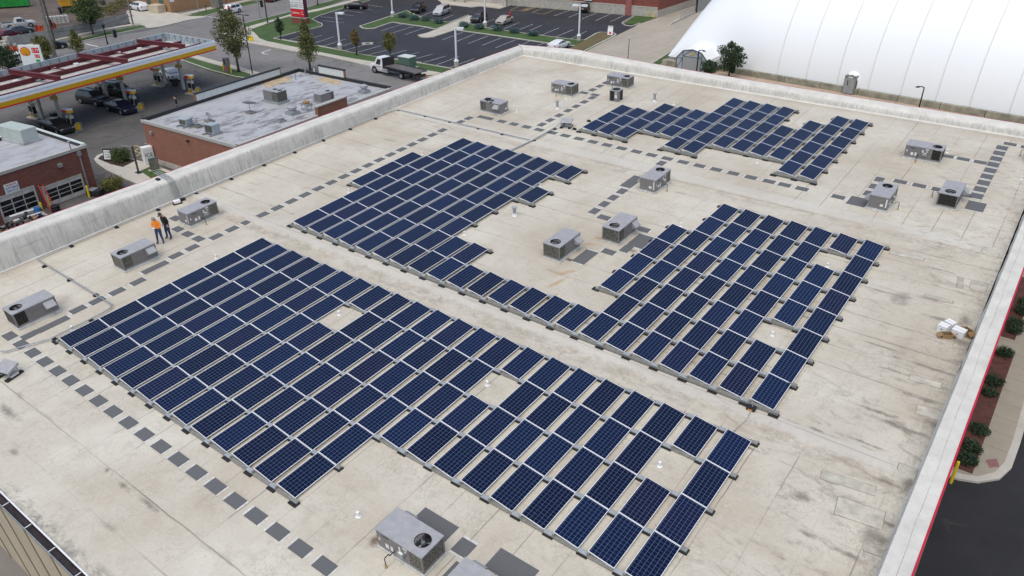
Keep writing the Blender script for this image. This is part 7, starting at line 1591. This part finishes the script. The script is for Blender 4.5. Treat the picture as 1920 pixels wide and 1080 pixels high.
def car(label, rear, front, kind, pnt, group=None, cat='car', z=GZ, name=None):
    """rear and front: photo pixels under the two bumpers"""
    L, Wd_, st, cb = SHAPES[kind]; a = G(*rear, z); b_ = G(*front, z); c = (a + b_) / 2; d = b_ - a
    u = thing(name or ('pickup_truck' if kind == 'pickup' else 'parked_car'), label, cat, Matrix.Translation((c.x, c.y, z + .012)) @ Matrix.Rotation(math.atan2(d.y, d.x), 4, 'Z'), group or 'vehicles around the big building')
    m = MB().use('paint_' + pnt); V = []; hw = Wd_ / 2; dense = []
    for i in range(len(st) - 1):
        n_s = max(1, int(abs(st[i + 1][0] - st[i][0]) * L / .35))
        for k in range(n_s): f = k / n_s; dense.append(tuple(lerp(f, p_, q_) for p_, q_ in zip(st[i], st[i + 1])))
    dense.append(st[-1])
    def ring(x, w, bz, rz_2):
        X = x * L; ww = w / .82 * hw
        if kind in ('sedan', 'coupe'): ww = w / .78 * hw
        ww = min(ww, hw); cab = max(0, min(1, (rz_2 - bz) / .4)); wt = ww * lerp(cab, .93, .74)
        return [(X, -ww * .92, .24), (X, -ww, .45), (X, -ww * .995, bz - .12), (X, -ww * .95, bz), (X, -wt, rz_2 - .04 * cab), (X, -wt * .8, rz_2 + .02 * cab), (X, wt * .8, rz_2 + .02 * cab), (X, wt, rz_2 - .04 * cab), (X, ww * .95, bz), (X, ww * .995, bz - .12), (X, ww, .45), (X, ww * .92, .24)]
    for s_ in dense: V += ring(*s_)
    n = 12; F = [(i * n + k, i * n + (k + 1) % n, (i + 1) * n + (k + 1) % n, (i + 1) * n + k) for i in range(len(dense) - 1) for k in range(n)] + [tuple(range(n)), tuple(reversed([(len(dense) - 1) * n + k for k in range(n)]))]
    m.add(V, F); body = m.build('body', u, smooth=True, fixn=True); body.modifiers.new('e', 'EDGE_SPLIT').split_angle = R_(42)
    S_ = {s_[0]: ring(*s_) for s_ in st}
    r0, r1, r2, r3 = (S_[c_] for c_ in cb)
    def panel(name, A, B, C, D, i0=.06, j0=.08, o=.012):
        A, B, C, D = map(Vector, (A, B, C, D)); f = lambda s, t_: A.lerp(B, s).lerp(D.lerp(C, s), t_); nn = (B - A).cross(D - A).normalized()
        ctr_ = (A + B + C + D) / 4
        if nn.dot(ctr_ - Vector((0, 0, .9))) < 0: nn = -nn
        mm_ = MB().use('glass_car'); mm_.add([f(i0, j0) + nn * o, f(1 - i0, j0) + nn * o, f(1 - i0, 1 - j0) + nn * o, f(i0, 1 - j0) + nn * o], [(0, 1, 2, 3)]); mm_.build(name, u, fixn=False)
    panel('windscreen', r3[3], r3[8], r2[7], r2[4]); panel('rear_window', r0[3], r0[8], r1[7], r1[4])
    xm = (cb[1] + cb[2]) / 2
    mid = ring(*[lerp(.5, p_, q_) for p_, q_ in zip([s_ for s_ in st if s_[0] == cb[1]][0], [s_ for s_ in st if s_[0] == cb[2]][0])])
    for A_, B_ in ((3, 4), (8, 7)):
        if kind == 'pickup': panel('side_window', r1[A_], r2[A_], r2[B_], r1[B_], .05)
        else: panel('side_window', r1[A_], mid[A_], mid[B_], r1[B_], .03); panel('side_window', mid[A_], r2[A_], r2[B_], mid[B_], .03)
        fr_q = Vector(r3[A_]); mm_ = MB().use('glass_car'); a1, a2, a3 = Vector(r2[A_]), Vector(r2[B_]), fr_q
        cc = (a1 + a2 + a3) / 3; off_ = Vector((0, -.014 if A_ == 3 else .014, .004)); mm_.add([a1.lerp(cc, .15) + off_, a2.lerp(cc, .15) + off_, a3.lerp(cc, .25) + off_], [(0, 1, 2)]); mm_.build('quarter_window', u)
        b1, b2, b3 = Vector(r1[A_]), Vector(r1[B_]), Vector(r0[A_]); cc = (b1 + b2 + b3) / 3
        if kind in ('sedan', 'coupe'): mm_ = MB().use('glass_car'); mm_.add([b1.lerp(cc, .15) + off_, b2.lerp(cc, .15) + off_, b3.lerp(cc, .3) + off_], [(0, 1, 2)]); mm_.build('quarter_window', u)
    wr = .33 if kind in ('sedan', 'coupe') else .37
    for x in (-.30 * L, .31 * L):
        for s in (-1, 1):
            MB().use('tyre').lathe([(.01, 0), (wr * 1.18, 0), (wr * 1.18, .01)], (x, s * (hw - .006), wr + .03), 18, 'y').build('wheel_arch', u)
            wheel(u, x, s * (hw - .09), wr, .22)
    for s in (-1, 1):
        m = MB().use('lamp_clear'); yy_ = s * hw * .70; zt_ = st[-3][2] - .12; m.box(L * .47, L * .492, yy_ - .17, yy_ + .17, zt_ - .16, zt_); m.build('headlight', u)
        m = MB().use('lamp_tail'); zt_ = st[1][2] - .08; m.box(-L * .502, -L * .485, yy_ - .14, yy_ + .14, zt_ - .17, zt_); m.build('tail_light', u)
        m = MB().use('paint_' + pnt); m.box(cb[2] * L + .35, cb[2] * L + .5, s * (hw + .02) - .09, s * (hw + .02) + .09, st[4][2] - .02, st[4][2] + .11); m.build('mirror', u)
    m = MB().use('black'); m.box(L * .495, L * .503, -.4, .4, .42, .60); m.build('grille', u)
    m = MB().use('label_white'); m.box(-L * .504, -L * .501, -.22, .22, .62 if kind not in ('suv', 'van') else .75, .72 if kind not in ('suv', 'van') else .87); m.build('number_plate', u)
    if kind in ('suv', 'van'):
        for s in (-1, 1): MB().use('black').box(-.36 * L, .06 * L, s * hw * .60 - .02, s * hw * .60 + .02, 1.70, 1.74).build('roof_rail', u)
    if kind == 'pickup':
        m = MB().use('coping_black'); m.box(-.485 * L, -.13 * L, -.66, .66, 1.075, 1.085); m.build('bed_cover', u)
    return u
car('silver pickup truck parked on the dirt at the top left', (10, 55), (64, 49), 'pickup', 'silver', cat='pickup truck')
car('dark blue grey sedan behind the grey fence, below the pickup', (17, 66), (57, 61), 'sedan', 'bluegrey'); car('maroon car at the left frame edge behind the fence', (-6, 77), (34, 68), 'sedan', 'maroon')
car('white SUV parked by the tan brick building', (277, 22), (246, 16), 'suv', 'white', cat='SUV'); car('white crossover crossing the intersection at the red light', (452, 21), (415, 29), 'suv', 'white', cat='SUV'); car('dark red car at the top edge on the main street', (528, -3), (497, 7), 'sedan', 'maroon')
car('black sedan parked along the left kerb of the lot', (686, 17), (649, 16), 'sedan', 'black'); car('black SUV nosed towards the left spruces', (801, 15), (768, 31), 'suv', 'black', cat='SUV'); car('silver minivan in the parking lot', (845, 20), (811, 34), 'van', 'silver', cat='minivan')
car('dark crossover between the hydrant and the white lamp', (912, 33), (883, 46), 'suv', 'darkgrey', cat='SUV'); car('beige sedan right of the white lamp among spruces', (961, 38), (930, 50), 'sedan', 'beige'); car('black SUV parked at the retail store wall', (1085, 28), (1113, 15), 'suv', 'black', cat='SUV')
car('white sedan parked just beyond the far roof corner', (1030, 97), (1065, 85), 'coupe', 'white')
car('black SUV left of the fuel pumps under the canopy', (158, 190), (199, 198), 'suv', 'brownblack', cat='SUV'); car('dark SUV behind the middle canopy columns', (202, 176), (244, 182), 'suv', 'darkgrey', cat='SUV'); car('dark blue sedan with its nose to the viewer by the pumps', (207, 203), (250, 216), 'sedan', 'navy')
car('white sedan at the right pair of pumps', (338, 155), (308, 140), 'sedan', 'white'); car('dark grey coupe stopped near the garage roof', (84, 236), (137, 254), 'coupe', 'brownblack'); car('black car waiting on the street behind the utility pole', (82, 94), (112, 90), 'sedan', 'black'); car('white car on the street behind the dark tree at the left', (28, 118), (52, 112), 'sedan', 'white')
# tow truck
a = G(697, 140); b_ = G(797, 158); d = Vector((1, .0, 0)); c = G(703, 137); e = G(752.5, 149); d = (c - e); ang_ = math.atan2(d.y, d.x); o_ = e.copy()
u = thing('tow_truck', 'white cab flatbed tow truck driving on the side street', 'tow truck', Matrix.Translation((o_.x, o_.y, GZ + .015)) @ Matrix.Rotation(ang_, 4, 'Z') @ Matrix.Translation((0, -1.0, 0)))
WB = d.length; m = MB().use('paint_white'); hw = 1.0
sec = [(WB - 1.75, 1.25, 2.26), (WB - 1.7, 1.25, 2.34), (WB - .45, 1.25, 2.34), (WB + .15, 1.2, 1.32), (WB + .85, 1.1, 1.18), (WB + 1.0, .9, 1.0)]; V = []
for x, bz, rz2 in sec:
    cab = max(0, min(1, (rz2 - bz) / .8)); wt = lerp(cab, .92, .78)
    V += [(x, -.92, .42), (x, -hw, .7), (x, -hw, bz), (x, -wt * hw, rz2 - .03), (x, -wt * .85 * hw, rz2), (x, wt * .85 * hw, rz2), (x, wt * hw, rz2 - .03), (x, hw, bz), (x, hw, .7), (x, .92, .42)]
n = 10; m.add(V, [(i * n + k, i * n + (k + 1) % n, (i + 1) * n + (k + 1) % n, (i + 1) * n + k) for i in range(5) for k in range(n)] + [tuple(range(n)), tuple(range(6 * n - 1, 5 * n - 1, -1))]); m.build('cab', u, fixn=True)
for s in (-1, 1):
    m = MB().use('glass_car'); y = s * 1.012; m.add([(WB - 1.35, y, 1.35), (WB - .35, y, 1.35), (WB - .62, s * .86, 2.06), (WB - 1.35, s * .86, 2.06)], [(0, 1, 2, 3)]); m.build('side_window', u)
    text('TOWING', .26, Matrix.Translation((WB - .95, s * 1.02, 1.02)) @ Matrix.Rotation(R_(0 if s < 0 else 180), 4, 'Z') @ Matrix.Rotation(R_(90), 4, 'X'), 'text_red', u)
m = MB().use('glass_car'); m.add([(WB + .10, -.8, 1.45), (WB + .10, .8, 1.45), (WB - .38, .66, 2.2), (WB - .38, -.66, 2.2)], [(0, 1, 2, 3)]); m.build('windscreen', u); m = MB().use('coping_black'); m.box(WB - 2.1, WB - 1.8, -1.0, 1.0, .85, 2.35); m.build('headache_rack', u)
m = MB().use(M_('deck_steel', (.13, .115, .105), .6, .2, .3, 1.2).name if False else 'wood_grey'); M_('deck_steel', (.15, .135, .125), .6, .2, .25, 1.5); m = MB().use('deck_steel'); m.box(-2.9, WB - 2.12, -1.2, 1.2, 1.15, 1.28); m.build('flatbed', u)
m = MB().use('coping_black'); m.box(-2.9, WB - 2.12, -1.25, -1.205, 1.1, 1.38); m.box(-2.9, WB - 2.12, 1.205, 1.25, 1.1, 1.38); m.box(-2.6, WB - 1.8, -.45, .45, .65, 1.14); m.box(-3.1, -2.7, -.9, .9, .6, .9); m.build('chassis', u)
m = MB().use('alu'); m.box(WB - 3.0, WB - 1.95, -1.22, -.9, .5, 1.05); m.box(WB - 3.0, WB - 1.95, .9, 1.22, .5, 1.05); m.build('tool_box', u); m = MB().use('rust'); m.tube([(-3.1, -.7, .75), (-4.2, -.7, .9)], .06, 5); m.tube([(-4.2, -1.1, .9), (-4.2, .2, .9)], .06, 5); m.build('wheel_lift', u)
for x in (0, WB):
    for s in (-1, 1): wheel(u, x, s * (hw - .10), .44, .30)
for s in (-1, 1):
    m = MB().use('coping_black'); m.lathe([(.01, 0), (.56, 0), (.56, .015)], (WB, s * (hw + .002), .48), 18, 'y'); m.build('wheel_arch', u); m = MB().use('lamp_clear'); m.box(WB + .97, WB + 1.01, s * .7 - .15, s * .7 + .15, .78, .98); m.build('headlight', u); m = MB().use('lamp_tail'); m.box(-3.12, -3.1, s * .8 - .12, s * .8 + .12, .7, .85); m.build('tail_light', u)
# other people
q = G(332, 203); person('person in dark clothes walking behind the store roof edge', Matrix.Translation((q.x + 1.0, q.y - .5, GZ)) @ Matrix.Rotation(R_(140), 4, 'Z'), 'jacket', 'jeans2', None, 'down', .12)
q = G(31, 64); person('worker in an orange vest on the dirt beside the dark sedan', Matrix.Translation((q.x, q.y, GZ)) @ Matrix.Rotation(R_(30), 4, 'Z'), 'hivis', 'jeans2', 'cap_grey', 'down', .05)
